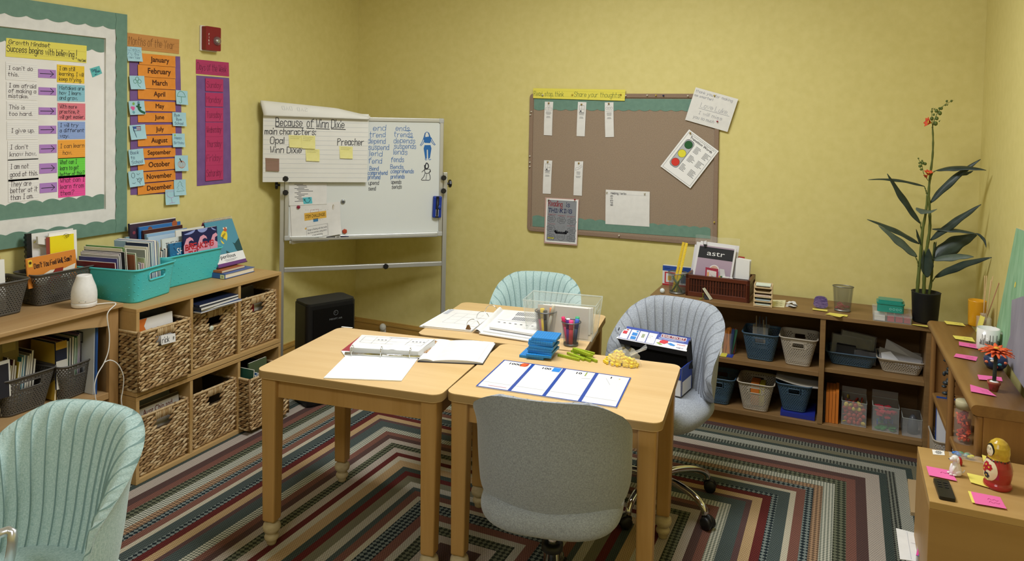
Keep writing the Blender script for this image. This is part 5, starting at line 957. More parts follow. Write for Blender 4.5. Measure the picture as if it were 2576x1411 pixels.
# ---- teal bins with books
TEALP = mat('teal_plastic', '4bc0c4', .38)
def bin_(label, loc, rz, tw, td, h, ends):
 t = thing('storage_bin', label, 'bin', loc, rz, 'teal plastic bins on the birch shelf'); bw, bd = tw - .035, td - .03
 n = 4 * 8; lo, hi = rrect(bw, bd, .03, 7), rrect(tw, td, .035, 7); N4 = len(lo); NZ = 14; wall = .0025
 P = lambda i, z, o=0: (lo[i % N4][0] + (hi[i % N4][0] - lo[i % N4][0]) * z / h, lo[i % N4][1] + (hi[i % N4][1] - lo[i % N4][1]) * z / h, z)
 # wall built from dense columns so the hand holes can be cut in it
 def dens(L):
  out = []
  for a, b in zip(L, L[1:] + L[:1]):
   k_ = max(1, int(sqrt((a[0] - b[0]) ** 2 + (a[1] - b[1]) ** 2) / .009)); out += [(a[0] + (b[0] - a[0]) * i / k_, a[1] + (b[1] - a[1]) * i / k_) for i in range(k_)]
  return out
 hi2 = dens(hi); sc = [(p[0] * bw / tw, p[1] * bd / td) for p in hi2]; N2 = len(hi2); zs = [h * i / 22 for i in range(23)]; m = MB(); s0, s1 = h * .62, h * .84
 pt = lambda i, z: (sc[i % N2][0] + (hi2[i % N2][0] - sc[i % N2][0]) * z / h, sc[i % N2][1] + (hi2[i % N2][1] - sc[i % N2][1]) * z / h, z); fs = []
 for j in range(22):
  for i in range(N2):
   zm = (zs[j] + zs[j + 1]) / 2; x = (pt(i, zm)[0] + pt(i + 1, zm)[0]) / 2; y = (pt(i, zm)[1] + pt(i + 1, zm)[1]) / 2
   on = abs(abs(x) - (bw + (tw - bw) * zm / h) / 2) < .006
   if on and abs(y) < .05 and s0 < zm < s1 and ((y / .05) ** 4 + ((zm - (s0 + s1) / 2) / ((s1 - s0) / 2)) ** 2) < 1.0: continue
   fs.append((j * N2 + i, j * N2 + (i + 1) % N2, (j + 1) * N2 + (i + 1) % N2, (j + 1) * N2 + i))
 m.add([pt(i, z) for z in zs for i in range(N2)], fs, TEALP, True)
 for j, zf in enumerate((.12, .24, .36, .48, .6, .72, .84)):          # raised dimples
  for i in range(j % 2 * 2, N2, 5):
   p, q = pt(i, h * zf), pt(i + 1, h * zf); nx, ny = q[1] - p[1], p[0] - q[0]; l_ = max(1e-6, sqrt(nx * nx + ny * ny))
   if abs(p[1]) < .055 and .55 < zf < .9 and abs(abs(p[0]) - (bw + (tw - bw) * zf) / 2) < .006: continue
   m.ball((p[0] + nx / l_ * .0005, p[1] + ny / l_ * .0005, h * zf), (.0010, .0026, .0011), TEALP, 6)
 m.build('body', t, solid=.0025, world=False)
 m = MB(); m.poly([(p[0] * bw / tw, p[1] * bd / td, .002) for p in hi], TEALP); m.build('base', t, world=False)
 m = MB(); R_ = rrect(tw + .008, td + .008, .038, 8); m.tube([(p[0], p[1], h) for p in R_], .0042, TEALP, 8, None, True); m.build('rim', t, world=False)
 for s_ in (-1, 1):
  m = MB(); zc_ = (s0 + s1) / 2; m.tube([(s_ * (bw + (tw - bw) * (zc_ + p[1]) / h) / 2 + s_ * .002, p[0], zc_ + p[1]) for p in rrect(.104, s1 - s0 + .006, .015, 4)], .003, TEALP, 6, None, True); m.build('hand_hole_rim', t, world=False)
 return t
B1M = radians(11)
bin_('teal plastic bin with its hand hole facing the room, beside the diffuser', (-2.858, 2.255, ZS + .001), B1M, .33, .255, .14, 1)
bin_('teal plastic bin lying lengthwise by the flip calendar, with Breaking The book', (-2.905, 2.575, ZS + .001), R90, .355, .235, .142, 0)
MB1 = Matrix.Translation((-2.858, 2.255, ZS + .006)) @ Matrix.Rotation(B1M, 4, 'Z'); GB1 = 'books in the teal bin beside the diffuser'
L1b = [(.160, 'maroon', '6e1c22', .008), (.178, 'violet blue', '3b3f86', .006), (.188, 'silver grey', 'a5a5ac', .006), (.194, 'pale grey', 'c2bcc4', .004), (.198, 'lilac grey', '9a95a4', .006), (.202, 'black folder', '17181c', .006), (.214, 'cream', 'd6d2bc', .005), (.22, 'grass green', '4f8a3a', .005), (.215, 'white', 'e4e1d6', .005)]
y = -.105
for i, (h, n, c, tk) in enumerate(L1b):
 M = MB1 @ Matrix.Translation((-.14 + .004 * (i % 3), y + .0, 0)) @ Matrix.Rotation(.09, 4, 'X'); book('book', n + (' book' if 'folder' not in n else '') + ' in the left row of the bin beside the diffuser', GB1, M, .19 + .01 * (i in (5,)), h, tk, c, draw=(lambda m, mp, w, h_: ring(m, mp, w * .62, h_ * .72, .02, .003, C('8f7f88'), 24)) if i == 0 else None); y += tk + .0015
y = -.035
for i, (h, n, c, tk) in enumerate(((.185, 'rust edged', '9a5a3c', .004), (.19, 'leaf patterned green', '6f8f6a', .008), (.175, 'olive', '8a9064', .004), (.14, 'dark slate', '3c3c4c', .010), (.145, 'pale lilac', 'b3a8bc', .004), (.14, 'crimson', '7d2434', .008), (.138, 'candy pink', 'e39cb4', .008), (.16, 'lime edged', 'b8c79a', .005), (.195, 'clear covered grey', '9fa39c', .010), (.205, 'cream backed', 'dedac6', .008), (.22, 'navy', '22304f', .010), (.222, 'ice blue', 'a9c6de', .008), (.224, 'light blue', '86b0dc', .008), (.226, 'royal blue', '2545a8', .016), (.222, 'fern green', '3f6f58', .008), (.215, 'pale sky', 'c9d8e2', .006))):
 M = MB1 @ Matrix.Translation((-.03 if i < 11 else -.1, y, 0)) @ Matrix.Rotation(.07, 4, 'X'); book('book', n + ' book in the right row of the bin beside the diffuser', GB1, M, .115 if i < 11 else .19, h, tk, c); y += tk + .0018
# second bin: covers to the room
GB2 = 'books in the teal bin by the flip calendar'; zf = ZS + .008
def PINKW(m, mp, w, h0):
 rect(m, mp, 0, 0, w, h0, C('1d2250', .4)); f = lambda x, y: mp(x, y, .0008); g = lambda x, y: mp(x, y, .0011); cw = C('8f9ed6'); h = .118
 for x, r in ((.14, .2), (.56, .15), (.98, .16)): blob(m, f, [(w * x + w * r * cos(a), max(0.0, h * .16 * sin(a))) for a in [i * pi / 14 for i in range(15)] if 0 <= w * x + w * r * cos(a) <= w], cw)
 pk = C('e3a0b4')
 for x in (.02, .42, .80): P = [(x - .04, 2), (x - .02, .6), (x + .06, .32), (x + .16, .26), (x + .24, .34), (x + .27, .46), (x + .2, .4), (x + .13, .44), (x + .12, .58), (x + .2, .66), (x + .34, .62), (x + .4, 2)]; blob(m, f, [(w * min(max(a, 0), 1), min(h * b, h0)) for a, b in P], pk)
 hand(m, g, 'BREAKING', w * .05, h * .76, h * .2, C('c8323c'), .009, w * .84, .3); hand(m, g, 'THE', w * .13, h * 1.02, h * .18, C('c8323c'), .008, w * .3, .2)
fb(-2.822, 2.545, zf, .205, .235, .010, C('1d2250', .4), 'picture book with pink waves titled Breaking The at the front of the teal bin', -.06, PINKW, group=GB2)
def SHC(m, mp, w, h):
 for i in range(40): x, y = random.uniform(0, .85) * w, random.uniform(0, .9) * h; a = random.uniform(-.9, .9); blob(m, mp, [(x, y), (x + .012, y + .006 + .012 * a), (x + .016, y + .02 * a), (x + .004, y - .004)], C(random.choice(('1f4a74', '2f86b4', '5fb0d0', '173a5a', '3a8a8a'))))
 printed(m, lambda x, y: mp(x, y, .001), 'SH', w * .5, h * .3, .03, C('f0f2f0'), 0, w * .48); disc(m, lambda x, y: mp(x, y, .001), w * .74, h * .7, .014, C('10141c'), 12)
fb(-2.835, 2.478, zf, .085, .186, .012, C('2b6f9e', .4), 'blue leafy book whose title begins SH beside the pink wave book', -.06, lambda m, mp, w, h: (SHC(m, mp, w * .9, h)), group=GB2)
fb(-2.855, 2.452, zf, .17, .208, .008, C('d3dbd8', .5), 'pale book whose title begins THE, behind the blue leafy book', -.06, lambda m, mp, w, h: hand(m, mp, 'THE SON', w * .12, h * .2, .022, INK, .003, w * .6), group=GB2)
fb(-2.872, 2.55, zf, .17, .235, .005, C('e8e6dc', .5), 'tall white book corner behind the pink wave book', -.08, group=GB2)
for i, (y, h, n, c, tk) in enumerate(((2.392, .20, 'cream spiral', 'd8d2bf', .012), (2.406, .198, 'ivory', 'e4decb', .014), (2.422, .175, 'tan patterned', 'a9764a', .008), (2.432, .155, 'deep purple', '3a2c5e', .012), (2.446, .16, 'steel blue', '5a8aa4', .008), (2.456, .165, 'speckled maroon', '6e4a4c', .012), (2.384, .12, 'red spiral', 'a82a34', .006))):
 book('book', n + ' spine book at the left of the bin by the flip calendar', GB2, sidewaysM(-2.985, y, zf, -.03), .13, h, tk, c)
BK = [(-3.03, 2.405, .258, .275, .012, '3a2c40', 'tall dark purple picture book leaning on the wall behind the teal bin', lambda m, mp, w, h: (rect(m, mp, 0, 0, w, .004, C('e8e4dc')), disc(m, mp, w * .08, h * .16, .008, C('8a3a4a'), 10))), (-3.012, 2.44, .235, .256, .010, '2f6fb4', 'bright blue picture book second from the wall behind the teal bin', lambda m, mp, w, h: (disc(m, mp, w * .85, h * .03, .016, C('a85a34'), 12), disc(m, mp, w * .25, h * .06, .012, C('7a4a3a'), 10))),
      (-2.997, 2.448, .225, .24, .010, '43201f', 'dark brown picture book third from the wall behind the teal bin', None), (-2.98, 2.452, .232, .224, .014, '8fb4d4', 'light blue picture book with a round logo behind the teal bin', lambda m, mp, w, h: (ring(m, mp, w * .28, h * .16, .012, .003, C('2a3a4a'), 18), rect(m, mp, w * .9, 0, w, h, C('2f6fc0')))), (-2.962, 2.445, .19, .212, .008, 'b8cfe2', 'pale blue picture book in front of the light blue one', None), (-3.035, 2.385, .03, .215, .012, '7fa0ac', 'grey blue book edge at the far left behind the teal bin', None)]
for x, y, w, h, tk, c, lb, dr in BK: fb(x + .03, y, zf, w, h, tk, C(c, .4), lb, -.07, dr, group=GB2)
# flip calendar, flat books
t = thing('flip_calendar', 'standing spiral flip calendar showing the word perilous on the birch shelf', 'calendar', (-2.86, 2.83, ZS)); p = [V((-2.905, 2.735, .992)), V((-2.915, 2.928, .992)), V((-2.79, 2.905, ZS + .045)), V((-2.785, 2.715, ZS + .045))]
s = Sheet(p, .004, C('4e8fa6', .35), (1, 0, .3)); at = s.at(); w, h = s.w, s.h
blob(s.mb, at, [(w * .4, h * .74), (w * .45, h * .6), (w * .6, h * .62), (w * .66, h * .5), (w * .8, h * .56), (w, h * .46), (w, h * .74)], C('1f4a50', .4)); blob(s.mb, at, [(0, h * .3), (w * .3, h * .45), (w * .5, h * .5), (w * .35, h * .6), (w * .1, h * .62), (0, h * .7)], C('5fa3b8', .4)); disc(s.mb, at, w * .55, h * .62, w * .12, C('5a9cb2', .4), 20)
blob(s.mb, s.at(.0009), [(w * .5 + .02 * cos(a) * 1.1 - .018 * sin(a), h * .38 + .035 * sin(a) + .004 * cos(a)) for a in [i * 2 * pi / 18 for i in range(18)]], C('e3c93a', .4)); at2 = s.at(.0013)
for i in range(7): line(s.mb, at2, [(w * .4 + .005 * i, h * .44 - .004 * i), (w * .46 + .004 * i, h * .34 - .002 * i)], .0014, INK)
disc(s.mb, at2, w * .62, h * .22, .012, C('b85a3a'), 14); disc(s.mb, at2, w * .58, h * .19, .005, C('e8dcc8'), 10); disc(s.mb, at2, w * .68, h * .19, .005, C('e8dcc8'), 10)
rect(s.mb, s.at(.0010), 0, h * .74, w, h * .93, C('e6e6e6', .5)); rect(s.mb, s.at(.0010), 0, h * .93, w, h, C('6a3a78', .5)); printed(s.mb, at2, 'perilous', w * .16, h * .835, .019, INK, .012, w * .52)
for i in range(3): rect(s.mb, at2, w * (.25 + .03 * i), h * (.865 + .018 * i), w * (.72 - .06 * i), h * (.872 + .018 * i), C('8a8a8e'))
s.mb.build('front_leaf', t); Sheet([p[0] + V((-.012, 0, 0)), p[1] + V((-.012, 0, 0)), V((-3.0, 2.925, ZS + .05)), V((-2.99, 2.73, ZS + .05))], .004, C('8a3a60', .5), (-1, 0, .3)).mb.build('back_leaf', t)
m = MB(); m.add([V((-2.785, 2.71, ZS + .042)), V((-2.79, 2.91, ZS + .042)), V((-3.0, 2.93, ZS + .042)), V((-2.99, 2.725, ZS + .042)), V((-2.785, 2.71, ZS + .047)), V((-2.79, 2.91, ZS + .047)), V((-3.0, 2.93, ZS + .047)), V((-2.99, 2.725, ZS + .047))], [(0, 1, 2, 3), (4, 5, 6, 7), (0, 1, 5, 4), (1, 2, 6, 5), (2, 3, 7, 6), (3, 0, 4, 7)], C('5d3450', .6)); m.build('stand_base', t)
m = MB()
for i in range(20): c = p[0].lerp(p[1], (i + .5) / 20) + V((-.006, 0, .002)); m.tube([c + V((.009 * cos(a), .002 * sin(a * .5), .009 * sin(a))) for a in [j * 2 * pi / 12 for j in range(12)]], .0011, C('e0dccc', .4), 5, None, True)
m.build('spiral_binding', t)
zc_ = ZS; book('book', 'thick blue covered hardback lying flat under the flip calendar', None, Matrix.Translation((-2.722, 2.69, zc_ + .0255)) @ Matrix.Rotation(.03 + pi / 2, 4, 'Z') @ Matrix.Rotation(-pi / 2, 4, 'X') @ Matrix.Translation((0, 0, 0)), .2, .25, .0235, C('3f63a6', .35), 'e4dcc8', .003, spine_draw=None)
book('book', 'thin orange covered book on the blue hardback under the flip calendar', None, Matrix.Translation((-2.745, 2.695, zc_ + .0375)) @ Matrix.Rotation(.06 + pi / 2, 4, 'Z') @ Matrix.Rotation(-pi / 2, 4, 'X'), .16, .22, .0105, C('b0663a', .5), 'd8c8a8')
s = Sheet([V((-2.7195, 2.6855, zc_ + .022)), V((-2.745, 2.6845, zc_ + .022)), V((-2.745, 2.6845, zc_ + .003)), V((-2.7195, 2.6855, zc_ + .003))], .0006, C('dfe3b0', .5), (0, -1, 0)); printed(s.mb, s.at(), 'EZ', s.w * .5, s.h * .65, s.h * .3, INK, .02, None, True); s.build('spine_label', 'pale yellow spine label on the blue hardback', 'label')
# books in the bookcase shelf baskets
GBK = 'books leaning in the grey shelf baskets'
def rowbooks(x0, y0, z, specs, where, lean, w=.13):
 y = y0
 for h, n, c, tk in specs: book('book', n + ' book in ' + where, GBK, sidewaysM(x0, y, z, lean + random.uniform(-.02, .02)), w, h, tk, c); y += tk + .002
rowbooks(-2.955, 1.70, ZBS + .005, [(.19, 'white', 'd8d4c8', .006), (.215, 'black and pink', '2c262c', .007), (.185, 'cream', 'd9d2bd', .006), (.18, 'straw', 'c8bf94', .006), (.20, 'plum', '5a2c34', .009), (.175, 'grey tan', 'b3aa98', .008), (.185, 'yellow', 'd1b53a', .010), (.20, 'teal', '2f7f8c', .008), (.205, 'sky blue', '7fb3d0', .007), (.20, 'white edged', 'c9c5bc', .008), (.205, 'grey', '8f8a84', .008), (.215, 'dark brown', '3a302b', .010), (.18, 'bright white', 'e6e3da', .006)], 'the middle shelf basket', -.10)
fb(-2.84, 1.715, ZBS + .05, .075, .235, .006, '8a7a44', 'tan picture book with a ribbon crest in the middle shelf basket', -.05, lambda m, mp, w, h: (rect(m, mp, w * .2, h * .08, w * .85, h * .22, C('a89450')), ring(m, mp, w * .5, h * .4, .012, .002, C('3a3020'), 14), rect(m, mp, w * .1, h * .62, w * .9, h * .8, C('c8b450'))), group=GBK)
fb(-2.875, 1.645, ZBS + .04, .10, .25, .008, '2e2226', 'dark maroon picture book at the left of the middle shelf basket', -.05, group=GBK)
fb(-2.775, 1.66, ZBS + .09, .055, .135, .006, 'd9d6ce', 'white edged black book in front at the left of the middle shelf basket', -.05, lambda m, mp, w, h: rect(m, mp, .0, .012, w * .9, h, C('22222a')), group=GBK)
rowbooks(-2.95, 1.895, ZBS + .005, [(.22, 'yellow capped', 'c2a03c', .008), (.225, 'black', '1d1d22', .007), (.20, 'green striped', '4f7a4a', .005), (.22, 'rose', 'a86a74', .005), (.215, 'pale pink', 'd8aab4', .005), (.225, 'maroon', '6a2438', .006), (.22, 'leaf green', '2f5c34', .010), (.23, 'navy', '20284c', .008), (.232, 'cream', 'cfc8b4', .006), (.225, 'mint', 'a8c4b0', .005), (.23, 'green', '3f7a52', .005), (.235, 'lilac', '8a78a8', .006), (.24, 'violet', '4a3a78', .006)], 'the basket beside the blue binder', -.03, .15)
fb(-2.785, 1.895, ZBS + .05, .045, .185, .006, '262a3a', 'black and white lettered book in front in the basket beside the blue binder', -.03, lambda m, mp, w, h: (rect(m, mp, 0, h * .4, w, h, C('cfcbc0')), rect(m, mp, 0, 0, w, h * .16, C('b8902c'))), group=GBK)
rowbooks(-2.95, 1.52, ZBS + .005, [(.17, 'tan', 'a8926a', .012), (.18, 'dark', '3a3236', .012), (.16, 'white', 'd6d2c8', .010), (.175, 'olive', '6a6a44', .010)], 'the cut off left shelf basket', -.06)
t = thing('ring_binder', 'white ring binder with blue edge standing at the right end of the bookcase shelf', 'binder', (-2.85, 2.05, ZBS)); M = Matrix.Translation((-2.99, 2.012, ZBS + .001)) @ Matrix.Rotation(-.02, 4, 'X')
m = MB(); m.bx((0, 0, 0), (.255, .004, .27), C('c9ccd0', .4), M)
for z in (.06, .2): m.bx((.15, -.0008, z), (.19, 0, z + .045), C('55585e'), M); m.bx((.156, -.0012, z + .006), (.184, -.0008, z + .039), C('b8bcc2'), M)
m.build('cover', t); m = MB(); m.bx((.0, .004, 0), (.262, .012, .275), C('274f8c', .5), M); m.build('blue_case', t)
for i, (y, w, h, c) in enumerate(((1.42, .045, .2, '2f5a74'), (1.468, .04, .205, '35607a'), (1.51, .035, .2, '2c5068'), (1.548, .04, .215, '1f3a50'), (1.59, .03, .2, '28465c'), (1.622, .03, .19, '6a4a4a'), (1.655, .02, .205, '7a2c34'))):
 book('book', ('slate blue' if i < 5 else 'reddish') + ' thick book on the bottom shelf of the bookcase', 'thick books on the bottom shelf of the bookcase', sidewaysM(-2.93, y, .061, 0) @ Matrix.Translation((.16, w, 0)) @ Matrix.Rotation(pi, 4, 'Z'), .16, h, w - .003, c)
# ================================================================ on the tables
def onT(x, y, d=0.0): return onz(x, y, TZ + d)
def flat(pts, th, mm, d=0.0, **kw): return Sheet([onT(x, y, d + th) for x, y in pts], th, mm, (0, 0, 1), **kw)
INKL = C('8d9096', .8)
# place value mat
s = flat([(1268, 905), (1588, 950), (1552, 1025), (1197, 971)], .003, C('dfdfe1', .3), .0005); at = s.at(.0004); BL2 = C('2449a0', .3); w, h = s.w, s.h
for x in (.245, .495, .745): rect(s.mb, at, w * x - .006, 0, w * x + .006, h, BL2)
frame(s.mb, s.at(.0005), 0, 0, w, h, .005, BL2)
for x, t_ in ((.07, '1000'), (.335, '100'), (.60, '10'), (.86, '1')): printed(s.mb, at, t_, w * x, h * .13, .017, INK, .018)
rect(s.mb, at, w * .158, h * .05, w * .2, h * .15, C('d8572c', .4)); blob(s.mb, at, [(w * .158, h * .05), (w * .172, h * .02), (w * .216, h * .02), (w * .2, h * .05)], C('e2693a', .4)); blob(s.mb, at, [(w * .2, h * .05), (w * .216, h * .02), (w * .216, h * .11), (w * .2, h * .15)], C('b8431e', .4))
rect(s.mb, at, w * .415, h * .03, w * .475, h * .17, C('2f86d8', .4)); rect(s.mb, at, w * .668, h * .03, w * .677, h * .17, C('8fa04a', .4)); rect(s.mb, at, w * .92, h * .1, w * .93, h * .125, C('c8c078', .4))
for y in (.82,): line(s.mb, at, [(w * .01, h * y), (w * .24, h * y)], .0008, INKL); line(s.mb, at, [(w * .26, h * y), (w * .49, h * y)], .0008, INKL); line(s.mb, at, [(w * .51, h * y), (w * .74, h * y)], .0008, INKL); line(s.mb, at, [(w * .76, h * y), (w * .98, h * y)], .0008, INKL)
line(s.mb, at, [(w * .66, h * .26), (w * .72, h * .24)], .0012, INKL); line(s.mb, at, [(w * .83, h * .15), (w * .88, h * .35)], .0008, INKL); rect(s.mb, at, w * .075, h * .915, w * .21, h * .925, C('c87a8a'))
s.build('place_value_mat', 'white place value mat with blue dividers and the headings 1000, 100, 10, 1', 'mat')
# blue flats
TBM = Matrix.Translation((tB[0], tB[1], 0)) @ Matrix.Rotation(RB_, 4, 'Z'); FLB = C('2585cc', .35); FLD = C('1d6fb0', .4)
def flatblock(cx, cy, z, rz, label):
 M = Matrix.Translation((cx, cy, z)) @ Matrix.Rotation(rz, 4, 'Z'); m = MB(); g = .0094; k = .0003
 m.bx((-.047, -.047, .0012), (.047, .047, .0088), FLD, M)
 for i in range(10):
  for j in range(10): x, y = -.047 + i * g, -.047 + j * g; m.bx((x + k, y + k, .0084), (x + g - k, y + g - k, .0095), FLB, M)
  for (a, b) in (((-.047 + i * g + k, -.0475, .0006), (-.047 + (i + 1) * g - k, -.0462, .009)), ((-.047 + i * g + k, .0462, .0006), (-.047 + (i + 1) * g - k, .0475, .009))): m.bx(a, b, FLB, M); m.bx((a[1], a[0], a[2]), (b[1], b[0], b[2]), FLB, M)
 return obj('counting_block', m, label, 'counting block', 'blue hundred flats stacked on the right front table')
c = onT(1361, 894); zs_ = TZ + .0005
st = [(-.022, -.008, .0, 'lowest blue hundred flat, sticking out at the left of the stack'), (.004, -.012, .1, 'second blue hundred flat from the table'), (.010, .002, -.04, 'third blue hundred flat from the table'), (.006, 0, .02, 'fourth blue hundred flat from the table'), (.012, .0, .0, 'fifth blue hundred flat from the table'), (.006, .004, .05, 'sixth blue hundred flat from the table'), (.012, .002, -.05, 'seventh blue hundred flat, second from the top of the stack'), (.018, .006, .04, 'topmost blue hundred flat of the stack')]
for i, (dx, dy, an, lb) in enumerate(st): flatblock(c.x + dx, c.y + dy, zs_ + i * .0099, RB_ + an, lb)
# green rods
RODG = C('b6ca38', .4); RODD = C('95a82c', .5)
def rod(p, q, z, label, roll=0):
 a, b = onT(*p, z - TZ), onT(*q, z - TZ); d = (b - a); L = .094; mid = (a + b) / 2; an = atan2(d.y, d.x); M = Matrix.Translation((mid.x, mid.y, z + .0048)) @ Matrix.Rotation(an, 4, 'Z') @ Matrix.Rotation(roll, 4, 'X'); m = MB()
 for i in range(10):
  x = -L / 2 + i * L / 10; m.bx((x + .0004, -.0043, -.0043), (x + L / 10 - .0004, .0043, .0043), RODG, M); m.bx((x + .0018, -.0047, -.0028), (x + L / 10 - .0018, .0047, .0028), RODD, M); m.bx((x + .0018, -.0028, -.0047), (x + L / 10 - .0018, .0028, .0047), RODD, M)
 m.bx((-L / 2, -.0036, -.0036), (L / 2, .0036, .0036), RODD, M); return obj('counting_rod', m, label, 'counting rod', 'green ten rods piled on the right front table')
z0 = TZ + .0004
for p, q, z, lb in (((1405, 896), (1456, 908), z0, 'green ten rod at the left front of the pile'), ((1425, 890), (1472, 909), z0, 'green ten rod second from the front of the pile'), ((1440, 893), (1488, 912), z0, 'green ten rod third from the front, ending beside the bag'), ((1455, 892), (1508, 915), z0, 'green ten rod sticking out farthest to the right'), ((1438, 886), (1490, 898), z0 + .0098, 'green ten rod in the middle of the upper layer'), ((1444, 880), (1495, 893), z0 + .0098, 'green ten rod at the back of the upper layer'), ((1441, 880), (1487, 897), z0 + .0196, 'topmost green ten rod of the pile')): rod(p, q, z, lb)
# bag of yellow cubes
YC = C('f3d63c', .5); bc = onT(1563, 916); random.seed(11); placed = []
def cubes(cx, cy, rx, ry, layers):
 for k in range(layers):
  f = 1 - k / (layers + .3); nx, ny = int(rx * f / .0056), int(ry * f / .0056)
  for i in range(-nx, nx + 1):
   for j in range(-ny, ny + 1):
    if (i / (nx + .5)) ** 2 + (j / (ny + .5)) ** 2 > 1 or (i + j + k) % 2 or (k == 0 and nx > 2 and abs(i) < nx - 1 and abs(j) < ny - 1): continue
    P = V((cx + i * .0078 + random.uniform(-.001, .001), cy + j * .0078 + random.uniform(-.001, .001), TZ + .0066 + k * .0088)); m = MB(); q = .0047; m.bx((-q, -q, -q), (q, q, q), YC, Matrix.Translation(P) @ Matrix.Rotation(random.uniform(0, 1.5), 4, 'Z') @ Matrix.Rotation(random.choice((0, 0, .25, -.25)), 4, 'X'))
    tag(m.build('unit_cube', bevel=.0005), 'small yellow unit cube in the clear plastic bag', 'cube', 'yellow unit cubes in the clear bag')
cubes(bc.x - .014, bc.y + .004, .036, .032, 5); cubes(bc.x + .036, bc.y - .004, .022, .022, 3)
BAG = mat('clear_bag', 'f4f4ee', .18, 0, .5, .0, 1.1, .17); m = MB()
def bag(u, v):
 a = 2 * pi * u; r = 1 + .05 * sin(5 * a + 3 * v * 4) + .04 * sin(9 * a); z = .058 * v ** .9; k = sqrt(max(0.0, 1 - (v * .96) ** 3)); return V((bc.x + .004 + .066 * r * cos(a) * k * (1 - .25 * v) + .015 * v, bc.y + .042 * r * sin(a) * k, TZ + .0012 + z * (1 + .1 * sin(3 * a))))
m.grid(bag, 40, 14, BAG, closeu=True); p0 = V((bc.x + .03, bc.y, TZ + .045)); p1 = V((bc.x + .085, bc.y + .012, TZ + .07))
m.grid(lambda u, v: p0.lerp(p1, v) + V((-.006 + .012 * sin(pi * u), (u - .5) * (.02 + .05 * v), .004 * sin(u * 15 + v * 5) - (1 - v) * .006)), 20, 8, BAG); obj('plastic_bag', m, 'clear plastic bag of yellow unit cubes on the right front table', 'bag')
# open red binder on table A
RBN = C('a02c3c', .4); t = thing('ring_binder', 'open white and red ring binder with a stack of worksheets on the left front table', 'binder', tuple(onT(945, 925))); WB = C('eceeee', .35)
q = [onT(868, 896, .004), onT(1048, 906, .004), onT(1010, 957, .004), onT(814, 950, .004)]; Sheet(q, .0035, WB, (0, 0, 1)).mb.build('front_cover', t, bevel=.001)
q = [onT(905, 846, .004), onT(1093, 855, .004), onT(1060, 893, .004), onT(858, 882, .004)]; Sheet(q, .0035, RBN, (0, 0, 1)).mb.build('back_cover', t, bevel=.001)
q = [onT(858, 882, .004), onT(1060, 893, .004), onT(1048, 906, .004), onT(868, 896, .004)]; Sheet(q, .0035, WB, (0, 0, 1)).mb.build('spine', t)
ctl = [onT(910, 842, .035), onT(1094, 853, .035), onT(1052, 882, .03), onT(880, 872, .03)]
random.seed(5)
def wav(s, amp=.003):
 p0 = s.p; s.p = lambda u, v: p0(u, v) + s.n * (amp * sin(9 * u + 2) * v * v + amp * .6 * sin(23 * u) * v ** 3 - .012 * max(0, v - .75) ** 1 * 2); return s
base = Sheet([c_ - V((0, 0, .003)) for c_ in ctl], .022, C('dedfe0', .8), (0, 0, 1)); base.mb.build('page_stack', t)
s = wav(Sheet(ctl, .001, PAPER, (0, 0, 1))); s.mb = MB(); s.mb.grid(lambda u, v: s.p(u, v), 30, 14, PAPER); s.mb.grid(lambda u, v: s.p(u, v) - V((0, 0, .001)), 30, 14, PAPER); at = s.at(.0008); w, h = s.w, s.h
frame(s.mb, at, w * .07, h * .12, w * .95, h * .62, .001, INKL); rect(s.mb, at, w * .40, h * .07, w * .66, h * .11, C('c9cbce'))
for x in (.24, .44, .72): line(s.mb, at, [(w * x, h * .12), (w * x, h * .62)], .0009, INKL)
line(s.mb, at, [(w * .07, h * .42), (w * .95, h * .42)], .0009, INKL)
for x, n in ((.28, 3), (.76, 4)): [rect(s.mb, at, w * (x + .05 * i), h * .3, w * (x + .025 + .05 * i), h * .35, C('85888e')) for i in range(n)]
s.mb.build('worksheet', t); m = MB(); a, b = onT(868, 889, .008), onT(1056, 898, .008); m.tube([a, b], .006, CHROME, 10)
for f_ in (.10, .49, .875):
 c_ = a.lerp(b, f_); ax = (b - a).normalized(); up = V((0, 0, 1)); fw = up.cross(ax); m.tube([c_ + fw * (.016 * cos(k)) + up * (.012 + .02 * sin(k)) for k in [i * 2 * pi / 16 for i in range(16)]], .0016, CHROME, 6, None, True)
m.build('ring_mechanism', t)
s = Sheet([onT(1092, 855, .012), onT(1100, 858, .012), onT(1074, 888, .010), onT(1066, 886, .010)], .006, noisy('leopard_edge', '6a4428', 'd0b088', (160, 160, 160), .7, 0, lo=.45, hi=.55), (0, 0, 1)); s.build('notebook', 'leopard patterned notebook edge under the red binder', 'notebook')
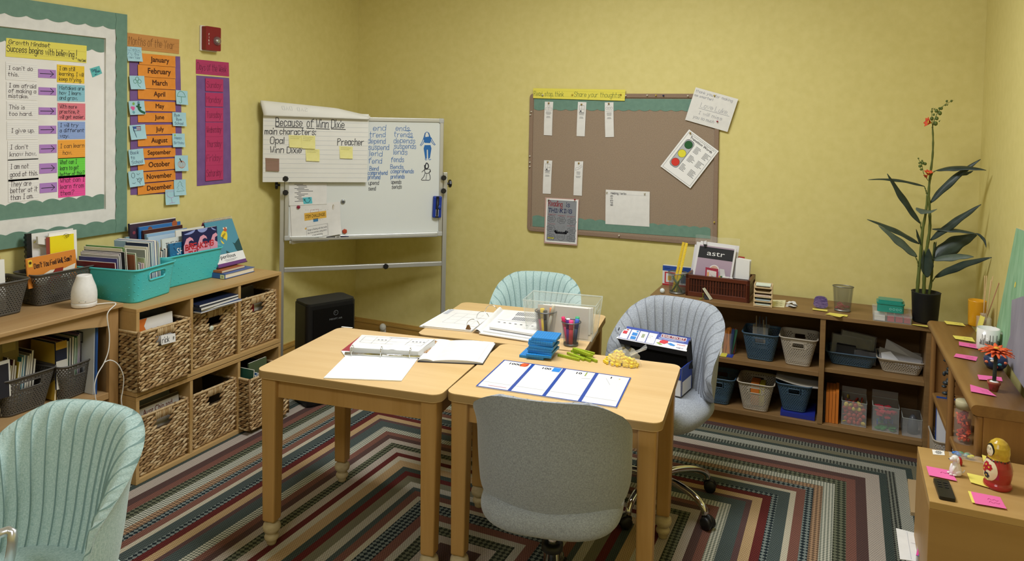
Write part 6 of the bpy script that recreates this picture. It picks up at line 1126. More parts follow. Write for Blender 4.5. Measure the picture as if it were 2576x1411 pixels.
# composition notebook
t = thing('open_notebook', 'open blank notebook between the two front tables', 'notebook', tuple(onT(1150, 890)))
Sheet([onT(1082, 857, .003), onT(1247, 866, .003), onT(1215, 916, .003), onT(1050, 909, .003)], .0025, C('2a2a30', .5), (0, 0, 1)).mb.build('cover', t)
def page(c4, arch, flip, nm):
 s = Sheet(c4, .001, PAPER, (0, 0, 1)); p0 = s.p; s.p = lambda u, v: p0(u, v) + V((0, 0, arch * max(0, sin(pi * u)) ** .7)); s.mb = MB(); s.mb.grid(lambda u, v: s.p(u, v), 16, 4, PAPER)
 s.mb.grid(lambda u, v: V((s.p(u, 1).x, s.p(u, 1).y, s.p(u, 1).z * (1 - v) + (TZ + .003) * v)), 16, 2, C('cfcfce', .8)); s.mb.grid(lambda u, v: V((s.p(1, u).x, s.p(1, u).y, s.p(1, u).z * (1 - v) + (TZ + .003) * v)), 2, 2, C('cfcfce', .8))
 line(s.mb, s.at(.0006), [(s.w * (.88 if flip else .1), 0), (s.w * (.88 if flip else .1), s.h)], .0009, C('d9c8cc')); [line(s.mb, s.at(.0005), [(s.w * i / 16, s.h * y), (s.w * (i + 1) / 16, s.h * y)], .0006, C('dadde4')) for y in [k / 22 for k in range(2, 22)] for i in range(16)]; s.mb.build(nm, t)
page([onT(1083, 856, .004), onT(1134, 857, .006), onT(1089, 908, .006), onT(1052, 906, .004)], .006, False, 'left_page'); page([onT(1134, 857, .006), onT(1246, 864, .006), onT(1214, 913, .006), onT(1089, 908, .006)], .007, True, 'right_page')
s = flat([(1216, 858), (1244, 861), (1241, 863), (1213, 860)], .0008, PAPER, .0005); s.build('paper_slip', 'small white paper slip at the seam of the three tables', 'paper')
s = flat([(861, 821), (888, 823.5), (885, 825), (858, 822.5)], .0008, PAPER, .0005); s.build('paper_slip', 'white paper slip at the far corner of the left front table', 'paper')
# large white binder on table C
t = thing('ring_binder', 'large open white ring binder full of worksheets on the back table', 'binder', tuple(onT(1210, 815)))
cL = [onT(1128, 778, .006), onT(1245, 788, .006), onT(1186, 833, .006), onT(1055, 820, .006)]; s = Sheet(cL, .005, WB, (0, 0, 1)); q2 = Sheet([c_ + V((0, 0, .003)) for c_ in [cL[0].lerp(cL[1], .06), cL[1], cL[2], cL[3].lerp(cL[2], .06)]], .002, PAPER, (0, 0, 1), mb=s.mb); at = q2.at(.0006); w, h = q2.w, q2.h
for y in (.2, .38, .56, .74): line(s.mb, at, [(w * .25, h * y), (w * .85, h * y)], .0012, C('c9cbd0'))
for x in (.25, .5, .85): line(s.mb, at, [(w * x, h * .2), (w * x, h * .74)], .0012, C('c9cbd0'))
rect(s.mb, at, 0, h * .02, w * .09, h * .3, C('b9bcc4')); s.mb.build('left_cover', t)
cR = [onT(1262, 778, .004), onT(1400, 790, .004), onT(1345, 862, .004), onT(1196, 832, .004)]; Sheet(cR, .003, WB, (0, 0, 1)).mb.build('right_cover', t)
m = MB(); NS = 20; A0, A1 = onT(1247, 787, .006), onT(1188, 834, .006); B0, B1_ = onT(1262, 778, .03), onT(1212, 838, .006)
m.grid(lambda u, v: A0.lerp(A1, v).lerp(onT(1270, 782, .012).lerp(onT(1215, 838, .008), v), u) + V((0, 0, .024 * sin(pi * min(1, u * 1.2)) * (1 - .5 * v))), 12, 8, PAPER); m.build('raised_page', t)
for i, (dz, off_, mm) in enumerate(((.008, 0, PAPER), (.014, 4, C('e4e4e4', .8)), (.026, 10, PAPER))):
 P = [onT(1262 + off_, 780, dz), onT(1400, 788, dz), onT(1362 - off_ * 2, 862 - off_ * 2.2, dz), onT(1205 + off_ * 2.6, 838 - off_ * 1.6, dz)]; s = Sheet(P, dz - .004 if i < 2 else .008, mm, (0, 0, 1)); at = s.at(.0008); w, h = s.w, s.h
 if i == 2:
  for k in range(7): disc(s.mb, at, w * (.1 + .12 * k), h * .70, .006, C('6a6c72'), 10, .005)
  for k in range(16): rect(s.mb, at, w * (.28 + .035 * k), h * (.08 + .0 * k), w * (.3 + .035 * k), h * .27, C('7a7c84')); rect(s.mb, at, w * (.3 + .035 * k), h * .34, w * (.32 + .035 * k), h * .52, C('7a7c84'))
  line(s.mb, at, [(w * .03, h * .58), (w * .97, h * .58)], .0014, C('55575e'))
 if i == 0: frame(s.mb, at, w * .2, h * .72, w * .8, h * .93, .0012, C('b4b6bc'))
 s.mb.build('worksheet_stack', t)
m = MB()
for p in ((1243, 789), (1221, 806), (1197, 826)):
 c_ = onT(*p, .004); ax = (A1 - A0).normalized(); fw = V((0, 0, 1)).cross(ax); m.tube([c_ + fw * (.03 * cos(k) - .012) + V((0, 0, .004 + .034 * sin(k))) for k in [i * pi / 14 for i in range(15)]], .0016, CHROME, 6)
m.build('binder_ring', t); m = MB(); c_ = onT(1178, 830, .006); m.hexa([c_ + V(p) for p in ((-.012, -.008, 0), (.012, -.006, 0), (.012, .008, 0), (-.012, .006, 0), (-.004, -.003, .022), (.004, -.002, .022), (.004, .003, .022), (-.004, .002, .022))], mat('brass_lever', '8a6a48', .35, .7)); m.build('ring_lever', t, bevel=.002)
# mesh pen cups
def mesh_mat(name, col, sc=230, lo=.42):
 if name in MATS: return MATS[name]
 q = N(name); q.b.inputs['Base Color'].default_value = rgb(col); q.b.inputs['Roughness'].default_value = .4; q.b.inputs['Metallic'].default_value = .6
 ch = q.n('ShaderNodeTexChecker'); ch.inputs['Scale'].default_value = 1; q.l(q.coord((sc, sc, sc * .8), 'UV', (0, 0, .78)), ch.inputs['Vector'])
 MATS[name] = q.m; return q.m
MESH = mat('mesh_wire', '6e7073', .35, .75); MESHL = mat('mesh_wire_silver', '8e8f8c', .35, .75)
def mesh_cup(label, loc, r0, r1, h, mm=None, sx=1, sy=1, cell=.0036, wire=.00036):
 mm = mm or MESH; t = thing('mesh_cup', label, 'pen cup', loc, 0, 'wire mesh pen cups'); m = MB(); nu = int(2 * pi * r1 / cell); nv = int(h / cell); T0 = Matrix.Translation(loc)
 def P(i, j, o=0): a = 2 * pi * i / nu; z = .004 + (h - .008) * j / nv; r = r0 + (r1 - r0) * j / nv + o; return V((loc[0] + r * cos(a) * sx, loc[1] + r * sin(a) * sy, loc[2] + z))
 k = wire / cell
 vs = []; fs = []
 for s_ in (1, -1):            # two families of diagonal flat wires
  for i in range(nu):
   b = len(vs)
   for j in range(nv + 1): x = i + s_ * j * .5; vs += [P(x - k, j), P(x + k, j)]
   fs += [(b + 2 * j, b + 2 * j + 1, b + 2 * j + 3, b + 2 * j + 2) for j in range(nv)]
 m.add(vs, fs, mm, True); m.build('mesh_wall', t)
 m = MB(); m.tube([P(i, nv) for i in range(nu)], .0024, mm, 8, None, True); m.build('rim', t); m = MB(); m.lathe([(0, .001), (r0, .001), (r0 + .001, .003), (r0 + .0008, .009), (r0 - .001, .009), (r0 - .001, .003), (0, .003)], mm, 32, T0 @ Matrix.Diagonal((sx, sy, 1, 1))); m.build('base', t); return t
def pen(name, p, q, r, body, cap, label, capend='p', grp=None, rr=None):
 """pen from tip/base p up to q; the cap is at the q end"""
 p, q = V(p), V(q); t = thing(name, label, 'pen' if 'pen' in name else 'marker', tuple(p), 0, grp); m = MB(); e = p.lerp(q, .66); m.tube([p, p.lerp(q, .03), e], [r * .8, r, r], body, 12); m.build('barrel', t)
 m = MB(); m.tube([e, q.lerp(e, .04), q], [r * 1.1, r * 1.1, r * .85], cap, 12); m.build('cap', t)
cu1 = onT(1372, 846); cu1 = V((cu1.x, cu1.y, TZ + .0005)); mesh_cup('larger wire mesh pen cup with highlighters, left of the smaller cup', tuple(cu1), .036, .0445, .11)
cu2 = onT(1436, 868); cu2 = V((cu2.x, cu2.y, TZ + .0005)); mesh_cup('smaller wire mesh pen cup with bright felt markers', tuple(cu2), .029, .0375, .098)
def incup(c_, a0, r0, a1, r1, z1, r, body, cap, label, name='highlighter', grp='markers in the larger mesh cup'):
 pen(name, c_ + V((r0 * cos(a0), r0 * sin(a0), .006)), c_ + V((r1 * cos(a1), r1 * sin(a1), z1)), r, C(body, .4), C(cap, .4), label, 'q', grp)
incup(cu1, 3.9, .012, 3.4, .03, .108, .0075, 'c8507a', '3a2a30', 'pink highlighter with a dark cap in the larger mesh cup'); incup(cu1, 4.6, .012, 4.0, .018, .118, .0085, 'f0cc2a', 'f0d02a', 'yellow highlighter in the larger mesh cup'); incup(cu1, 5.2, .014, 4.9, .016, .112, .008, '2c2c2e', '3a3a3a', 'black highlighter in the larger mesh cup')
incup(cu1, .9, .02, .3, .024, .12, .0085, 'e8c030', 'e8862a', 'orange capped highlighter in the larger mesh cup'); incup(cu1, 1.2, .01, -.1, .036, .136, .0055, 'e6e2cc', 'eae6d4', 'slim cream marker leaning out of the larger mesh cup'); incup(cu1, 2.2, .02, 1.6, .028, .108, .008, '26262a', '26262a', 'black marker at the back of the larger mesh cup'); incup(cu1, 2.9, .018, .5, .032, .105, .006, '9aa0a4', '1c1c20', 'black capped grey pen in the larger mesh cup')
GM = 'markers in the smaller mesh cup'
incup(cu2, 3.6, .012, 3.6, .034, .113, .0068, 'd8346c', 'e0336e', 'crimson pink marker leaning left in the smaller mesh cup', 'felt_marker', GM); incup(cu2, 4.2, .012, 4.1, .016, .104, .0085, '5a2a7a', '5a2a80', 'purple marker with a white end in the smaller mesh cup', 'felt_marker', GM); incup(cu2, 5.0, .014, 5.0, .018, .104, .0085, 'c8344a', 'ec4a86', 'hot pink capped marker at the front of the smaller mesh cup', 'felt_marker', GM)
incup(cu2, .1, .014, .1, .024, .106, .008, '3a4a6a', '4a66c8', 'blue marker at the right of the smaller mesh cup', 'felt_marker', GM); incup(cu2, 1.0, .016, .7, .026, .112, .008, '2f6a4a', '4aa878', 'green capped marker at the right rear of the smaller mesh cup', 'felt_marker', GM)
m = MB(); w_ = cu2 + V((.016 * cos(4.1), .016 * sin(4.1), .104)); m.lathe([(0, .0), (.0082, 0), (.0082, .004), (0, .005)], C('eceaf2', .4), 14, Matrix.Translation(w_)); m.build('cap_end', None) and None
bpy.data.objects[-1]; o_ = [o for o in COL.objects if o.name.startswith('cap_end')][0]; pm = [o for o in COL.objects if o.get('label', '').startswith('purple marker with a white end')][0]; o_.parent = pm; o_.location = o_.location - pm.location
# clear bin of papers
CLEAR = mat('clear_acrylic', 'eef3ee', .05, 0, .5, .0, 1.45, .14); CLEAR2 = mat('clear_acrylic_edge', 'e2ebe4', .08, 0, .6, 0, 1.45, .42); TCM = Matrix.Translation((tC[0], tC[1], 0)) @ Matrix.Rotation(RC_, 4, 'Z')
f0, f1 = onT(1360, 846), onT(1492, 866); f0 = V((f0.x, f0.y, 0)); ang = RC_; LB, DB, HB = .285, .155, .15
g1 = onT(1490, 862); Mb = Matrix.Translation((g1.x, g1.y, TZ + .0008)) @ Matrix.Rotation(ang, 4, 'Z')       # front right bottom corner, x to the left is negative
t = thing('clear_bin', 'tall clear plastic bin holding papers on the back table', 'bin', (g1.x, g1.y, TZ + .0008), ang); b0_, b1_, t0_, t1_ = (-LB + .012, .006), (-.004, DB - .01), (-LB - .006, -.008), (.012, DB + .008)
lo = [(b0_[0], b0_[1], .001), (b1_[0], b0_[1], .001), (b1_[0], b1_[1], .001), (b0_[0], b1_[1], .001)]; hi = [(t0_[0], t0_[1], HB), (t1_[0], t0_[1], HB), (t1_[0], t1_[1], HB), (t0_[0], t1_[1], HB)]
m = MB(); m.add(lo + hi, [(3, 2, 1, 0), (0, 1, 5, 4), (1, 2, 6, 5), (2, 3, 7, 6), (3, 0, 4, 7)], CLEAR, False, Mb); m.build('shell', t, solid=.002)
m = MB(); m.tube(hi, .003, CLEAR2, 6, Mb, True); m.build('rim', t); m = MB()
for a, b in zip(lo, hi): m.tube([a, b], .0016, CLEAR2, 6, Mb)
m.build('corner_edge', t); m = MB()
for x in (-LB + .0, .008): m.tube([(x, DB * .3, HB - .02), (x, DB * .3, HB - .045), (x, DB * .7, HB - .045), (x, DB * .7, HB - .02)], .0018, CLEAR2, 6, Mb, True)
m.build('handle_hole_edge', t)
for i, (x0, x1, y, h, lean, c_, lb) in enumerate(((-.235, -.022, .022, .125, .0, 'cfc8c6', 'grey file folder facing front in the clear bin'), (-.22, -.03, .05, .118, .02, 'e9e7e2', 'white paper bundle second in the clear bin'), (-.21, -.024, .085, .11, .02, 'e4e2dd', 'white paper bundle third in the clear bin'), (-.20, -.02, .115, .105, .02, 'dcd8d0', 'white paper bundle rearmost in the clear bin'))):
 Z_ = lambda x, z, y=y, lean=lean: Mb @ V((x, y + lean * z / .1 * .1, .004 + z)); s = Sheet([Z_(x0, h), Z_(x1, h), Z_(x1, 0), Z_(x0, 0)], .003 if i == 0 else .012, C(c_, .7), (0, -1, 0)); s.build('file_folder' if i == 0 else 'paper_bundle', lb, 'folder' if i == 0 else 'paper')
# base ten box on the chair
chb = V((-.685, 2.955, 0)); bA = radians(-8); zs0 = .4665; p = onz(1713, 1000, zs0); NVY = C('25409a', .45); WHT = C('eceaea', .5); BLKI = C('17161a', .85)
t = thing('cardboard_box', 'open cardboard box of base ten blocks on the seat of the grey chair', 'box', (p.x, p.y, zs0), bA); MX = Matrix.Translation((p.x, p.y, zs0)) @ Matrix.Rotation(bA, 4, 'Z'); BWd, BDp, BHt = .30, .125, .115      # front right bottom corner
def face(c4, mm, nm, n, dr=None, th=.003, back=None):
 s = Sheet([MX @ V(q_) for q_ in c4], th, mm, MX.to_3x3() @ V(n), back=back)
 if dr: dr(s, s.at(.0006), s.w, s.h)
 s.mb.build(nm, t)
def front(s, at, w, h):
 rect(s.mb, at, 0, 0, w, h * .42, NVY); frame(s.mb, s.at(.0009), w * .4, h * .1, w * .93, h * .34, .002, WHT); rect(s.mb, s.at(.0008), w * .41, h * .12, w * .92, h * .32, C('7a2438')); printed(s.mb, s.at(.0012), 'BASE TEN SET', w * .67, h * .27, h * .11, WHT, 0, w * .46, True)
 P = [(w * .83 + w * .085 * (1 + .05 * cos(20 * a)) * cos(a), h * .6 + w * .085 * (1 + .05 * cos(20 * a)) * sin(a)) for a in [i * 2 * pi / 60 for i in range(60)]]; blob(s.mb, at, P, C('8a2032')); printed(s.mb, s.at(.001), '131', w * .83, h * .6, h * .1, WHT, 0, w * .12, True); printed(s.mb, s.at(.001), 'PIECES', w * .83, h * .7, h * .055, WHT, 0, w * .1, True)
 printed(s.mb, at, 'AGES 6+', w * .8, h * .92, h * .07, NVY, .012, w * .17, True)
face([(-BWd, 0, BHt), (0, 0, BHt), (0, 0, 0), (-BWd, 0, 0)], WHT, 'front_panel', (0, -1, 0), front, back=BLKI)
face([(0, 0, BHt), (0, BDp, BHt), (0, BDp, 0), (0, 0, 0)], NVY, 'side_panel', (1, 0, 0), lambda s, at, w, h: rect(s.mb, at, w * .08, h * .5, w * .92, h * .97, WHT), back=BLKI); face([(-BWd, BDp, BHt), (-BWd, 0, BHt), (-BWd, 0, 0), (-BWd, BDp, 0)], NVY, 'side_panel', (-1, 0, 0), back=BLKI)
face([(-BWd, BDp, BHt), (0, BDp, BHt), (0, BDp, 0), (-BWd, BDp, 0)], BLKI, 'back_panel', (0, -1, 0)); face([(-BWd, BDp, 0.003), (0, BDp, 0.003), (0, 0, 0.003), (-BWd, 0, 0.003)], BLKI, 'bottom_panel', (0, 0, 1))
lk = [onz(1556, 821, .72), onz(1741, 850, .72), onz(1728, 884, .685), onz(1538, 852, .685)]
# lid: hinged at the back edge, standing up and folded forward
yb_ = p.y + BDp + .012; hz = ony(1741, 850, yb_).z - zs0; hf_ = ony(1728, 884, yb_ - .055).z - zs0; lx = -.016; lid0, lid1 = (-BWd + lx, BDp + .012, hz), (.004 + lx, BDp + .012, hz); fr0, fr1 = (-BWd - .004 + lx, BDp - .045, hf_), (.006 + lx, BDp - .045, hf_)
face([lid0, lid1, (0, BDp + .001, BHt), (-BWd, BDp + .001, BHt)], BLKI, 'lid_back', (0, -1, .1), back=BLKI)
def lidd(s, at, w, h):
 rect(s.mb, at, 0, 0, w, h * .14, NVY); blob(s.mb, at, [(w * .56, 0), (w, 0), (w, h * .52), (w * .54, h * .52)], NVY); rect(s.mb, at, 0, 0, w * .025, h * .7, NVY); a2 = s.at(.0009)
 for i in range(4): frame(s.mb, a2, w * (.04 + .128 * i), h * .14, w * (.165 + .128 * i), h * .95, .0016, NVY)
 rect(s.mb, a2, w * .065, h * .34, w * .125, h * .56, C('c8303a')); rect(s.mb, a2, w * .1, h * .2, w * .13, h * .28, C('b03040')); rect(s.mb, a2, w * .2, h * .36, w * .275, h * .58, C('2f80cc')); rect(s.mb, a2, w * .2, h * .64, w * .275, h * .86, C('2f80cc')); rect(s.mb, a2, w * .245, h * .2, w * .275, h * .3, C('3f90d8'))
 for k in range(3): rect(s.mb, a2, w * (.342 + .014 * k), h * .34, w * (.351 + .014 * k), h * .62, C('7f8f5a'))
 for k in range(5): disc(s.mb, a2, w * (.445 + .02 * (k % 3)), h * (.4 + .12 * (k // 3)), .002, C('b9b9b0'), 8)
 frame(s.mb, a2, w * .6, h * .1, w * .95, h * .34, .0018, WHT); rect(s.mb, s.at(.0008), w * .605, h * .11, w * .945, h * .33, C('7a2438')); printed(s.mb, s.at(.0013), 'BASE TEN SET', w * .775, h * .28, h * .13, WHT, 0, w * .3, True)
 for k in range(2): rect(s.mb, a2, w * .58, h * (.385 + .06 * k), w * (.93 - .1 * k), h * (.41 + .06 * k), C('c8cce0'))
 blob(s.mb, a2, [(w * .61, h * .6), (w * .65, h * .5), (w * .72, h * .52), (w * .725, h * .66), (w * .68, h * .78), (w * .61, h * .74)], C('cc3038')); blob(s.mb, a2, [(w * .72, h * .7), (w * .76, h * .62), (w * .83, h * .72), (w * .82, h * .8), (w * .77, h * .8)], C('2f80cc'))
 blob(s.mb, a2, [(w * .57, h * .78), (w * .6, h * .72), (w * .67, h * .86), (w * .62, h * .88)], C('8fa04a')); scrib(s.mb, a2, w * .85, h * .68, w * .11, h * .1, C('c8505a'), .0022); printed(s.mb, a2, 'AGES 6+', w * .9, h * .9, h * .07, NVY, .012, w * .1, True)
face([lid0, lid1, fr1, fr0], WHT, 'lid_top', (0, -.3, 1), lidd, back=BLKI)
for sx, x in ((-1, -BWd - .004 + lx), (1, .006 + lx)): face([(x, BDp - .01, hz - .004), (x, BDp - .045, hf_ - .002), (x + sx * .012, BDp - .04, hf_ - .07), (x + sx * .014, BDp + .0, hz - .12)], BLKI, 'lid_flap', (sx, 0, 0))
face([fr0, fr1, (.006 + lx, BDp - .043, hf_ - .02), (-BWd - .004 + lx, BDp - .043, hf_ - .02)], BLKI, 'lid_front', (0, -1, 0))
# ================================================================ on the low shelf along the back wall
def onR(x, y, d=0.0): return onz(x, y, RSZ + d)
ZS_ = RSZ + .0006
def rsheet(pts, Y, th, mm, **kw): return Sheet([ony(x, y, Y) for x, y in pts], th, mm, (0, -1, 0), **kw)
RB2 = C('2d50a0', .45)
# puzzle box behind the cup
t = thing('game_box', 'flat blue and white game box standing behind the pencil cup', 'box', (-.82, 4.1, RSZ)); M = Matrix.Translation((-.918, 4.105, ZS_))
m = MB(); m.bx((0, 0, 0), (.19, .03, .108), C('dcdcdc', .45), M); mp = lambda x, y: M @ V((x, -.0005, .108 - y)); rect(m, mp, 0, 0, .19, .028, RB2); frame(m, mp, .012, .034, .072, .098, .007, C('c02c34')); rect(m, mp, .03, .055, .05, .08, C('e0b23a')); rect(m, mp, 0, .1, .19, .108, C('b02430')); scrib(m, mp, .01, .018, .03, .008, C('e8e8f0'), .0016); rect(m, mp, .1, .045, .17, .09, C('4a6a8a')); m.build('box_body', t)
c = onR(1699, 741); mesh_cup('silvery wire mesh cup holding a yellow ruler and pencils on the low shelf', (c.x, 3.945, ZS_), .041, .05, .112, MESHL, 1, 1, .0036, .0004)
cu3 = V((c.x, 3.945, ZS_)); t = thing('ruler', 'yellow folding ruler standing in the mesh cup on the low shelf', 'ruler', tuple(cu3)); a_, b_ = ony(1706, 672, 3.95), ony(1724, 610, 4.0); base = cu3 + V((-.012, -.005, .008))
YR_ = C('d9b51c', .4); d_ = (b_ - base).normalized(); n_ = V((0, -1, 0)); sd = d_.cross(n_).normalized()
for off_, nm in ((-.004, 'ruler_blade'), (.0035, 'ruler_blade')):
 m = MB(); p = [base + sd * (off_ * 2.2 - .007), base + sd * (off_ * 2.2 + .007)]; q = [b_ + sd * (off_ * 2.2 + .007), b_ + sd * (off_ * 2.2 - .007)]; s = Sheet([q[1], q[0], p[1], p[0]], .0022, YR_ if off_ < 0 else C('e6c42a', .4), (0, -1, 0), mb=m)
 for i in range(30): line(m, s.at(), [(s.w * .98, s.h * i / 30), (s.w * (.7 if i % 2 else .55), s.h * i / 30)], .0007, C('6a5410'))
 m.build(nm, t)
for i, (a, tip, col) in enumerate(((.3, .03, '4a7a3a'), (1.6, .034, '7a8a3a'), (2.7, .03, '3f6a4a'), (4.0, .03, '8a8a6a'), (5.2, .034, '5a6a3a'))):
 m = MB(); m.tube([cu3 + V((-.03 * cos(a), -.03 * sin(a), .006)), cu3 + V((tip * cos(a), tip * sin(a), .098 - .006 * i))], .0036, C(col, .5), 6); obj('pencil', m, 'green or grey pencil standing in the silvery mesh cup', 'pencil', 'pencils in the silvery mesh cup')
m = MB(); P_ = onR(1666, 738); m.lathe([(sin(pi * i / 10) * .0135, .0137 - cos(pi * i / 10) * .0135) for i in range(11)], noisy('crumpled_paper', 'd2dcdc', 'eaf0ee', (220, 220, 220), .8, .9, .004), 14, Matrix.Translation((P_.x, P_.y, ZS_))); obj('paper_ball', m, 'small crumpled pale paper ball at the left end of the low shelf', 'paper ball')
# slatted wooden box
MAHO = wood('mahogany', '4a2316', '6a3420', 'x', 8, .35, .7); MAHS = wood('mahogany_slat', '3c1c12', '542818', 'z', 8, .4)
wa, wb = onR(1724, 743), onR(1884, 764); wan = radians(-2); WW = (wb - wa).length; WDp = .19; WH = .112; t = thing('wooden_box', 'dark reddish slatted wooden box of letter cards on the low shelf', 'box', (wa.x, wa.y, ZS_), wan); WMt = Matrix.Translation((wa.x, wa.y, ZS_)) @ Matrix.Rotation(wan, 4, 'Z')
def side(M, w, nm):
 m = MB(); f = .02; m.bx((0, 0, 0), (w, .014, f + .004), MAHO, M); m.bx((0, 0, WH - f), (w, .014, WH), MAHO, M); m.bx((0, 0, f), (f, .014, WH - f), MAHO, M); m.bx((w - f, 0, f), (w, .014, WH - f), MAHO, M); m.build(nm + '_frame', t, bevel=.0015)
 m = MB(); n = int((w - 2 * f) / .0135)
 for i in range(n): x = f + (w - 2 * f) * (i + .5) / n; m.bx((x - .0052, .005, f - .002), (x + .0052, .010, WH - f + .002), MAHS, M)
 m.bx((f, .0035, WH * .52), (w - f, .0055, WH * .535), MAHO, M); m.bx((f, .011, f), (w - f, .012, WH - f), C('1c0d08', .8), M); m.build(nm + '_slats', t)
side(WMt, WW, 'front'); side(WMt @ Matrix.Translation((WW, 0, 0)) @ Matrix.Rotation(pi / 2, 4, 'Z'), WDp, 'side'); side(WMt @ Matrix.Translation((0, WDp, 0)) @ Matrix.Rotation(-pi / 2, 4, 'Z'), WDp, 'side'); side(WMt @ Matrix.Translation((WW, WDp, 0)) @ Matrix.Rotation(pi, 4, 'Z'), WW, 'back')
m = MB(); m.bx((.01, .01, .002), (WW - .01, WDp - .01, .008), MAHO, WMt); m.build('base', t)
# cards in the box
yb = wa.y + .1; LIL = C('b9a3b4', .6); DKP = C('35363a', .5)
s = rsheet([(1757, 612), (1853, 625), (1840, 706), (1742, 692)], yb, .004, C('efedec', .5)); w, h = s.w, s.h; rect(s.mb, s.at(), w * .05, h * .03, w * .95, h, LIL); rect(s.mb, s.at(.0009), w * .05, h * .07, w * .95, h * .42, DKP); printed(s.mb, s.at(.0012), 'astr', w * .5, h * .32, h * .155, C('f4f4f4'), 0, w * .46, True)
disc(s.mb, s.at(.0009), w * .52, h * .74, w * .13, C('f2efec'), 24); disc(s.mb, s.at(.0012), w * .52, h * .74, w * .105, C('d9b09a'), 24); line(s.mb, s.at(.0014), [(w * .47, h * .70), (w * .5, h * .68), (w * .54, h * .70), (w * .57, h * .69)], .0012, C('b07a5a'), True); disc(s.mb, s.at(.0014), w * .52, h * .76, .003, C('c08a78'), 8)
s.build('letter_card', 'large lilac card reading astr in the dark wooden box', 'card')
for i, (dx, dy, lb) in enumerate(((-3, -4, 'first white card edge behind the astr card'), (7, -6, 'second white card edge behind the astr card'), (-8, 3, 'third white card edge at the left behind the astr card'))):
 s = rsheet([(1756 + dx, 612 + dy), (1853 + dx, 625 + dy), (1842 + dx, 700), (1744 + dx, 690)], yb + .012 * (i + 1), .003, C('e6e3e4', .6)); s.build('letter_card', lb, 'card', 'white cards behind the astr card')
CBAG = mat('clear_film', 'f2f4ee', .08, 0, .6, 0, 1.3, .13); m = MB(); b4 = [ony(*p, yb + .05) for p in ((1750, 590), (1862, 602), (1858, 700), (1746, 695))]
m.grid(lambda u, v: b4[0].lerp(b4[1], u).lerp(b4[3].lerp(b4[2], u), v) + V((0, .006 * sin(u * 21 + 6 * v) * (1 - v) + .005 * sin(11 * v + 4 * u), .003 * sin(u * 9) * (1 - v))), 24, 16, CBAG); obj('plastic_bag', m, 'clear plastic bag standing up behind the astr card', 'bag')
m = MB(); q = ony(1774, 614, yb - .006); m.tube([q + V((x * .001, 0, z * .001)) for x, z in ((-9, 0), (-9, 14), (-5, 19), (0, 12), (4, 19), (9, 14), (8, 0))], .0012, CHROME, 6); m.add([q + V(p) for p in ((-.009, -.004, 0), (.009, -.004, 0), (.009, .006, -.003), (-.009, .006, -.003), (-.004, -.001, -.016), (.004, -.001, -.016))], [(0, 1, 5, 4), (1, 2, 5), (2, 3, 4, 5), (3, 0, 4), (0, 3, 2, 1)], C('3a3a3c', .4)); obj('binder_clip', m, 'metal binder clip on top of the astr card', 'clip')
for i in range(3):
 s = rsheet([(1852 + i * 3, 650 - i), (1886 + i * 2, 656 - i), (1884 + i, 704), (1849 + i * 2, 700)], yb + .004 + .01 * i, .006, C('eeedea', .6)); s.build('note_pad', ('front', 'middle', 'rear')[i] + ' white note pad at the right of the wooden box', 'pad', 'white note pads in the wooden box')
s = rsheet([(1857, 645), (1873, 647), (1873, 655), (1857, 653)], yb + .03, .01, C('a02c28', .4)); s.build('red_tab', 'red tab behind the white note pads', 'tab')
s = rsheet([(1775, 672), (1807, 677), (1806, 712), (1773, 706)], wa.y + .035, .002, C('a8344a', .5)); q2 = Sheet([s.p(.12, .16), s.p(.86, .2), s.p(.86, 1), s.p(.12, 1)], .0005, C('efece8', .5), (0, -1, 0), mb=s.mb); rect(s.mb, q2.at(), q2.w * .06, q2.h * .2, q2.w * .2, q2.h, C('e6a050')); printed(s.mb, q2.at(), 'q', q2.w * .56, q2.h * .72, q2.h * .32, INK, .03, None, True); s.build('picture_card', 'red bordered card with a black letter at the front of the wooden box', 'card')
s = rsheet([(1810, 676), (1822, 678), (1826, 706), (1812, 704)], wa.y + .05, .002, C('d5d3d2', .6)); s.build('letter_card', 'small grey card behind the red bordered card', 'card')
m = MB(); q = ony(1815, 697, wa.y + .04); m.bx((0, 0, -.018), (.036, .016, .002), C('dfe0da', .5), Matrix.Translation(q)); m.bx((-.006, 0, -.02), (.003, .014, .004), C('3f6a44', .5), Matrix.Translation(q)); m.bx((-.014, 0, -.018), (-.007, .014, .003), C('e0a23a', .5), Matrix.Translation(q)); obj('eraser', m, 'white block eraser with a green end in the wooden box', 'eraser')
q = ony(1838, 700, wa.y + .03); m = MB(); m.tube([q + V((x * .001, 0, z * .001)) for x, z in ((-10, 3), (0, 2), (9, -1), (15, -6), (10, -11), (0, -8), (-6, -4), (2, 1), (10, 6))], .0022, C('f0f0f0', .4), 6); obj('white_ring', m, 'white plastic ring hanging over the front of the wooden box', 'ring')
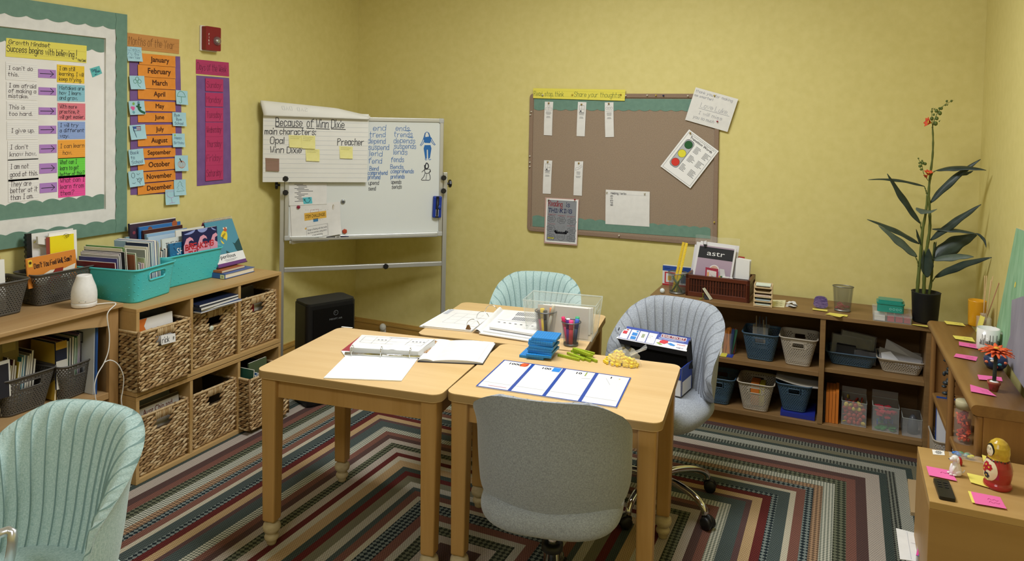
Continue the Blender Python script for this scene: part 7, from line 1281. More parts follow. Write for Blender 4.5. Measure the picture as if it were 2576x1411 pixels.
# small easel, letter tray, card, scraps, stone, sticky notes
q = onR(1778, 754); t = thing('place_card_stand', 'small green and black folded stand card at the front edge of the low shelf', 'stand card', (q.x, q.y, ZS_)); m = MB(); a = V((q.x - .006, q.y, ZS_)); m.add([a + V(p) for p in ((-.02, .012, .052), (.022, -.004, .001), (.03, .02, .001), (-.012, .034, .052), (-.019, .013, .0535), (.024, -.004, .0025), (.032, .021, .0025), (-.011, .035, .0535))], [(0, 1, 2, 3), (4, 5, 6, 7), (0, 1, 5, 4), (1, 2, 6, 5), (2, 3, 7, 6), (3, 0, 4, 7)], C('cfcdb4', .5)); m.build('card_face', t)
m = MB(); m.add([a + V(p) for p in ((-.012, .006, .03), (.02, -.004, .002), (-.006, -.004, .002))], [(0, 1, 2)], C('16181a', .6)); m.build('prop', t); m = MB(); m.grid(lambda u, v: a + V((-.012 - .022 * u ** 2 + .004 * u, .002 - .012 * v, .032 * (1 - u) ** 2 + .001)), 10, 2, C('8fae2f', .5)); m.build('green_tongue', t, solid=.0012)
PINE = wood('pale_pine', 'cdb389', 'dcc49c', 'x', 10, .5); PINZ = wood('pale_pine_v', 'cdb389', 'dcc49c', 'z', 10, .5); ta, tb = onR(1895, 770), onR(1942, 775); TWd = (tb - ta).length; t = thing('letter_tray', 'tiny pale wooden letter tray with paper slips on the low shelf', 'tray', (ta.x, ta.y, ZS_)); TM_ = Matrix.Translation((ta.x, ta.y, ZS_)) @ Matrix.Rotation(atan2(tb.y - ta.y, tb.x - ta.x), 4, 'Z'); TH = .108
for x in (0, TWd - .005): MB().bx((x, 0, 0), (x + .005, .075, TH), PINZ, TM_).build('side_panel', t)
MB().bx((0, .072, 0), (TWd, .076, TH), PINE, TM_).build('back_panel', t)
for i in range(5):
 z = .004 + i * .0225; m = MB(); m.bx((.004, 0, z), (TWd - .004, .073, z + .003), PINE, TM_); n = 12
 prof = [(TWd * k / n, z + .003 + (.008 if k < 2 or k > n - 2 else .0)) for k in range(n + 1)]; m.add([TM_ @ V((x, -.002, zz)) for x, zz in prof] + [TM_ @ V((x, -.002, z - .002)) for x, zz in prof] + [TM_ @ V((x, .002, zz)) for x, zz in prof] + [TM_ @ V((x, .002, z - .002)) for x, zz in prof], [(k, k + 1, n + 2 + k, n + 1 + k) for k in range(n)] + [(2 * n + 2 + k, 2 * n + 3 + k, 3 * n + 4 + k, 3 * n + 3 + k) for k in range(n)] + [(k, k + 1, 2 * n + 3 + k, 2 * n + 2 + k) for k in range(n)], PINE); m.build('tray_shelf', t)
for i, c_ in enumerate(('d8e4dc', 'b9cdd8', 'e8d2c4', '8d6a50', 'd9e3d6')):
 if i == 3: continue
 z = .0085 + i * .0225 + (.004 if i == 4 else 0); m = MB(); m.bx((.008, .004, z), (TWd - .009, .065, z + .005), C(c_, .8), TM_); obj('paper_slips', m, ('pale green', 'pale blue', 'pale pink', '', 'mint')[i] + ' paper slips in the ' + ('lowest', 'second', 'third', '', 'top')[i] + ' compartment of the letter tray', 'paper slips')
s = Sheet([onR(1944, 754, .001), onR(1977, 755, .001), onR(1973, 773, .001), onR(1942, 771, .001)], .0006, C('e3dfb8', .7), (0, 0, 1))
for i in range(6): disc(s.mb, s.at(), s.w * (.35 + .35 * (i % 2)), s.h * (.2 + .28 * (i // 2)), .006, C('6f6a4a'), 10, .0022)
s.build('sticker_card', 'pale yellow card printed with dark leaf shapes beside the letter tray', 'card')
random.seed(3)
for i in range(12):
 q = onR(1982 + random.uniform(-4, 22), 769 + random.uniform(-5, 5)); a = random.uniform(0, 3); l_, w_ = random.uniform(.012, .03), random.uniform(.003, .009); z = ZS_ + .001 + .0009 * i; M = Matrix.Translation((q.x, q.y, z)) @ Matrix.Rotation(a, 4, 'Z') @ Matrix.Rotation(random.uniform(-.1, .1), 4, 'Y')
 m = MB(); m.bx((-l_, -w_, -.0003), (l_, w_, .0003), C(random.choice(('f0f0f0', 'e2e2e6', 'eceaf0', '5a5a66', 'd8d8de'))), M); obj('paper_scrap', m, 'cut paper scrap in the little pile on the low shelf', 'paper scrap', 'cut paper scraps on the low shelf')
YN = C('ecde6a', .75); PKN = C('ee6fae', .75); AM = noisy('agate_purple', '4f4078', '7d6a9c', (70, 40, 200), .2, .05, lo=.35, hi=.65)
def hnote(pts, z, label, col=YN, txt=(), inkc=None, name='sticky_note', curl=.003, flip=False, grp=None):
 c4 = [onz(x, y, z + .0012) for x, y in pts]; s = Sheet(c4, .0005, col, (0, 0, 1), curl=curl)
 for i, l in enumerate(txt): scrib(s.mb, s.at(), s.w * .5, s.h * (.45 + .25 * i), s.w * .35, s.h * .15, inkc or INK, .0012)
 return s.build(name, label, 'sticky note', grp)
hnote([(2044, 775), (2082, 779), (2081, 785), (2044, 780)], RSZ, 'yellow sticky note under the purple agate')
q = onR(2064, 777); m = MB(); n = 24; prof = [(.034 * math.copysign(abs(cos(2 * pi * i / n)) ** .7, cos(2 * pi * i / n)) * (.92 + .1 * (sin(2 * pi * i / n) < 0)), .030 + .029 * math.copysign(abs(sin(2 * pi * i / n)) ** .75, sin(2 * pi * i / n))) for i in range(n)]
m.prism(prof, -.009, .009, AM, Matrix.Translation((q.x, q.y + .01, ZS_ + .002)) @ Matrix.Rotation(pi / 2, 4, 'X'), True); obj('agate_slice', m, 'purple agate slice standing on a yellow note on the low shelf', 'stone', bevel=.004)
hnote([(2087, 786), (2133, 792), (2131, 798), (2076, 792)], RSZ, 'yellow sticky note lying straight in front of the tall mesh cup'); hnote([(2078, 790), (2106, 790), (2126, 795), (2113, 799)], RSZ + .001, 'yellow sticky note laid crosswise in front of the tall mesh cup')
q = onR(2117, 786); cu4 = V((.0, 3.962, ZS_)); mesh_cup('tall oval wire mesh cup with pink rubber bands in the bottom', tuple(cu4), .036, .046, .126, MESHL, 1.02, .62, .0034, .0004)
random.seed(9); RBD = C('c84a68', .5)
for i in range(12):
 a0 = random.uniform(0, 6.28); c_ = cu4 + V((random.uniform(-.022, .022), random.uniform(-.012, .012), .010 + .0022 * i)); m = MB(); m.tube([c_ + V((.011 * cos(k), .007 * sin(k), .004 * sin(2 * k + a0))) for k in [j * 2 * pi / 14 for j in range(14)]], .0016, RBD, 5, Matrix(), True); obj('rubber_band', m, 'pink rubber band in the tall mesh cup', 'rubber band', 'pink rubber bands in the tall mesh cup')
# clear divided case and teal box
CLR2 = mat('clear_case', 'e8ecec', .12, 0, .5, 0, 1.3, .13); ca = onR(2196, 806); t = thing('bead_case', 'clear divided plastic case with red pieces under the teal box', 'case', (ca.x, ca.y, ZS_)); CM = Matrix.Translation((ca.x, ca.y, ZS_)) @ Matrix.Rotation(radians(-1), 4, 'Z'); CW_, CD_, CH_ = .158, .12, .036
m = MB(); m.bx((0, 0, 0), (CW_, CD_, .002), CLR2, CM)
for a, b in (((0, 0, 0), (CW_, .002, CH_)), ((0, CD_ - .002, 0), (CW_, CD_, CH_)), ((0, 0, 0), (.002, CD_, CH_)), ((CW_ - .002, 0, 0), (CW_, CD_, CH_))): m.bx(a, b, CLR2, CM)
m.build('tray', t); m = MB()
for x in (.055, .09, .125): m.bx((x, .002, .002), (x + .0015, CD_ - .002, CH_ - .003), CLR2, CM)
m.build('divider', t); m = MB(); m.bx((-.003, -.003, CH_), (CW_ + .003, CD_ + .003, CH_ + .003), CLR2, CM); m.bx((-.003, -.003, CH_ - .007), (CW_ + .003, -.001, CH_), CLR2, CM); m.bx((-.004, CD_ - .002, CH_), (CW_ + .002, CD_, CH_ + .016), CLR2, CM); m.build('lid', t)
m = MB()
for x0, x1, c_ in ((.006, .05, 'e4e0dc'), (.06, .088, 'b8283c'), (.094, .123, 'b02038'), (.128, .154, 'aa2236')): m.bx((x0, .006, .003), (x1, CD_ - .01, .022), C(c_, .5), CM)
m.build('red_pieces', t)
TLB = mat('teal_translucent', '2f9c8c', .2, 0, .5, 0, 1.3, .85); t = thing('pencil_box', 'teal translucent lidded box on top of the clear divided case', 'box', (ca.x + .02, ca.y + .03, ZS_ + .04)); KM = CM @ Matrix.Translation((.072, .066, CH_ + .004)); BW2, BD2 = .118, .085
m = MB(); m.prism(rrect(BW2 - .006, BD2 - .006, .012), 0, .036, TLB, KM); [ring(m, lambda x, y: KM @ V((x, -BD2 / 2 + .0024, .03 - y)), .0 + .014 * k, .014, .0045, .0022, C('7fc9bc', .4), 12) for k in range(4)]; m.build('body', t, bevel=.003); m = MB(); m.prism(rrect(BW2, BD2, .014), .036, .044, TLB, KM); m.prism(rrect(BW2 - .016, BD2 - .016, .01), .044, .0545, TLB, KM); m.build('lid', t, bevel=.003)
# tall flowering plant
PX, PY = .352, 3.935; t = thing('potted_plant', 'tall artificial flowering plant in a black pot at the right end of the low shelf', 'plant', (PX, PY, ZS_)); POT = C('1b1c1e', .6)
m = MB(); m.lathe([(0, .003), (.050, .003), (.053, .006), (.0605, .138), (.0625, .141), (.058, .142), (.0555, .128), (0, .128)], POT, 40, Matrix.Translation((PX, PY, ZS_))); m.build('pot', t)
STM = noisy('stem_green', '4a5626', '626d34', (60, 60, 14), .5, .1); LEAF = noisy('leaf_dark', '27342f', '38463d', (24, 24, 24), .42, .1); LEAFL = noisy('leaf_pale', '4d5a50', '5c6a5e', (24, 24, 24), .5, .1)
KP = 1 / 4.2765
def pp(x, y, dy=0.0): return ony(2170 + x * KP, 230 + y * KP, PY + dy)       # photograph crop (2170,230)
def stem(pts, r0, r1, mm=None):
 P = [V(p) for p in pts]; out = []
 for i in range(len(P) - 1):
  p0, p1, p2, p3 = P[max(i - 1, 0)], P[i], P[i + 1], P[min(i + 2, len(P) - 1)]
  for j in range(5): k = j / 5; out.append(.5 * (2 * p1 + (p2 - p0) * k + (2 * p0 - 5 * p1 + 4 * p2 - p3) * k * k + (3 * p1 - p0 - 3 * p2 + p3) * k ** 3))
 out.append(P[-1]); m = MB(); n = len(out); m.tube(out, [r0 + (r1 - r0) * i / (n - 1) + .0007 * sin(i * 1.9) for i in range(n)], mm or STM, 10); return m.build('stem', t)
stem([pp(655, 2260), pp(660, 2100, .0), pp(668, 1900), pp(690, 1700), pp(722, 1480), pp(722, 1300), pp(712, 1080), pp(728, 900), pp(752, 700), pp(758, 520), pp(752, 380)], .0085, .0035)
stem([pp(583, 2230, -.015), pp(600, 2000, -.01), pp(625, 1750), pp(645, 1500), pp(680, 1300), pp(700, 1100)], .0085, .005); stem([pp(700, 2240, .02), pp(735, 2060, .02), pp(752, 1850, .02), pp(775, 1620, .02)], .007, .004)
for p in (((600, 1880, -.01), (592, 1830, -.01), (568, 1780, -.01)), ((668, 1880), (715, 1830, .01), (745, 1800, .02)), ((735, 2060, .02), (760, 2030, .02), (780, 2000, .03)), ((625, 1750), (625, 1680), (620, 1630)), ((640, 1500), (625, 1450), (628, 1400)), ((728, 950), (750, 880), (790, 850)), ((690, 1100), (680, 1060), (665, 1025))): stem([pp(*a) for a in p], .0035, .002)
def leaf(base, tip, w, dy0, dy1, label=None, mm=None, bow=(0, 0), fold=.25, nrm=(0, -1, .5), wav=.1):
 """pixel points in the plant crop; w half width in metres; bow: mid offset in crop pixels"""
 a, b = pp(*base, dy0), pp(*tip, dy1); mid = pp((base[0] + tip[0]) / 2 + bow[0], (base[1] + tip[1]) / 2 + bow[1], (dy0 + dy1) / 2); nn = V(nrm).normalized(); m = MB(); N1, N2 = 20, 6
 def f(u, v):
  c = a.lerp(mid, v).lerp(mid.lerp(b, v), v); d = ((mid - a) * (1 - v) + (b - mid) * v).normalized(); sdv = d.cross(nn).normalized(); up = sdv.cross(d); s_ = 2 * u - 1; ww = w * sin(pi * min(1, v * .97 + .01) ** .75) ** .85
  return c + sdv * ww * s_ * (1 + wav * sin(v * 16 + s_)) - up * (abs(s_) * ww * fold) + up * (.08 * ww * sin(v * 14) * s_)
 m.grid(f, N2, N1, mm or LEAF); return m.build('leaf', t, solid=.0012)
leaf((670, 1022), (58, 950), .012, 0, -.03, bow=(0, -70), nrm=(.1, -.5, 1)); leaf((620, 1420), (265, 884), .016, 0, -.05, bow=(-20, -10), nrm=(.6, -1, .2)); leaf((728, 1200), (1270, 730), .017, 0, -.02, bow=(-50, -40), nrm=(-.3, -1, .6)); leaf((790, 850), (1330, 848), .016, 0, -.09, bow=(0, -60), nrm=(0, -.8, .9)); leaf((1060, 900), (1190, 855), .008, 0, .02, nrm=(-.2, -1, .6))
leaf((578, 1240 + 10), (800, 1265), .02, -.03, -.09, bow=(-10, 60), nrm=(.1, -.6, 1), mm=LEAFL); leaf((610, 1640), (48, 1376), .016, 0, -.03, bow=(40, -30), nrm=(.2, -.7, .9)); leaf((585, 1780), (170, 1440), .019, -.01, -.05, bow=(40, 10), nrm=(.4, -1, .5), mm=LEAFL)
leaf((728, 1600), (1275, 1215), .018, 0, -.06, bow=(-20, -10), nrm=(-.3, -1, .6)); leaf((748, 1480), (1235, 1535), .013, 0, -.06, bow=(20, -30), nrm=(0, -.7, 1)); leaf((1220, 1525), (1328, 1680), .006, -.06, -.08, bow=(50, -30), nrm=(-.4, -1, .2)); leaf((765, 1800), (1230, 1545), .036, .01, .03, bow=(-20, -60), nrm=(-.15, -1, .25)); leaf((750, 1810), (1195, 1780), .02, -.01, -.06, bow=(60, -40), nrm=(0, -.8, .9), mm=LEAFL)
leaf((775, 2000), (1392, 1785), .018, .02, -.13, bow=(-50, -40), nrm=(-.2, -1, .6)); leaf((770, 1790), (795, 1615), .008, .0, -.01, nrm=(1, -.7, 0)); leaf((690, 2000), (712, 1690), .022, -.02, -.03, nrm=(-.4, -1, 0)); leaf((655, 1960), (660, 1700), .011, -.015, -.02, nrm=(.6, -1, 0)); leaf((625, 1650), (576, 1480), .007, -.01, -.02, nrm=(.8, -1, 0))
def flower(c, r, ax, nm='flower'):
 m = MB(); ax = V(ax).normalized(); u_ = ax.orthogonal().normalized(); w_ = ax.cross(u_); PET = noisy('petal_coral', 'c83a24', 'e4603a', (60, 60, 60), .6, .05); YEL = C('d8b040', .6)
 for k in range(6):
  a = k * pi / 3; d1 = u_ * cos(a) + w_ * sin(a); sdv = ax.cross(d1)
  m.grid(lambda u, v: c + ax * (r * (.9 * v - .25 * v * v)) + d1 * r * (.15 + .75 * v ** 1.6) + sdv * (2 * u - 1) * r * .42 * sin(pi * min(1, .15 + .8 * v)), 4, 7, PET)
 m.tube([c - ax * r * .25, c + ax * r * .35], [r * .1, r * .3], YEL, 10); return m.build(nm, t, solid=.0008)
flower(pp(725, 335, -.005), .026, (-1, -.4, .25)); flower(pp(705, 890, -.02), .022, (.1, -.4, 1)); flower(pp(690, 905, -.02), .013, (-.7, -.3, -.6))
BUD = noisy('bud_green', '4c5c26', '66763a', (90, 90, 90), .5, .1); m = MB()
for x, y, r in ((745, 292, 22), (798, 290, 22), (832, 234, 24), (793, 208, 22), (785, 345, 26), (848, 182, 18), (826, 182, 14), (765, 250, 14), (745, 215, 14), (748, 188, 9), (905, 105, 14), (955, 103, 14), (890, 148, 10), (910, 145, 9), (825, 320, 8), (770, 190, 8)): p = pp(x, y); m.ball(p, (r * KP * .0015, r * KP * .0015, r * KP * .0018), BUD, 10); m.tube([p, p + V((.006, 0, .006))], [.0014, .0004], BUD, 5)
m.tube([pp(*p) for p in ((752, 380), (770, 310), (800, 240), (850, 170), (900, 130), (980, 95))], [.0022, .002, .0018, .0015, .0012, .0006], BUD, 6); m.tube([pp(752, 380), pp(745, 300), pp(745, 180)], .0014, BUD, 5); m.build('bud_spray', t); m = MB()
for x, y, r in ((618, 803, 20), (648, 770, 20), (672, 778, 20), (630, 838, 16), (610, 770, 12), (600, 720, 10), (640, 745, 12), (625, 760, 10)): m.ball(pp(x, y, -.02), (r * KP * .0016,) * 3, BUD, 8)
m.tube([pp(*p) for p in ((705, 960, -.02), (655, 880, -.02), (640, 800, -.02), (595, 715, -.02))], .0014, BUD, 5); m.build('bud_spray', t)
hnote([(2297, 815), (2336, 819), (2334, 824), (2292, 818)], RSZ, 'yellow sticky note under the edge of the black plant pot')
# ================================================================ inside the low shelf
GR_ = 'perforated baskets in the low shelf'
def lb(label, col, x0, x1, y, z, wt, d, h, slot=.028, top_d=None): pbasket(label, col, ((x0 + x1) / 2, y + d / 2, z), 0, wt, d + .04, x1 - x0, d, h, GR_, .026, slot)
lb('slate blue basket on the upper left shelf, holding a clear box of pens', PBLUE, -.43, -.31, 3.893, ZR1 + .001, .172, .15, .135); lb('beige basket on the upper left shelf, right of the blue one', PBEIGE, -.247, -.137, 3.893, ZR1 + .001, .172, .15, .138)
lb('slate blue basket at the left of the lower shelf, behind the grey chair', PBLUE, -.62, -.515, 3.868, ZR0 + .001, .165, .15, .135); lb('beige basket on the lower left shelf with an orange box inside', PBEIGE, -.44, -.325, 3.86, ZR0 + .001, .172, .15, .14)
lb('slate blue basket on the lower left shelf with grey papers on top', PBLUE, -.255, -.15, 3.885, ZR0 + .022, .165, .15, .135)
lb('shallow slate blue basket of plastic packets on the upper right shelf', PBLUE, -.04, .135, 3.935, ZR2 + .001, .225, .13, .062, 0); lb('shallow beige basket of papers on the upper right shelf', PBEIGE, .185, .335, 3.925, ZR2 + .001, .20, .13, .066, 0)
m = MB(); m.bx((-.262, 3.86, ZR0 + .001), (-.105, 4.05, ZR0 + .021), C('25308a', .4)); obj('flat_box', m, 'flat dark blue box under the papered blue basket on the lower shelf', 'box')
m = MB(); m.grid(lambda u, v: V((-.29 + .2 * u, 3.872 + .2 * v, ZR0 + .158 + .022 * (1 - u) - .01 * sin(pi * u) + .02 * v)), 10, 6, C('a39d94', .8)); obj('paper_sheet', m, 'grey paper sheets lying across the right blue basket on the lower shelf', 'paper', solid=.004)
m = MB(); m.bx((-.41, 3.91, ZR0 + .012), (-.37, 3.99, ZR0 + .125), C('d8782c', .5)); m.bx((-.368, 3.91, ZR0 + .012), (-.345, 3.99, ZR0 + .12), C('c9b83a', .5)); obj('small_box', m, 'orange and yellow box inside the lower beige basket', 'box')
t = thing('pen_box', 'clear box of wooden sticks and pens inside the upper blue basket', 'box', (-.37, 3.95, ZR1 + .02)); m = MB(); m.bx((-.41, 3.905, ZR1 + .06), (-.335, 3.985, ZR1 + .165), CLR2); m.build('clear_shell', t); m = MB(); random.seed(4)
for i in range(12): x = -.405 + .006 * i; m.tube([(x, 3.93 + .004 * (i % 3), ZR1 + .06), (x - .006 + .004 * random.random(), 3.95, ZR1 + random.uniform(.16, .215))], .003, C(random.choice(('8d7a58', '6a5a44', '3a3a40', '9a8a6a', '55606a'))), 6)
m.build('pens', t)
t = thing('stick_cup', 'clear cup of wide wooden sticks with coloured tops on the upper left shelf', 'cup', (-.54, 3.95, ZR1)); m = MB(); JM = Matrix.Translation((-.538, 3.945, ZR1 + .001)) @ Matrix.Rotation(-.3, 4, 'Z'); m.bx((-.036, -.032, 0), (.036, .032, .105), CLR2, JM); m.build('clear_shell', t); m = MB(); m.bx((-.040, -.034, .002), (-.010, -.033, .112), C('dcd9d0', .6), JM)
for k in range(4): rect(m, lambda x, y: JM @ V((x, -.0346, .1 - y)), -.036, .004 + k * .012, -.016, .007 + k * .012, C('a8a49a'))
m.build('card_label', t)
random.seed(6)
for i in range(9):
 c_ = random.choice(('b8702c', 'c07a30', 'b06a28')) if i < 6 else random.choice(('25355a', '2f5a44', '8a3a30')); x = -.008 + .0052 * i; m = MB(); M = JM @ Matrix.Translation((x, -.02 + .006 * (i % 5), .003)) @ Matrix.Rotation(random.uniform(-.15, .22), 4, 'Y'); pts = [(-.008, 0), (.008, 0), (.008, .125)] + [(.008 * cos(a), .125 + .008 * sin(a)) for a in [k * pi / 8 for k in range(1, 8)]] + [(-.008, .125)]
 m.prism(pts, -.001, .001, C(c_, .5), M @ Matrix.Rotation(pi / 2, 4, 'X')); obj('wooden_stick', m, 'wide wooden craft stick in the clear cup on the upper left shelf', 'stick', 'craft sticks in the clear cup')
for i, (a, b, z, c_, lb_) in enumerate((((-.70, 3.87), (-.50, 4.02), 0, '2b3f9a', 'blue edged leaflet under the clear stick cup'), ((-.72, 3.865), (-.53, 4.0), .0012, 'd9cf4a', 'yellow leaflet beside the clear stick cup'), ((-.735, 3.86), (-.56, 3.96), .0024, 'd8d4cc', 'white leaflet beside the clear stick cup'))): m = MB(); m.bx((a[0], a[1], ZR1 + .0004 + z), (b[0], b[1], ZR1 + .0014 + z), C(c_, .6)); obj('leaflet', m, lb_, 'paper')
s = Sheet([V((-.66, 4.05, ZR1 + .085)), V((-.55, 4.05, ZR1 + .085)), V((-.55, 4.03, ZR1 + .005)), V((-.66, 4.03, ZR1 + .005))], .002, C('c8bf3a', .6), (0, -1, 0)); [rect(s.mb, s.at(), s.w * .3, s.h * (.2 + .3 * k), s.w * .8, s.h * (.3 + .3 * k), C('5a5420')) for k in range(2)]; s.build('card', 'yellow card standing behind the clear stick cup', 'card')
PKT = mat('shiny_film', 'c8c8cc', .1, 0, .8, 0, 1.3, .12)
for i, (x, y, z, w, d, h, an, c_, lb_) in enumerate(((.0, 3.945, .02, .085, .03, .075, -.05, '0f0f11', 'black card box in the shallow blue basket'), (.085, 3.95, .018, .085, .03, .06, -.04, '2a2826', 'dark wrapped packet at the right of the shallow blue basket'), (.02, 3.99, .035, .17, .03, .09, -.08, '1a1a1c', 'long shiny black packet across the shallow blue basket'), (.05, 4.02, .06, .15, .02, .08, -.12, '241f1e', 'shiny dark packet rearmost in the shallow blue basket'))):
 M = Matrix.Translation((x + .02, y, ZR2 + z)) @ Matrix.Rotation(-an, 4, 'Y') @ Matrix.Rotation(-.25 * (i > 1), 4, 'X'); m = MB(); m.bx((-w / 2, 0, 0), (w / 2, d, h), C(c_, .25 if i else .7, .7), M)
 if i: m.grid(lambda u, v: M @ V((-w / 2 - .006 + (w + .012) * u, -.008 + .004 * sin(u * 9 + v * 5), h * 1.06 * v)), 16, 8, PKT)
 obj('packet', m, lb_, 'packet')
for i, (p, c_, lb_) in enumerate((([(.17, 3.99, .10), (.345, 3.96, .068), (.345, 3.93, .035), (.165, 3.95, .045)], 'a6a4a6', 'grey paper sheet lying in the shallow beige basket'), ([(.20, 4.02, .135), (.352, 3.99, .075), (.352, 3.95, .045), (.19, 3.99, .08)], 'c9c8cc', 'white folded paper leaning across the shallow beige basket'), ([(.175, 3.945, .085), (.215, 3.95, .095), (.255, 3.94, .055), (.18, 3.925, .05)], 'd5d6da', 'clear sleeve of papers at the left of the shallow beige basket'))):
 s = Sheet([V((x, y, ZR2 + z)) for x, y, z in p], .002, C(c_, .5), (0, -1, .6)); s.build('paper_sheet', lb_, 'paper')
for i in range(4): m = MB(); m.bx((-.058 + i * .0145, 3.872 + .004 * (i % 2), ZR0 + .001), (-.045 + i * .0145, 4.02, ZR0 + .148 + .006 * (i == 3)), C('d0782a', .6)); obj('orange_folder', m, 'orange book spine on the lower right shelf, ' + ('leftmost of the four', 'second of the four from the left', 'third of the four from the left', 'rightmost and tallest of the four')[i], 'book', 'orange spines on the lower right shelf')
m = MB(); m.bx((-.069, 3.868, ZR0 + .001), (-.0605, 4.03, ZR0 + .155), C('2b241d', .6)); obj('black_folder', m, 'dark folder left of the orange spines on the lower right shelf', 'folder')
def ctub(label, x0, x1, y, h, back=0):
 t = thing('clear_tub', label, 'tub', ((x0 + x1) / 2, y, ZR0 + .001)); m = MB(); z0, z1 = ZR0 + .001, ZR0 + h
 for a, b in (((x0, y, z0), (x1, y + .0015, z1)), ((x0, y + .13, z0), (x1, y + .1315, z1 + back)), ((x0, y, z0), (x0 + .0015, y + .13, z1)), ((x1 - .0015, y, z0), (x1, y + .13, z1)), ((x0, y, z0), (x1, y + .13, z0 + .002))): m.bx(a, b, CLR2)
 m.build('shell', t); m = MB(); m.tube([(x0, y, z1), (x1, y, z1), (x1, y + .13, z1), (x0, y + .13, z1)], .0018, CLEAR2, 6, None, True); m.build('rim', t); return t
ctub('clear tub of red and yellow counters on the lower right shelf', .012, .121, 3.885, .115, .03); ctub('clear tub of stacked colour tiles on the lower right shelf', .146, .258, 3.872, .12, .035); ctub('empty looking clear tub at the right end of the lower right shelf', .272, .352, 3.87, .085)
random.seed(2); n = 0
for row in range(6):
 for k in range(5):
  x = .026 + k * .0205 + (.006 if row % 2 else 0); z = ZR0 + .014 + row * .0165
  if x > .112: continue
  tilt = random.uniform(-.5, .5); front = random.random() < .75; c_ = random.choice(('d8c04a', 'b8402a', 'b03a28', 'c04a30', 'a83a2a')); m = MB(); m.lathe([(0, -.0012), (.0105, -.0012), (.0105, .0012), (0, .0012)], C(c_, .45), 18, Matrix.Translation((x, 3.8925 + random.uniform(0, .006), z)) @ Matrix.Rotation(tilt, 4, 'Z') @ Matrix.Rotation(pi / 2 + (random.uniform(-.25, .25) if front else .9), 4, 'X')); obj('counter', m, 'round red or yellow counter against the front of the counter tub', 'counter', 'counters at the front of the counter tub')
m = MB()
for k in range(70): m.lathe([(0, -.0012), (.0105, -.0012), (.0105, .0012), (0, .0012)], C(random.choice(('c9b04a', 'a83a2a', 'b0402c')), .45), 12, Matrix.Translation((random.uniform(.028, .106), random.uniform(3.91, 4.0), ZR0 + random.uniform(.012, .105))) @ Matrix.Rotation(random.uniform(0, 3), 4, 'X') @ Matrix.Rotation(random.uniform(0, 3), 4, 'Y'))
tag(m.build('counter_heap'), 'heap of red and yellow counters filling the counter tub', 'counters', None, 'stuff')
for lo_, hi_, c_, nm in ((.006, .03, '2f8a44', 'green'), (.034, .054, '2f4a9a', 'blue'), (.058, .108, 'b83440', 'red')):
 for k in range(12 if nm != 'red' else 20):
  x, y, z = random.uniform(.165, .24), 3.885 + random.uniform(0, .07), ZR0 + random.uniform(lo_, hi_); m = MB(); m.box((0, 0, 0), (.024, .024, .006) if nm != 'blue' else (.005, .02, .02), C(c_, .45), Matrix.Translation((x, y, z)) @ Matrix.Rotation(random.uniform(0, 3) if nm != 'blue' else 0, 4, 'Z') @ Matrix.Rotation(random.uniform(-.5, .5), 4, 'X')); obj('colour_tile', m, nm + ' plastic tile in the clear tub of colour tiles', 'tile', nm + ' tiles in the clear tub')
m = MB(); m.lathe([(0, 0), (.022, 0), (.024, .03), (.016, .07), (.006, .085), (0, .085)], C('4a4c50', .3), 16, Matrix.Translation((.318, 3.92, ZR0 + .004))); obj('grey_pouch', m, 'grey pouch inside the empty looking clear tub', 'pouch')
# ================================================================ on and in the honey oak bookcase
OZz = OZ + .0006
def onO(x, y, d=0.0): return onz(x, y, OZ + d)
KO = 1 / 4.1486
def o1(x, y): return (2300 + x * KO, 680 + y * KO)
SCR = C('9a2a5a', .7); SCY = C('4a4a3a', .7)
for pts, lab, col in (([(310, 525), (505, 550), (537, 588), (340, 567)], 'yellow sticky note farthest along the oak bookcase top', YN), ([(400, 677), (605, 700), (637, 755), (430, 722)], 'yellow sticky note in the middle of the oak bookcase top', YN), ([(465, 742), (672, 775), (690, 830), (468, 790)], 'pink sticky note touching the middle yellow one on the oak bookcase', PKN),
                      ([(435, 867), (663, 902), (645, 952), (410, 907)], 'pink sticky note lying alone left of the orange flower', PKN), ([(660, 1087), (910, 1115), (922, 1165), (675, 1147)], 'pink sticky note behind the little flower pot', PKN), ([(582, 1190), (770, 1245), (860, 1323), (590, 1272)], 'pink sticky note in front of the little flower pot', PKN)):
 hnote([o1(*p) for p in pts], OZ, lab, col, ('a', 'b'), SCY if col is YN else SCR, grp=None)
vx = onO(2455, 825); t = thing('yellow_tumbler', 'tall yellow ceramic tumbler on the oak bookcase', 'tumbler', (.497, 3.63, OZz)); YCER = mat('yellow_glaze', 'd99a1c', .25, 0, .5, coat=.3); ymid = onO(2458, 822); r_ = .0335; YM = Matrix.Translation((ymid.x, ymid.y + .02, OZz)); hT = ony(2460, 755, ymid.y + .02).z - OZz
m = MB(); m.lathe([(0, 0), (r_ * .9, 0), (r_ * .94, .004), (r_ * 1.02, hT - .004), (r_ * 1.02, hT), (r_ * .95, hT), (r_ * .9, .01), (0, .01)], YCER, 36, YM); m.build('body', t)
dq = onz(2487, 830, OZ); t = thing('reed_diffuser', 'clear glass reed diffuser with thin wooden reeds behind the mugs', 'diffuser', tuple(dq)); GLS = mat('clear_glass', 'f2f5f2', .04, 0, .5, 0, 1.45, .22); dx_, dy_ = .535, 3.60; RM = Matrix.Translation((dx_, dy_, OZz))
m = MB(); m.prism(rrect(.05, .05, .008), 0, .055, GLS, RM); m.lathe([(.014, .055), (.013, .07), (.015, .072)], GLS, 16, RM); m.build('bottle', t)
REED = C('d6b488', .6); REEDP = C('a8685a', .6)
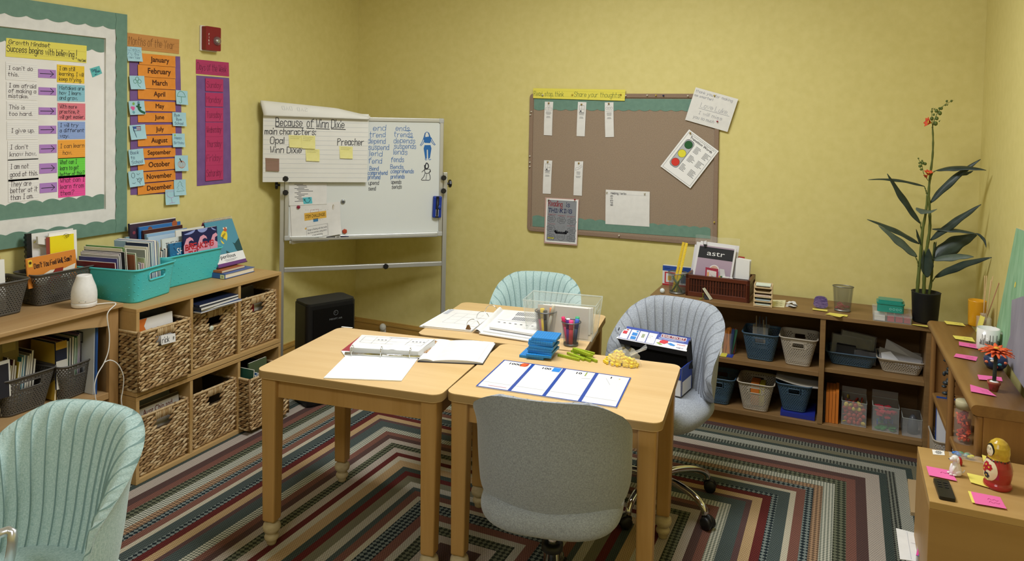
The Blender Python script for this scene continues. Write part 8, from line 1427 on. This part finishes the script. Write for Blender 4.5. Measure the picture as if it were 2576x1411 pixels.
for x, y, cc in ((735, 55, REED), (755, 55, REED), (820, 62, REED), (885, 130, REEDP), (800, 100, REED)):
 px = o1(x, y); p = ony(px[0], px[1], dy_ + random.uniform(-.01, .01)); m = MB(); m.tube([(dx_ + random.uniform(-.008, .008), dy_, OZz + .004), p], .0014, cc, 6); m.build('reed', t)
s = Sheet([onpl(*o1(688, 468), (dx_ - .04, dy_ - .03, OZ), (-.5, -1, 0)), onpl(*o1(738, 490), (dx_ - .04, dy_ - .03, OZ), (-.5, -1, 0)), onO(*o1(690, 660)), onO(*o1(640, 635))], .0006, YN, (-.5, -1, .3)); [scrib(s.mb, s.at(), s.w * .15, s.h * (.2 + .12 * k), s.w * .7, s.h * .07, SCY) for k in range(3)]; s.build('sticky_note', 'yellow sticky note leaning against the reed diffuser', 'sticky note')
t = thing('large_die', 'white foam die with black dots behind the white mug', 'die', (.553, 3.45, OZz)); dz = .05; DQ = Matrix.Translation((.541, 3.47, OZz + .024)) @ Matrix.Rotation(radians(8), 4, 'Z'); m = MB(); m.box((0, 0, 0), (dz, dz, dz), C('eae8e6', .5), DQ); b = m.build('body', t, bevel=.008, seg=4); PIP = C('18181a', .5); m = MB(); k = dz / 2 + .0004
for a, b2 in ((-.011, .012), (.011, .012), (-.011, -.011), (.011, -.011)): m.add([DQ @ V((a + .0055 * cos(q), -k, b2 + .0055 * sin(q))) for q in [i * pi / 8 for i in range(16)]], [list(range(16))], PIP)
for a, b2 in ((-.012, .012), (.012, .012), (-.012, -.012), (.012, -.012), (0, .0), (-.012, 0), (.012, 0)): m.add([DQ @ V((a + .005 * cos(q), b2 + .005 * sin(q), k)) for q in [i * pi / 8 for i in range(16)]], [list(range(16))], PIP); m.add([DQ @ V((k, a + .005 * cos(q), b2 + .005 * sin(q))) for q in [i * pi / 8 for i in range(16)]], [list(range(16))], PIP)
m.build('pips', t)
mg = onO(*o1(820, 845)); MW = .5; mgx, mgy = .507, 3.30; t = thing('white_mug', 'white mug printed with a dark city skyline on the oak bookcase', 'mug', (mgx, mgy, OZz)); CER = mat('white_glaze', 'e9e7e2', .2, 0, .5, coat=.3); mr = .038; GM_ = Matrix.Translation((mgx, mgy, OZz)); mh = .083
m = MB(); m.lathe([(0, .0), (mr * .92, 0), (mr, .004), (mr, mh), (mr * .94, mh), (mr * .93, .006), (0, .006)], CER, 40, GM_)
mp = lambda x, y: GM_ @ V(((mr + .0005) * sin(x / mr - .9), -(mr + .0005) * cos(x / mr - .9), mh - y)); random.seed(8); SKY_ = C('2a2422', .5)
for i in range(26): x = .002 + i * .0032; h_ = random.choice((.012, .018, .03, .014, .024, .038)); rect(m, mp, x, .056 - h_, x + random.uniform(.0012, .0026), .058, SKY_)
rect(m, mp, 0, .056, .088, .062, SKY_); rect(m, mp, 0, .05, .03, .056, C('6a3a2a')); m.build('body', t); m = MB(); m.tube([GM_ @ V((mr * .95 + .022 * sin(a), .0, mh * .5 + .028 * cos(a))) for a in [pi * i / 12 for i in range(13)]], .0045, CER, 8); m.build('handle', t)
bl_ = (.495, 3.06); t = thing('painted_bowl', 'small dark blue painted bowl with fish colours behind the orange flower', 'bowl', (bl_[0], bl_[1], OZz)); m = MB(); m.lathe([(0, 0), (.024, 0), (.033, .012), (.037, .03), (.034, .045), (.031, .045), (.033, .03), (.022, .006), (0, .006)], mat('blue_glaze', '1d3358', .25, 0, .5, coat=.3), 36, Matrix.Translation((bl_[0], bl_[1], OZz)))
mp = lambda x, y: V((bl_[0] + .0375 * sin(x), bl_[1] - .0375 * cos(x), OZz + y)); [m.ball(mp(a, z), (.007, .003, .005), C(c_, .4), 8) for a, z, c_ in ((-.9, .026, 'e07a5a'), (-.4, .034, 'e8d8c8'), (.2, .024, '4a9ab0'), (.7, .03, 'e07a5a'), (-.1, .014, 'c84a30'))]; m.build('body', t)
fp = onO(*o1(835, 1270)); fx, fy = fp.x, fp.y + .012; t = thing('potted_flower', 'orange fabric daisy in a tiny terracotta pot on the oak bookcase', 'flower pot', (fx, fy, OZz)); TER = noisy('terracotta', '8d4a34', 'a05a40', (90, 90, 90), .8, .08); FM = Matrix.Translation((fx, fy, OZz))
m = MB(); m.lathe([(0, 0), (.0115, 0), (.0165, .022), (.0185, .022), (.019, .031), (.0165, .031), (.015, .026), (0, .026)], TER, 28, FM); line(m, lambda x, y: FM @ V((x, -.0152 - .0003 * (22 - y * 1000) * -.2, .0 + y)), [(-.006, .008), (-.003, .016), (.001, .008), (.004, .015)], .001, C('4a2a22')); m.build('pot', t)
m = MB(); m.ball((fx, fy, OZz + .027), (.014, .014, .006), C('e2e0dc', .8), 12); m.build('white_filling', t); m = MB(); zt_ = .125; m.tube([(fx, fy, OZz + .024), (fx + .001, fy, OZz + .07), (fx + .003, fy, OZz + zt_)], .0058, noisy('dark_tape', '26302a', '3a443c', (200, 200, 60), .8, .5, .003), 10); m.build('wrapped_stem', t)
fc = V((fx + .003, fy, OZz + zt_ + .002)); PET2 = noisy('petal_orange', 'c84422', 'e8703a', (80, 80, 80), .7, .1)
for ring_, n, r, z0 in ((0, 16, .05, .0), (1, 14, .044, .004), (2, 11, .034, .008)):
 for i in range(n):
  a = 2 * pi * i / n + ring_ * .2; d = V((cos(a), sin(a), 0)); sdv = V((-sin(a), cos(a), 0)); dr = random.uniform(-.006, .004); m = MB()
  m.grid(lambda u, v: fc + d * (.006 + (r - .006) * v) + sdv * ((2 * u - 1) * .0062 * sin(pi * min(1, .12 + .82 * v)) ** .8) + V((0, 0, z0 + .005 * sin(v * 2.2) + (dr - .008 + .006 * ring_) * v * v - abs(2 * u - 1) * .0015)), 4, 8, PET2); m.build('petal', t, solid=.0006)
m = MB(); m.ball(fc + V((0, 0, .011)), (.0085, .0085, .005), C('d8a83a', .8), 12); m.build('flower_centre', t)
# painted canvas leaning on the right wall
PB = V((XR - .012, 0, 0)); cA = [onx(2576, 700, XR - .03), None]
t = thing('painting', 'child style painting of green and dark grey strokes leaning on the right wall', 'painting', (XR - .03, 2.95, OZz)); yv0, yv1 = 3.42, 2.35; tp = [V((XR - .004, 3.30, OZz + .47)), V((XR - .004, 2.3, OZz + .52)), V((.545, 2.3, OZz)), V((.548, 3.44, OZz))]
s = Sheet(tp, .012, noisy('canvas_lavender', '9a94a4', 'b3aebb', (9, 9, 9), .8, .05), (-1, 0, .1)); w, h = s.w, s.h; GRP = noisy('paint_green', '7fae86', '9cc4a0', (30, 30, 8), .8, .1); DKP2 = noisy('paint_grey', '8a8694', '9c98a4', (14, 14, 6), .8, .1)
blob(s.mb, s.at(), [(0, 0), (w * .55, 0), (w * .3, h * .5), (w * .2, h), (0, h)], GRP); blob(s.mb, s.at(.0009), [(w * .15, h * .55), (w * .3, h * .45), (w * .5, h * .5), (w * .6, h), (w * .18, h), (w * .22, h * .8)], DKP2)
for i in range(3): line(s.mb, s.at(.0004 + .0001 * i), [(w * (.12 + .1 * i), h * .9), (w * (.16 + .1 * i), h * .5), (w * (.24 + .1 * i), h * .05)], .03, C(('90bb96', 'a4c8a6', '86b08e')[i]), True)
disc(s.mb, s.at(.0014), w * .16, h * .42, .012, C('e3d86a'), 12); s.mb.build('canvas', t)
# things on the shelves of the oak bookcase, seen from the aisle side
def oM(x, y, z): return OT @ V((x, y, z))
t = thing('jar', 'clear jar of orange pieces with a cream lid inside the oak bookcase', 'jar', tuple(oM(.052, .49, .40))); JM2 = OT @ Matrix.Translation((.056, .485, .4005)) @ Matrix.Scale(.82, 4); m = MB(); m.lathe([(0, 0), (.034, 0), (.036, .006), (.036, .14), (.03, .155), (.03, .165)], CLR2, 24, JM2); m.build('glass', t); m = MB(); m.lathe([(0, .155), (.034, .155), (.034, .185), (.031, .188), (0, .188)], C('cfc49a', .5), 24, JM2); m.build('lid', t); random.seed(12); m = MB()
for k in range(60): m.box((0, 0, 0), (.014, .014, .008), C(random.choice(('d8502a', 'c8402a', 'e0602f')), .5), JM2 @ Matrix.Translation((random.uniform(-.02, .02), random.uniform(-.02, .02), random.uniform(.008, .135))) @ Matrix.Rotation(random.uniform(0, 3), 4, 'Z') @ Matrix.Rotation(random.uniform(0, 3), 4, 'X'))
o = m.build('orange_pieces', t); o['kind'] = 'stuff'
m = MB(); m.bx((.035, .60, .4005), (.1, .66, .45), C('a8743a', .6), OT); obj('wooden_block', m, 'wooden block beside the jar inside the oak bookcase', 'block')
pbasket('beige basket at the bottom front of the oak bookcase', PBEIGE, tuple(oM(.078, .94, .0605)), OAN + pi / 2, .18, .125, .15, .11, .19, None, .026, 0)
for i, (y, h_, c_, lb_) in enumerate(((.62, .18, 'dcdce0', 'white paper standing at the front of the oak bookcase lower shelf'), (.66, .20, 'cfd0d6', 'second white paper standing in the oak bookcase lower shelf'), (.70, .24, '2c50a0', 'blue folder standing in the oak bookcase lower shelf'))):
 M = OT @ Matrix.Translation((.03, y + .24, .066)) @ Matrix.Rotation(-.15 + .06 * i, 4, 'X'); m = MB(); m.bx((0, 0, 0), (.11, .006, h_ + .1), C(c_, .6), M); obj('paper_folder', m, lb_, 'paper')
DG2 = noisy('dark_foil', '1f2426', '454c50', (60, 60, 60), .35, .5, .004); m = MB()
for k in range(26): m.ball(OT @ V((.06 + random.uniform(-.02, .02), .86 + random.uniform(-.03, .03), .60 - k * .007)), (random.uniform(.006, .016), random.uniform(.006, .016), random.uniform(.004, .012)), DG2, 6, None)
obj('dark_bundle', m, 'dark crinkled bundle hanging inside the oak bookcase near its far end', 'bundle')
# ================================================================ on and around the pale cabinet
CZz = CZ + .0006
def onC(x, y, d=0.0): return onz(x, y, CZ + d)
KC = 1 / 3.273
def c2(x, y): return (2250 + x * KC, 980 + y * KC)
for i, (pts, lab, col, tx) in enumerate((([(262, 627), (470, 667), (515, 760), (285, 712)], 'pink sticky note under the white dog figure', PKN, ('a',)), ([(597, 684), (740, 715), (778, 815), (628, 770)], 'yellow sticky note left of the nesting doll', YN, ()), ([(720, 535), (940, 600), (975, 670), (740, 620)], 'yellow sticky note behind the nesting doll', YN, ()), ([(605, 833), (650, 842), (665, 942), (640, 938)], 'yellow sticky note edge under the pink note in front of the doll', YN, ()), ([(630, 838), (872, 885), (925, 990), (665, 945)], 'pink sticky note lying in front of the nesting doll', PKN, ('a', 'b')))): hnote([c2(*p) for p in pts], CZ + .0006 * (i == 4), lab, col, tx, SCR)
# nesting doll
dp = onC(*c2(840, 815)); dxx, dyy = dp.x + .004, dp.y + .012; t = thing('nesting_doll', 'red and yellow painted wooden nesting doll on the pale cabinet', 'doll', (dxx, dyy, CZz)); fz = radians(-112)
NM = Matrix.Translation((dxx, dyy, CZz)) @ Matrix.Scale(1.02, 4); RDL = mat('doll_red', 'a01e24', .2, 0, .5, coat=.5); YDL = noisy('doll_yellow', 'b8952a', 'd0ae3c', (70, 70, 70), .22, 0, 0); CRM = mat('doll_cream', 'e6d8b4', .25, 0, .5, coat=.4)
def prof(z):
 P = [(0, .031), (.006, .034), (.012, .033), (.018, .0295), (.03, .0325), (.045, .034), (.06, .0325), (.075, .027), (.083, .0245), (.095, .0265), (.11, .0255), (.122, .0195), (.13, .010), (.1325, 0)]
 for (a, r), (b, q) in zip(P, P[1:]):
  if z <= b: return r + (q - r) * (z - a) / (b - a)
 return 0
m = MB(); m.lathe([(0, 0)] + [(prof(z), z) for z in [i * .0016 for i in range(0, 50)]], RDL, 48, NM); m.build('red_body', t); m = MB(); m.lathe([(prof(z), z) for z in [.0784 + i * .0015 for i in range(0, 37)]], YDL, 48, NM); m.build('yellow_scarf', t)
def dmap(e): return lambda x, y: NM @ V(((prof(y) + e) * cos(fz + x), (prof(y) + e) * sin(fz + x), y))
fa = -.75; m = MB(); g = dmap(.0006)
def patch(x0, z0, rx, rz, mm, e):
 g = dmap(e); ns = 6; m.grid(lambda u, v: g(x0 + rx * (2 * u - 1) * sqrt(max(0, 1 - (2 * v - 1) ** 2)), z0 + rz * (2 * v - 1)), 10, 14, mm)
patch(fa + .1, .05, .85, .03, CRM, .0006); patch(fa, .103, .6, .0165, C('16120f', .3), .0006); patch(fa, .1, .48, .0145, CRM, .0011)
g2 = dmap(.0014)
for dx_e in (-.16, .16): line(m, g2, [(fa + dx_e - .07, .103), (fa + dx_e, .1045), (fa + dx_e + .07, .103)], .0012, INK); line(m, g2, [(fa + dx_e - .08, .107), (fa + dx_e + .08, .1075)], .001, INK)
line(m, g2, [(fa, .101), (fa + .04, .0965), (fa - .01, .096)], .0008, C('a06a4a')); line(m, g2, [(fa - .07, .0925), (fa, .0915), (fa + .07, .0925)], .0016, C('b02430'))
for x_, z_, c_ in ((.0, .062, 'b0202c'), (.3, .058, 'b0202c'), (.1, .035, '20263a'), (-.15, .05, 'b0202c')):
 for k in range(6): a = k * pi / 3; patch(fa + x_ + .17 * cos(a), z_ + .0055 * sin(a), .11, .0034, C(c_, .3), .0012)
 patch(fa + x_, z_, .08, .0026, C('d8b040', .3), .0016)
for k in range(22): patch(fa - 1.2 + k * .16, .0775 + .0012 * sin(k), .07, .0022, C('2a2a24' if k % 2 else '8a1c24', .3), .0012)
m.build('painted_front', t)
# white dog figure
dg = onC(*c2(505, 715)); t = thing('dog_figurine', 'small white sitting dog figurine on a pink note', 'figurine', (dg.x, dg.y, CZz)); DGW = noisy('bisque_white', 'e6e2e0', 'f0ecea', (120, 120, 120), .5, .08); D_ = Matrix.Translation((dg.x + .001, dg.y + .008, CZz + .002)) @ Matrix.Rotation(radians(200), 4, 'Z') @ Matrix.Scale(1.12, 4)
m = MB(); m.lathe([(0, 0), (.012, .0), (.0135, .006), (.0125, .014), (.010, .022), (.0075, .03), (.006, .036), (0, .038)], DGW, 18, D_, True, 1.05, .85); m.ball((.003, 0, .041), (.0095, .0082, .0082), DGW, 14, D_); m.ball((.012, 0, .0385), (.006, .005, .0045), DGW, 12, D_)
for s_ in (-1, 1): m.ball((-.001, s_ * .0078, .038), (.0035, .0022, .0075), DGW, 10, D_); m.tube([D_ @ V(p) for p in ((.006, s_ * .005, .024), (.010, s_ * .0055, .012), (.011, s_ * .0055, .003))], [.0048, .0038, .0034], DGW, 10); m.ball((.0145, s_ * .0055, .0022), (.005, .0034, .0024), DGW, 10, D_); m.ball((-.002, s_ * .0085, .007), (.009, .0045, .0075), DGW, 10, D_); m.ball((.0065, s_ * .009, .0022), (.006, .0034, .0024), DGW, 10, D_)
m.tube([D_ @ V(p) for p in ((-.012, 0, .004), (-.017, .003, .008), (-.018, .006, .014))], [.0026, .0022, .0014], DGW, 8); m.build('body', t, weld=True); m = MB()
for s_ in (-1, 1): m.ball((.0095, s_ * .0038, .0435), (.0011,) * 3, INK, 6, D_)
m.ball((.0178, 0, .0395), (.0016, .002, .0014), INK, 8, D_); m.build('eyes_and_nose', t)
rp_ = onC(*c2(530, 620)); m = MB(); m.lathe([(0, 0), (.008, 0), (.0095, .008), (.008, .016), (.005, .022), (0, .024)], C('c02430', .3), 16, Matrix.Translation((rp_.x, rp_.y, CZz))); m.ball((rp_.x - .006, rp_.y, CZz + .019), (.0055, .005, .005), C('c02430', .3), 10); obj('red_figurine', m, 'tiny red figurine behind the white dog', 'figurine')
# remote control
ra, rb, rc_, rd = [onC(*c2(*p)) for p in ((322, 760), (438, 768), (500, 922), (372, 915))]; t = thing('remote_control', 'slim black remote control near the corner of the pale cabinet', 'remote', tuple(rd)); mid = (ra + rc_) / 2; ax = ((ra + rb) / 2 - (rc_ + rd) / 2); Lr = ax.length; an = atan2(ax.y, ax.x) - pi / 2; Wr = ((rb - ra).length + (rc_ - rd).length) / 2; R_M = Matrix.Translation((mid.x, mid.y, CZz)) @ Matrix.Rotation(an, 4, 'Z')
m = MB(); m.prism(rrect(Wr, Lr, .006), 0, .009, C('141416', .4), R_M); m.build('body', t, bevel=.002)
for r in range(3):
 for cidx in (-1, 1): m = MB(); m.prism([(p[0] + cidx * Wr * .2, p[1] + Lr * (.32 - .13 * r)) for p in rrect(Wr * .26, .006, .002)], .009, .0104, C('26262a', .4), R_M); m.build('button', t)
# bag of little pieces with a cut-out flower tag
pk = onC(*c2(560, 560)); t = thing('party_bag', 'clear bag of blue, green and yellow trinkets at the back of the pale cabinet', 'bag', (pk.x, pk.y, CZz)); m = MB(); m.grid(lambda u, v: V((pk.x - .035 + .085 * u, pk.y + .02 - .045 * v, CZz + .001 + .013 * sin(pi * u) * sin(pi * v) + .003 * sin(u * 19 + v * 7) * sin(pi * v) + .003)), 22, 12, BAG); m.build('clear_film', t); random.seed(21)
for k, (c_, x, y) in enumerate((('2f6fc0', -.02, .004), ('2f6fc0', -.010, -.004), ('3a7fd0', -.014, .008), ('3f8a5a', -.002, .012), ('d8cf3a', .018, -.006), ('8a9aa8', .010, -.002), ('3f9a6a', .012, .008), ('e0d84a', .024, .0))): m = MB(); m.ball((pk.x + x, pk.y + y, CZz + .008), (.008, .005, .005), C(c_, .3), 10); m.build('trinket', t)
s = Sheet([onC(*c2(310, 492), .001), onC(*c2(410, 505), .001), onC(*c2(415, 540), .001), onC(*c2(318, 532), .001)], .0006, C('f0eee8', .7), (0, 0, 1)); [ring(s.mb, s.at(), s.w * (.5 + .2 * cos(a)), s.h * (.5 + .25 * sin(a)), .0028, .0012, INK, 10) for a in [k * pi / 3 for k in range(6)]]; ring(s.mb, s.at(), s.w * .5, s.h * .5, .002, .001, INK, 8); s.build('paper_tag', 'white paper cut-out with a black outlined flower on the pale cabinet', 'tag')
# papers and plastic case by the cabinet
s = Sheet([onz(*p, .2815) for p in ((2254, 1328), (2340, 1350), (2350, 1418), (2264, 1406))], .0012, PAPER, (0, 0, 1)); at = s.at()
line(s.mb, at, [(s.w * .32, s.h * .05), (s.w * .34, s.h * .95)], .0012, C('b9bac0')); line(s.mb, at, [(s.w * .4, s.h * .4), (s.w * .6, s.h * .42)], .0012, C('b9bac0')); s.build('paper_sheet', 'white worksheets sticking out of the low opening of the pale cabinet', 'paper')
q = [onz(*p, .305) for p in ((2313, 1322), (2350, 1328), (2352, 1408), (2304, 1398))]; t = thing('card_case', 'clear plastic case with blue and purple picture cards sticking out of the pale cabinet', 'case', tuple(q[3] - V((0, 0, .02)))); s = Sheet(q, .02, mat('milky_plastic', 'cfd0d4', .25, 0, .5, 0, 1.3, .5), (0, 0, 1)); s.mb.build('case_shell', t, bevel=.003)
s = Sheet([a.lerp(q[1] if i in (0, 3) else a, .3 if i == 0 else (.0)) + V((0, 0, .0012)) for i, a in enumerate(q)], .0006, C('3f78c8', .4), (0, 0, 1)); at = s.at(); rect(s.mb, at, 0, 0, s.w, s.h * .16, C('e8b04a')); rect(s.mb, at, 0, s.h * .36, s.w, s.h * .55, C('5a3078')); rect(s.mb, at, 0, 0, s.w * .12, s.h, C('d84a9a')); frame(s.mb, s.at(.0009), s.w * .4, s.h * .68, s.w * .8, s.h * .9, .002, C('e8ecf4')); s.mb.build('picture_card', t)
m = MB(); m.prism([(v.x, v.y) for v in (onz(2283, 1206, .02), onz(2310, 1210, .02), onz(2310, 1292, .02), onz(2291, 1290, .02))], RZ + .0005, RZ + .014, C('c2a67c', .5)); obj('wood_board', m, 'pale wooden board on the rug between the low shelf and the pale cabinet', 'board')
# air purifier in the corner
PA = V((-2.52, 3.055, 0)); pd = V((.42, .907, 0)); M = Matrix(((pd.x, -pd.y, 0, PA.x), (pd.y, pd.x, 0, PA.y), (0, 0, 1, RZ), (0, 0, 0, 1))); PL, PW, PH = .285, .17, .545; PBK = C('131314', .42); PBT = C('1e1e1c', .5)
t = thing('air_purifier', 'black air purifier standing in the corner under the whiteboard', 'air purifier', (PA + pd * PL / 2)); SH = [(p[0] + PL / 2, p[1] + PW / 2) for p in rrect(PL, PW, .03, 6)]
m = MB(); m.prism(SH, .012, PH - .012, PBK, M); m.build('body', t, bevel=.008, seg=3); m = MB(); m.prism([(PL / 2 + (x - PL / 2) * .96, PW / 2 + (y - PW / 2) * .94) for x, y in SH], 0, .012, PBK, M); m.build('base', t)
m = MB(); m.prism([(PL / 2 + (x - PL / 2) * .97, PW / 2 + (y - PW / 2) * .95) for x, y in SH], PH - .012, PH, PBT, M); m.build('top_panel', t, bevel=.004)
m = MB(); m.bx((.03, -.003, .03), (PL - .02, .0, PH - .03), C('0c0c0d', .3), M); mp = lambda x, y: M @ V((x, -.0036, PH - y)); LGC = C('6f7275', .4); ring(m, mp, PL * .56, .062, .0125, .0018, LGC, 24); printed(m, mp, 'P', PL * .55, .068, .013, LGC, .004, None, True); printed(m, mp, 'MEDIFY AIR', PL * .56, .098, .009, LGC, .002, .075, True); m.build('front_panel', t)
q = ony(963, 826, YB - .03); m = MB(); m.ball((q.x, YB - .03, q.z + .008), (.024, .02, .026), C('e2e2dc', .4), 14); m.bx((q.x - .02, YB - .03, q.z - .03), (q.x + .018, YB - .018, q.z + .012), C('e2e2dc', .4)); obj('plug_in_light', m, 'small white plug-in light low on the back wall baseboard', 'night light')
A = [onz(x, y, .60) for x, y in ((-60, 1352), (0, 1342), (22, 1334), (31, 1340))]; B = [ony(x, y, A[3].y + .0) for x, y in ((32, 1362), (27, 1395), (16, 1440))]; m = MB(); m.tube(A + B, .0105, mat('satin_chrome', 'd5d5d6', .3, .85), 12); obj('chrome_armrest', m, 'curved chrome chair arm cut off at the lower left corner', 'chair arm')
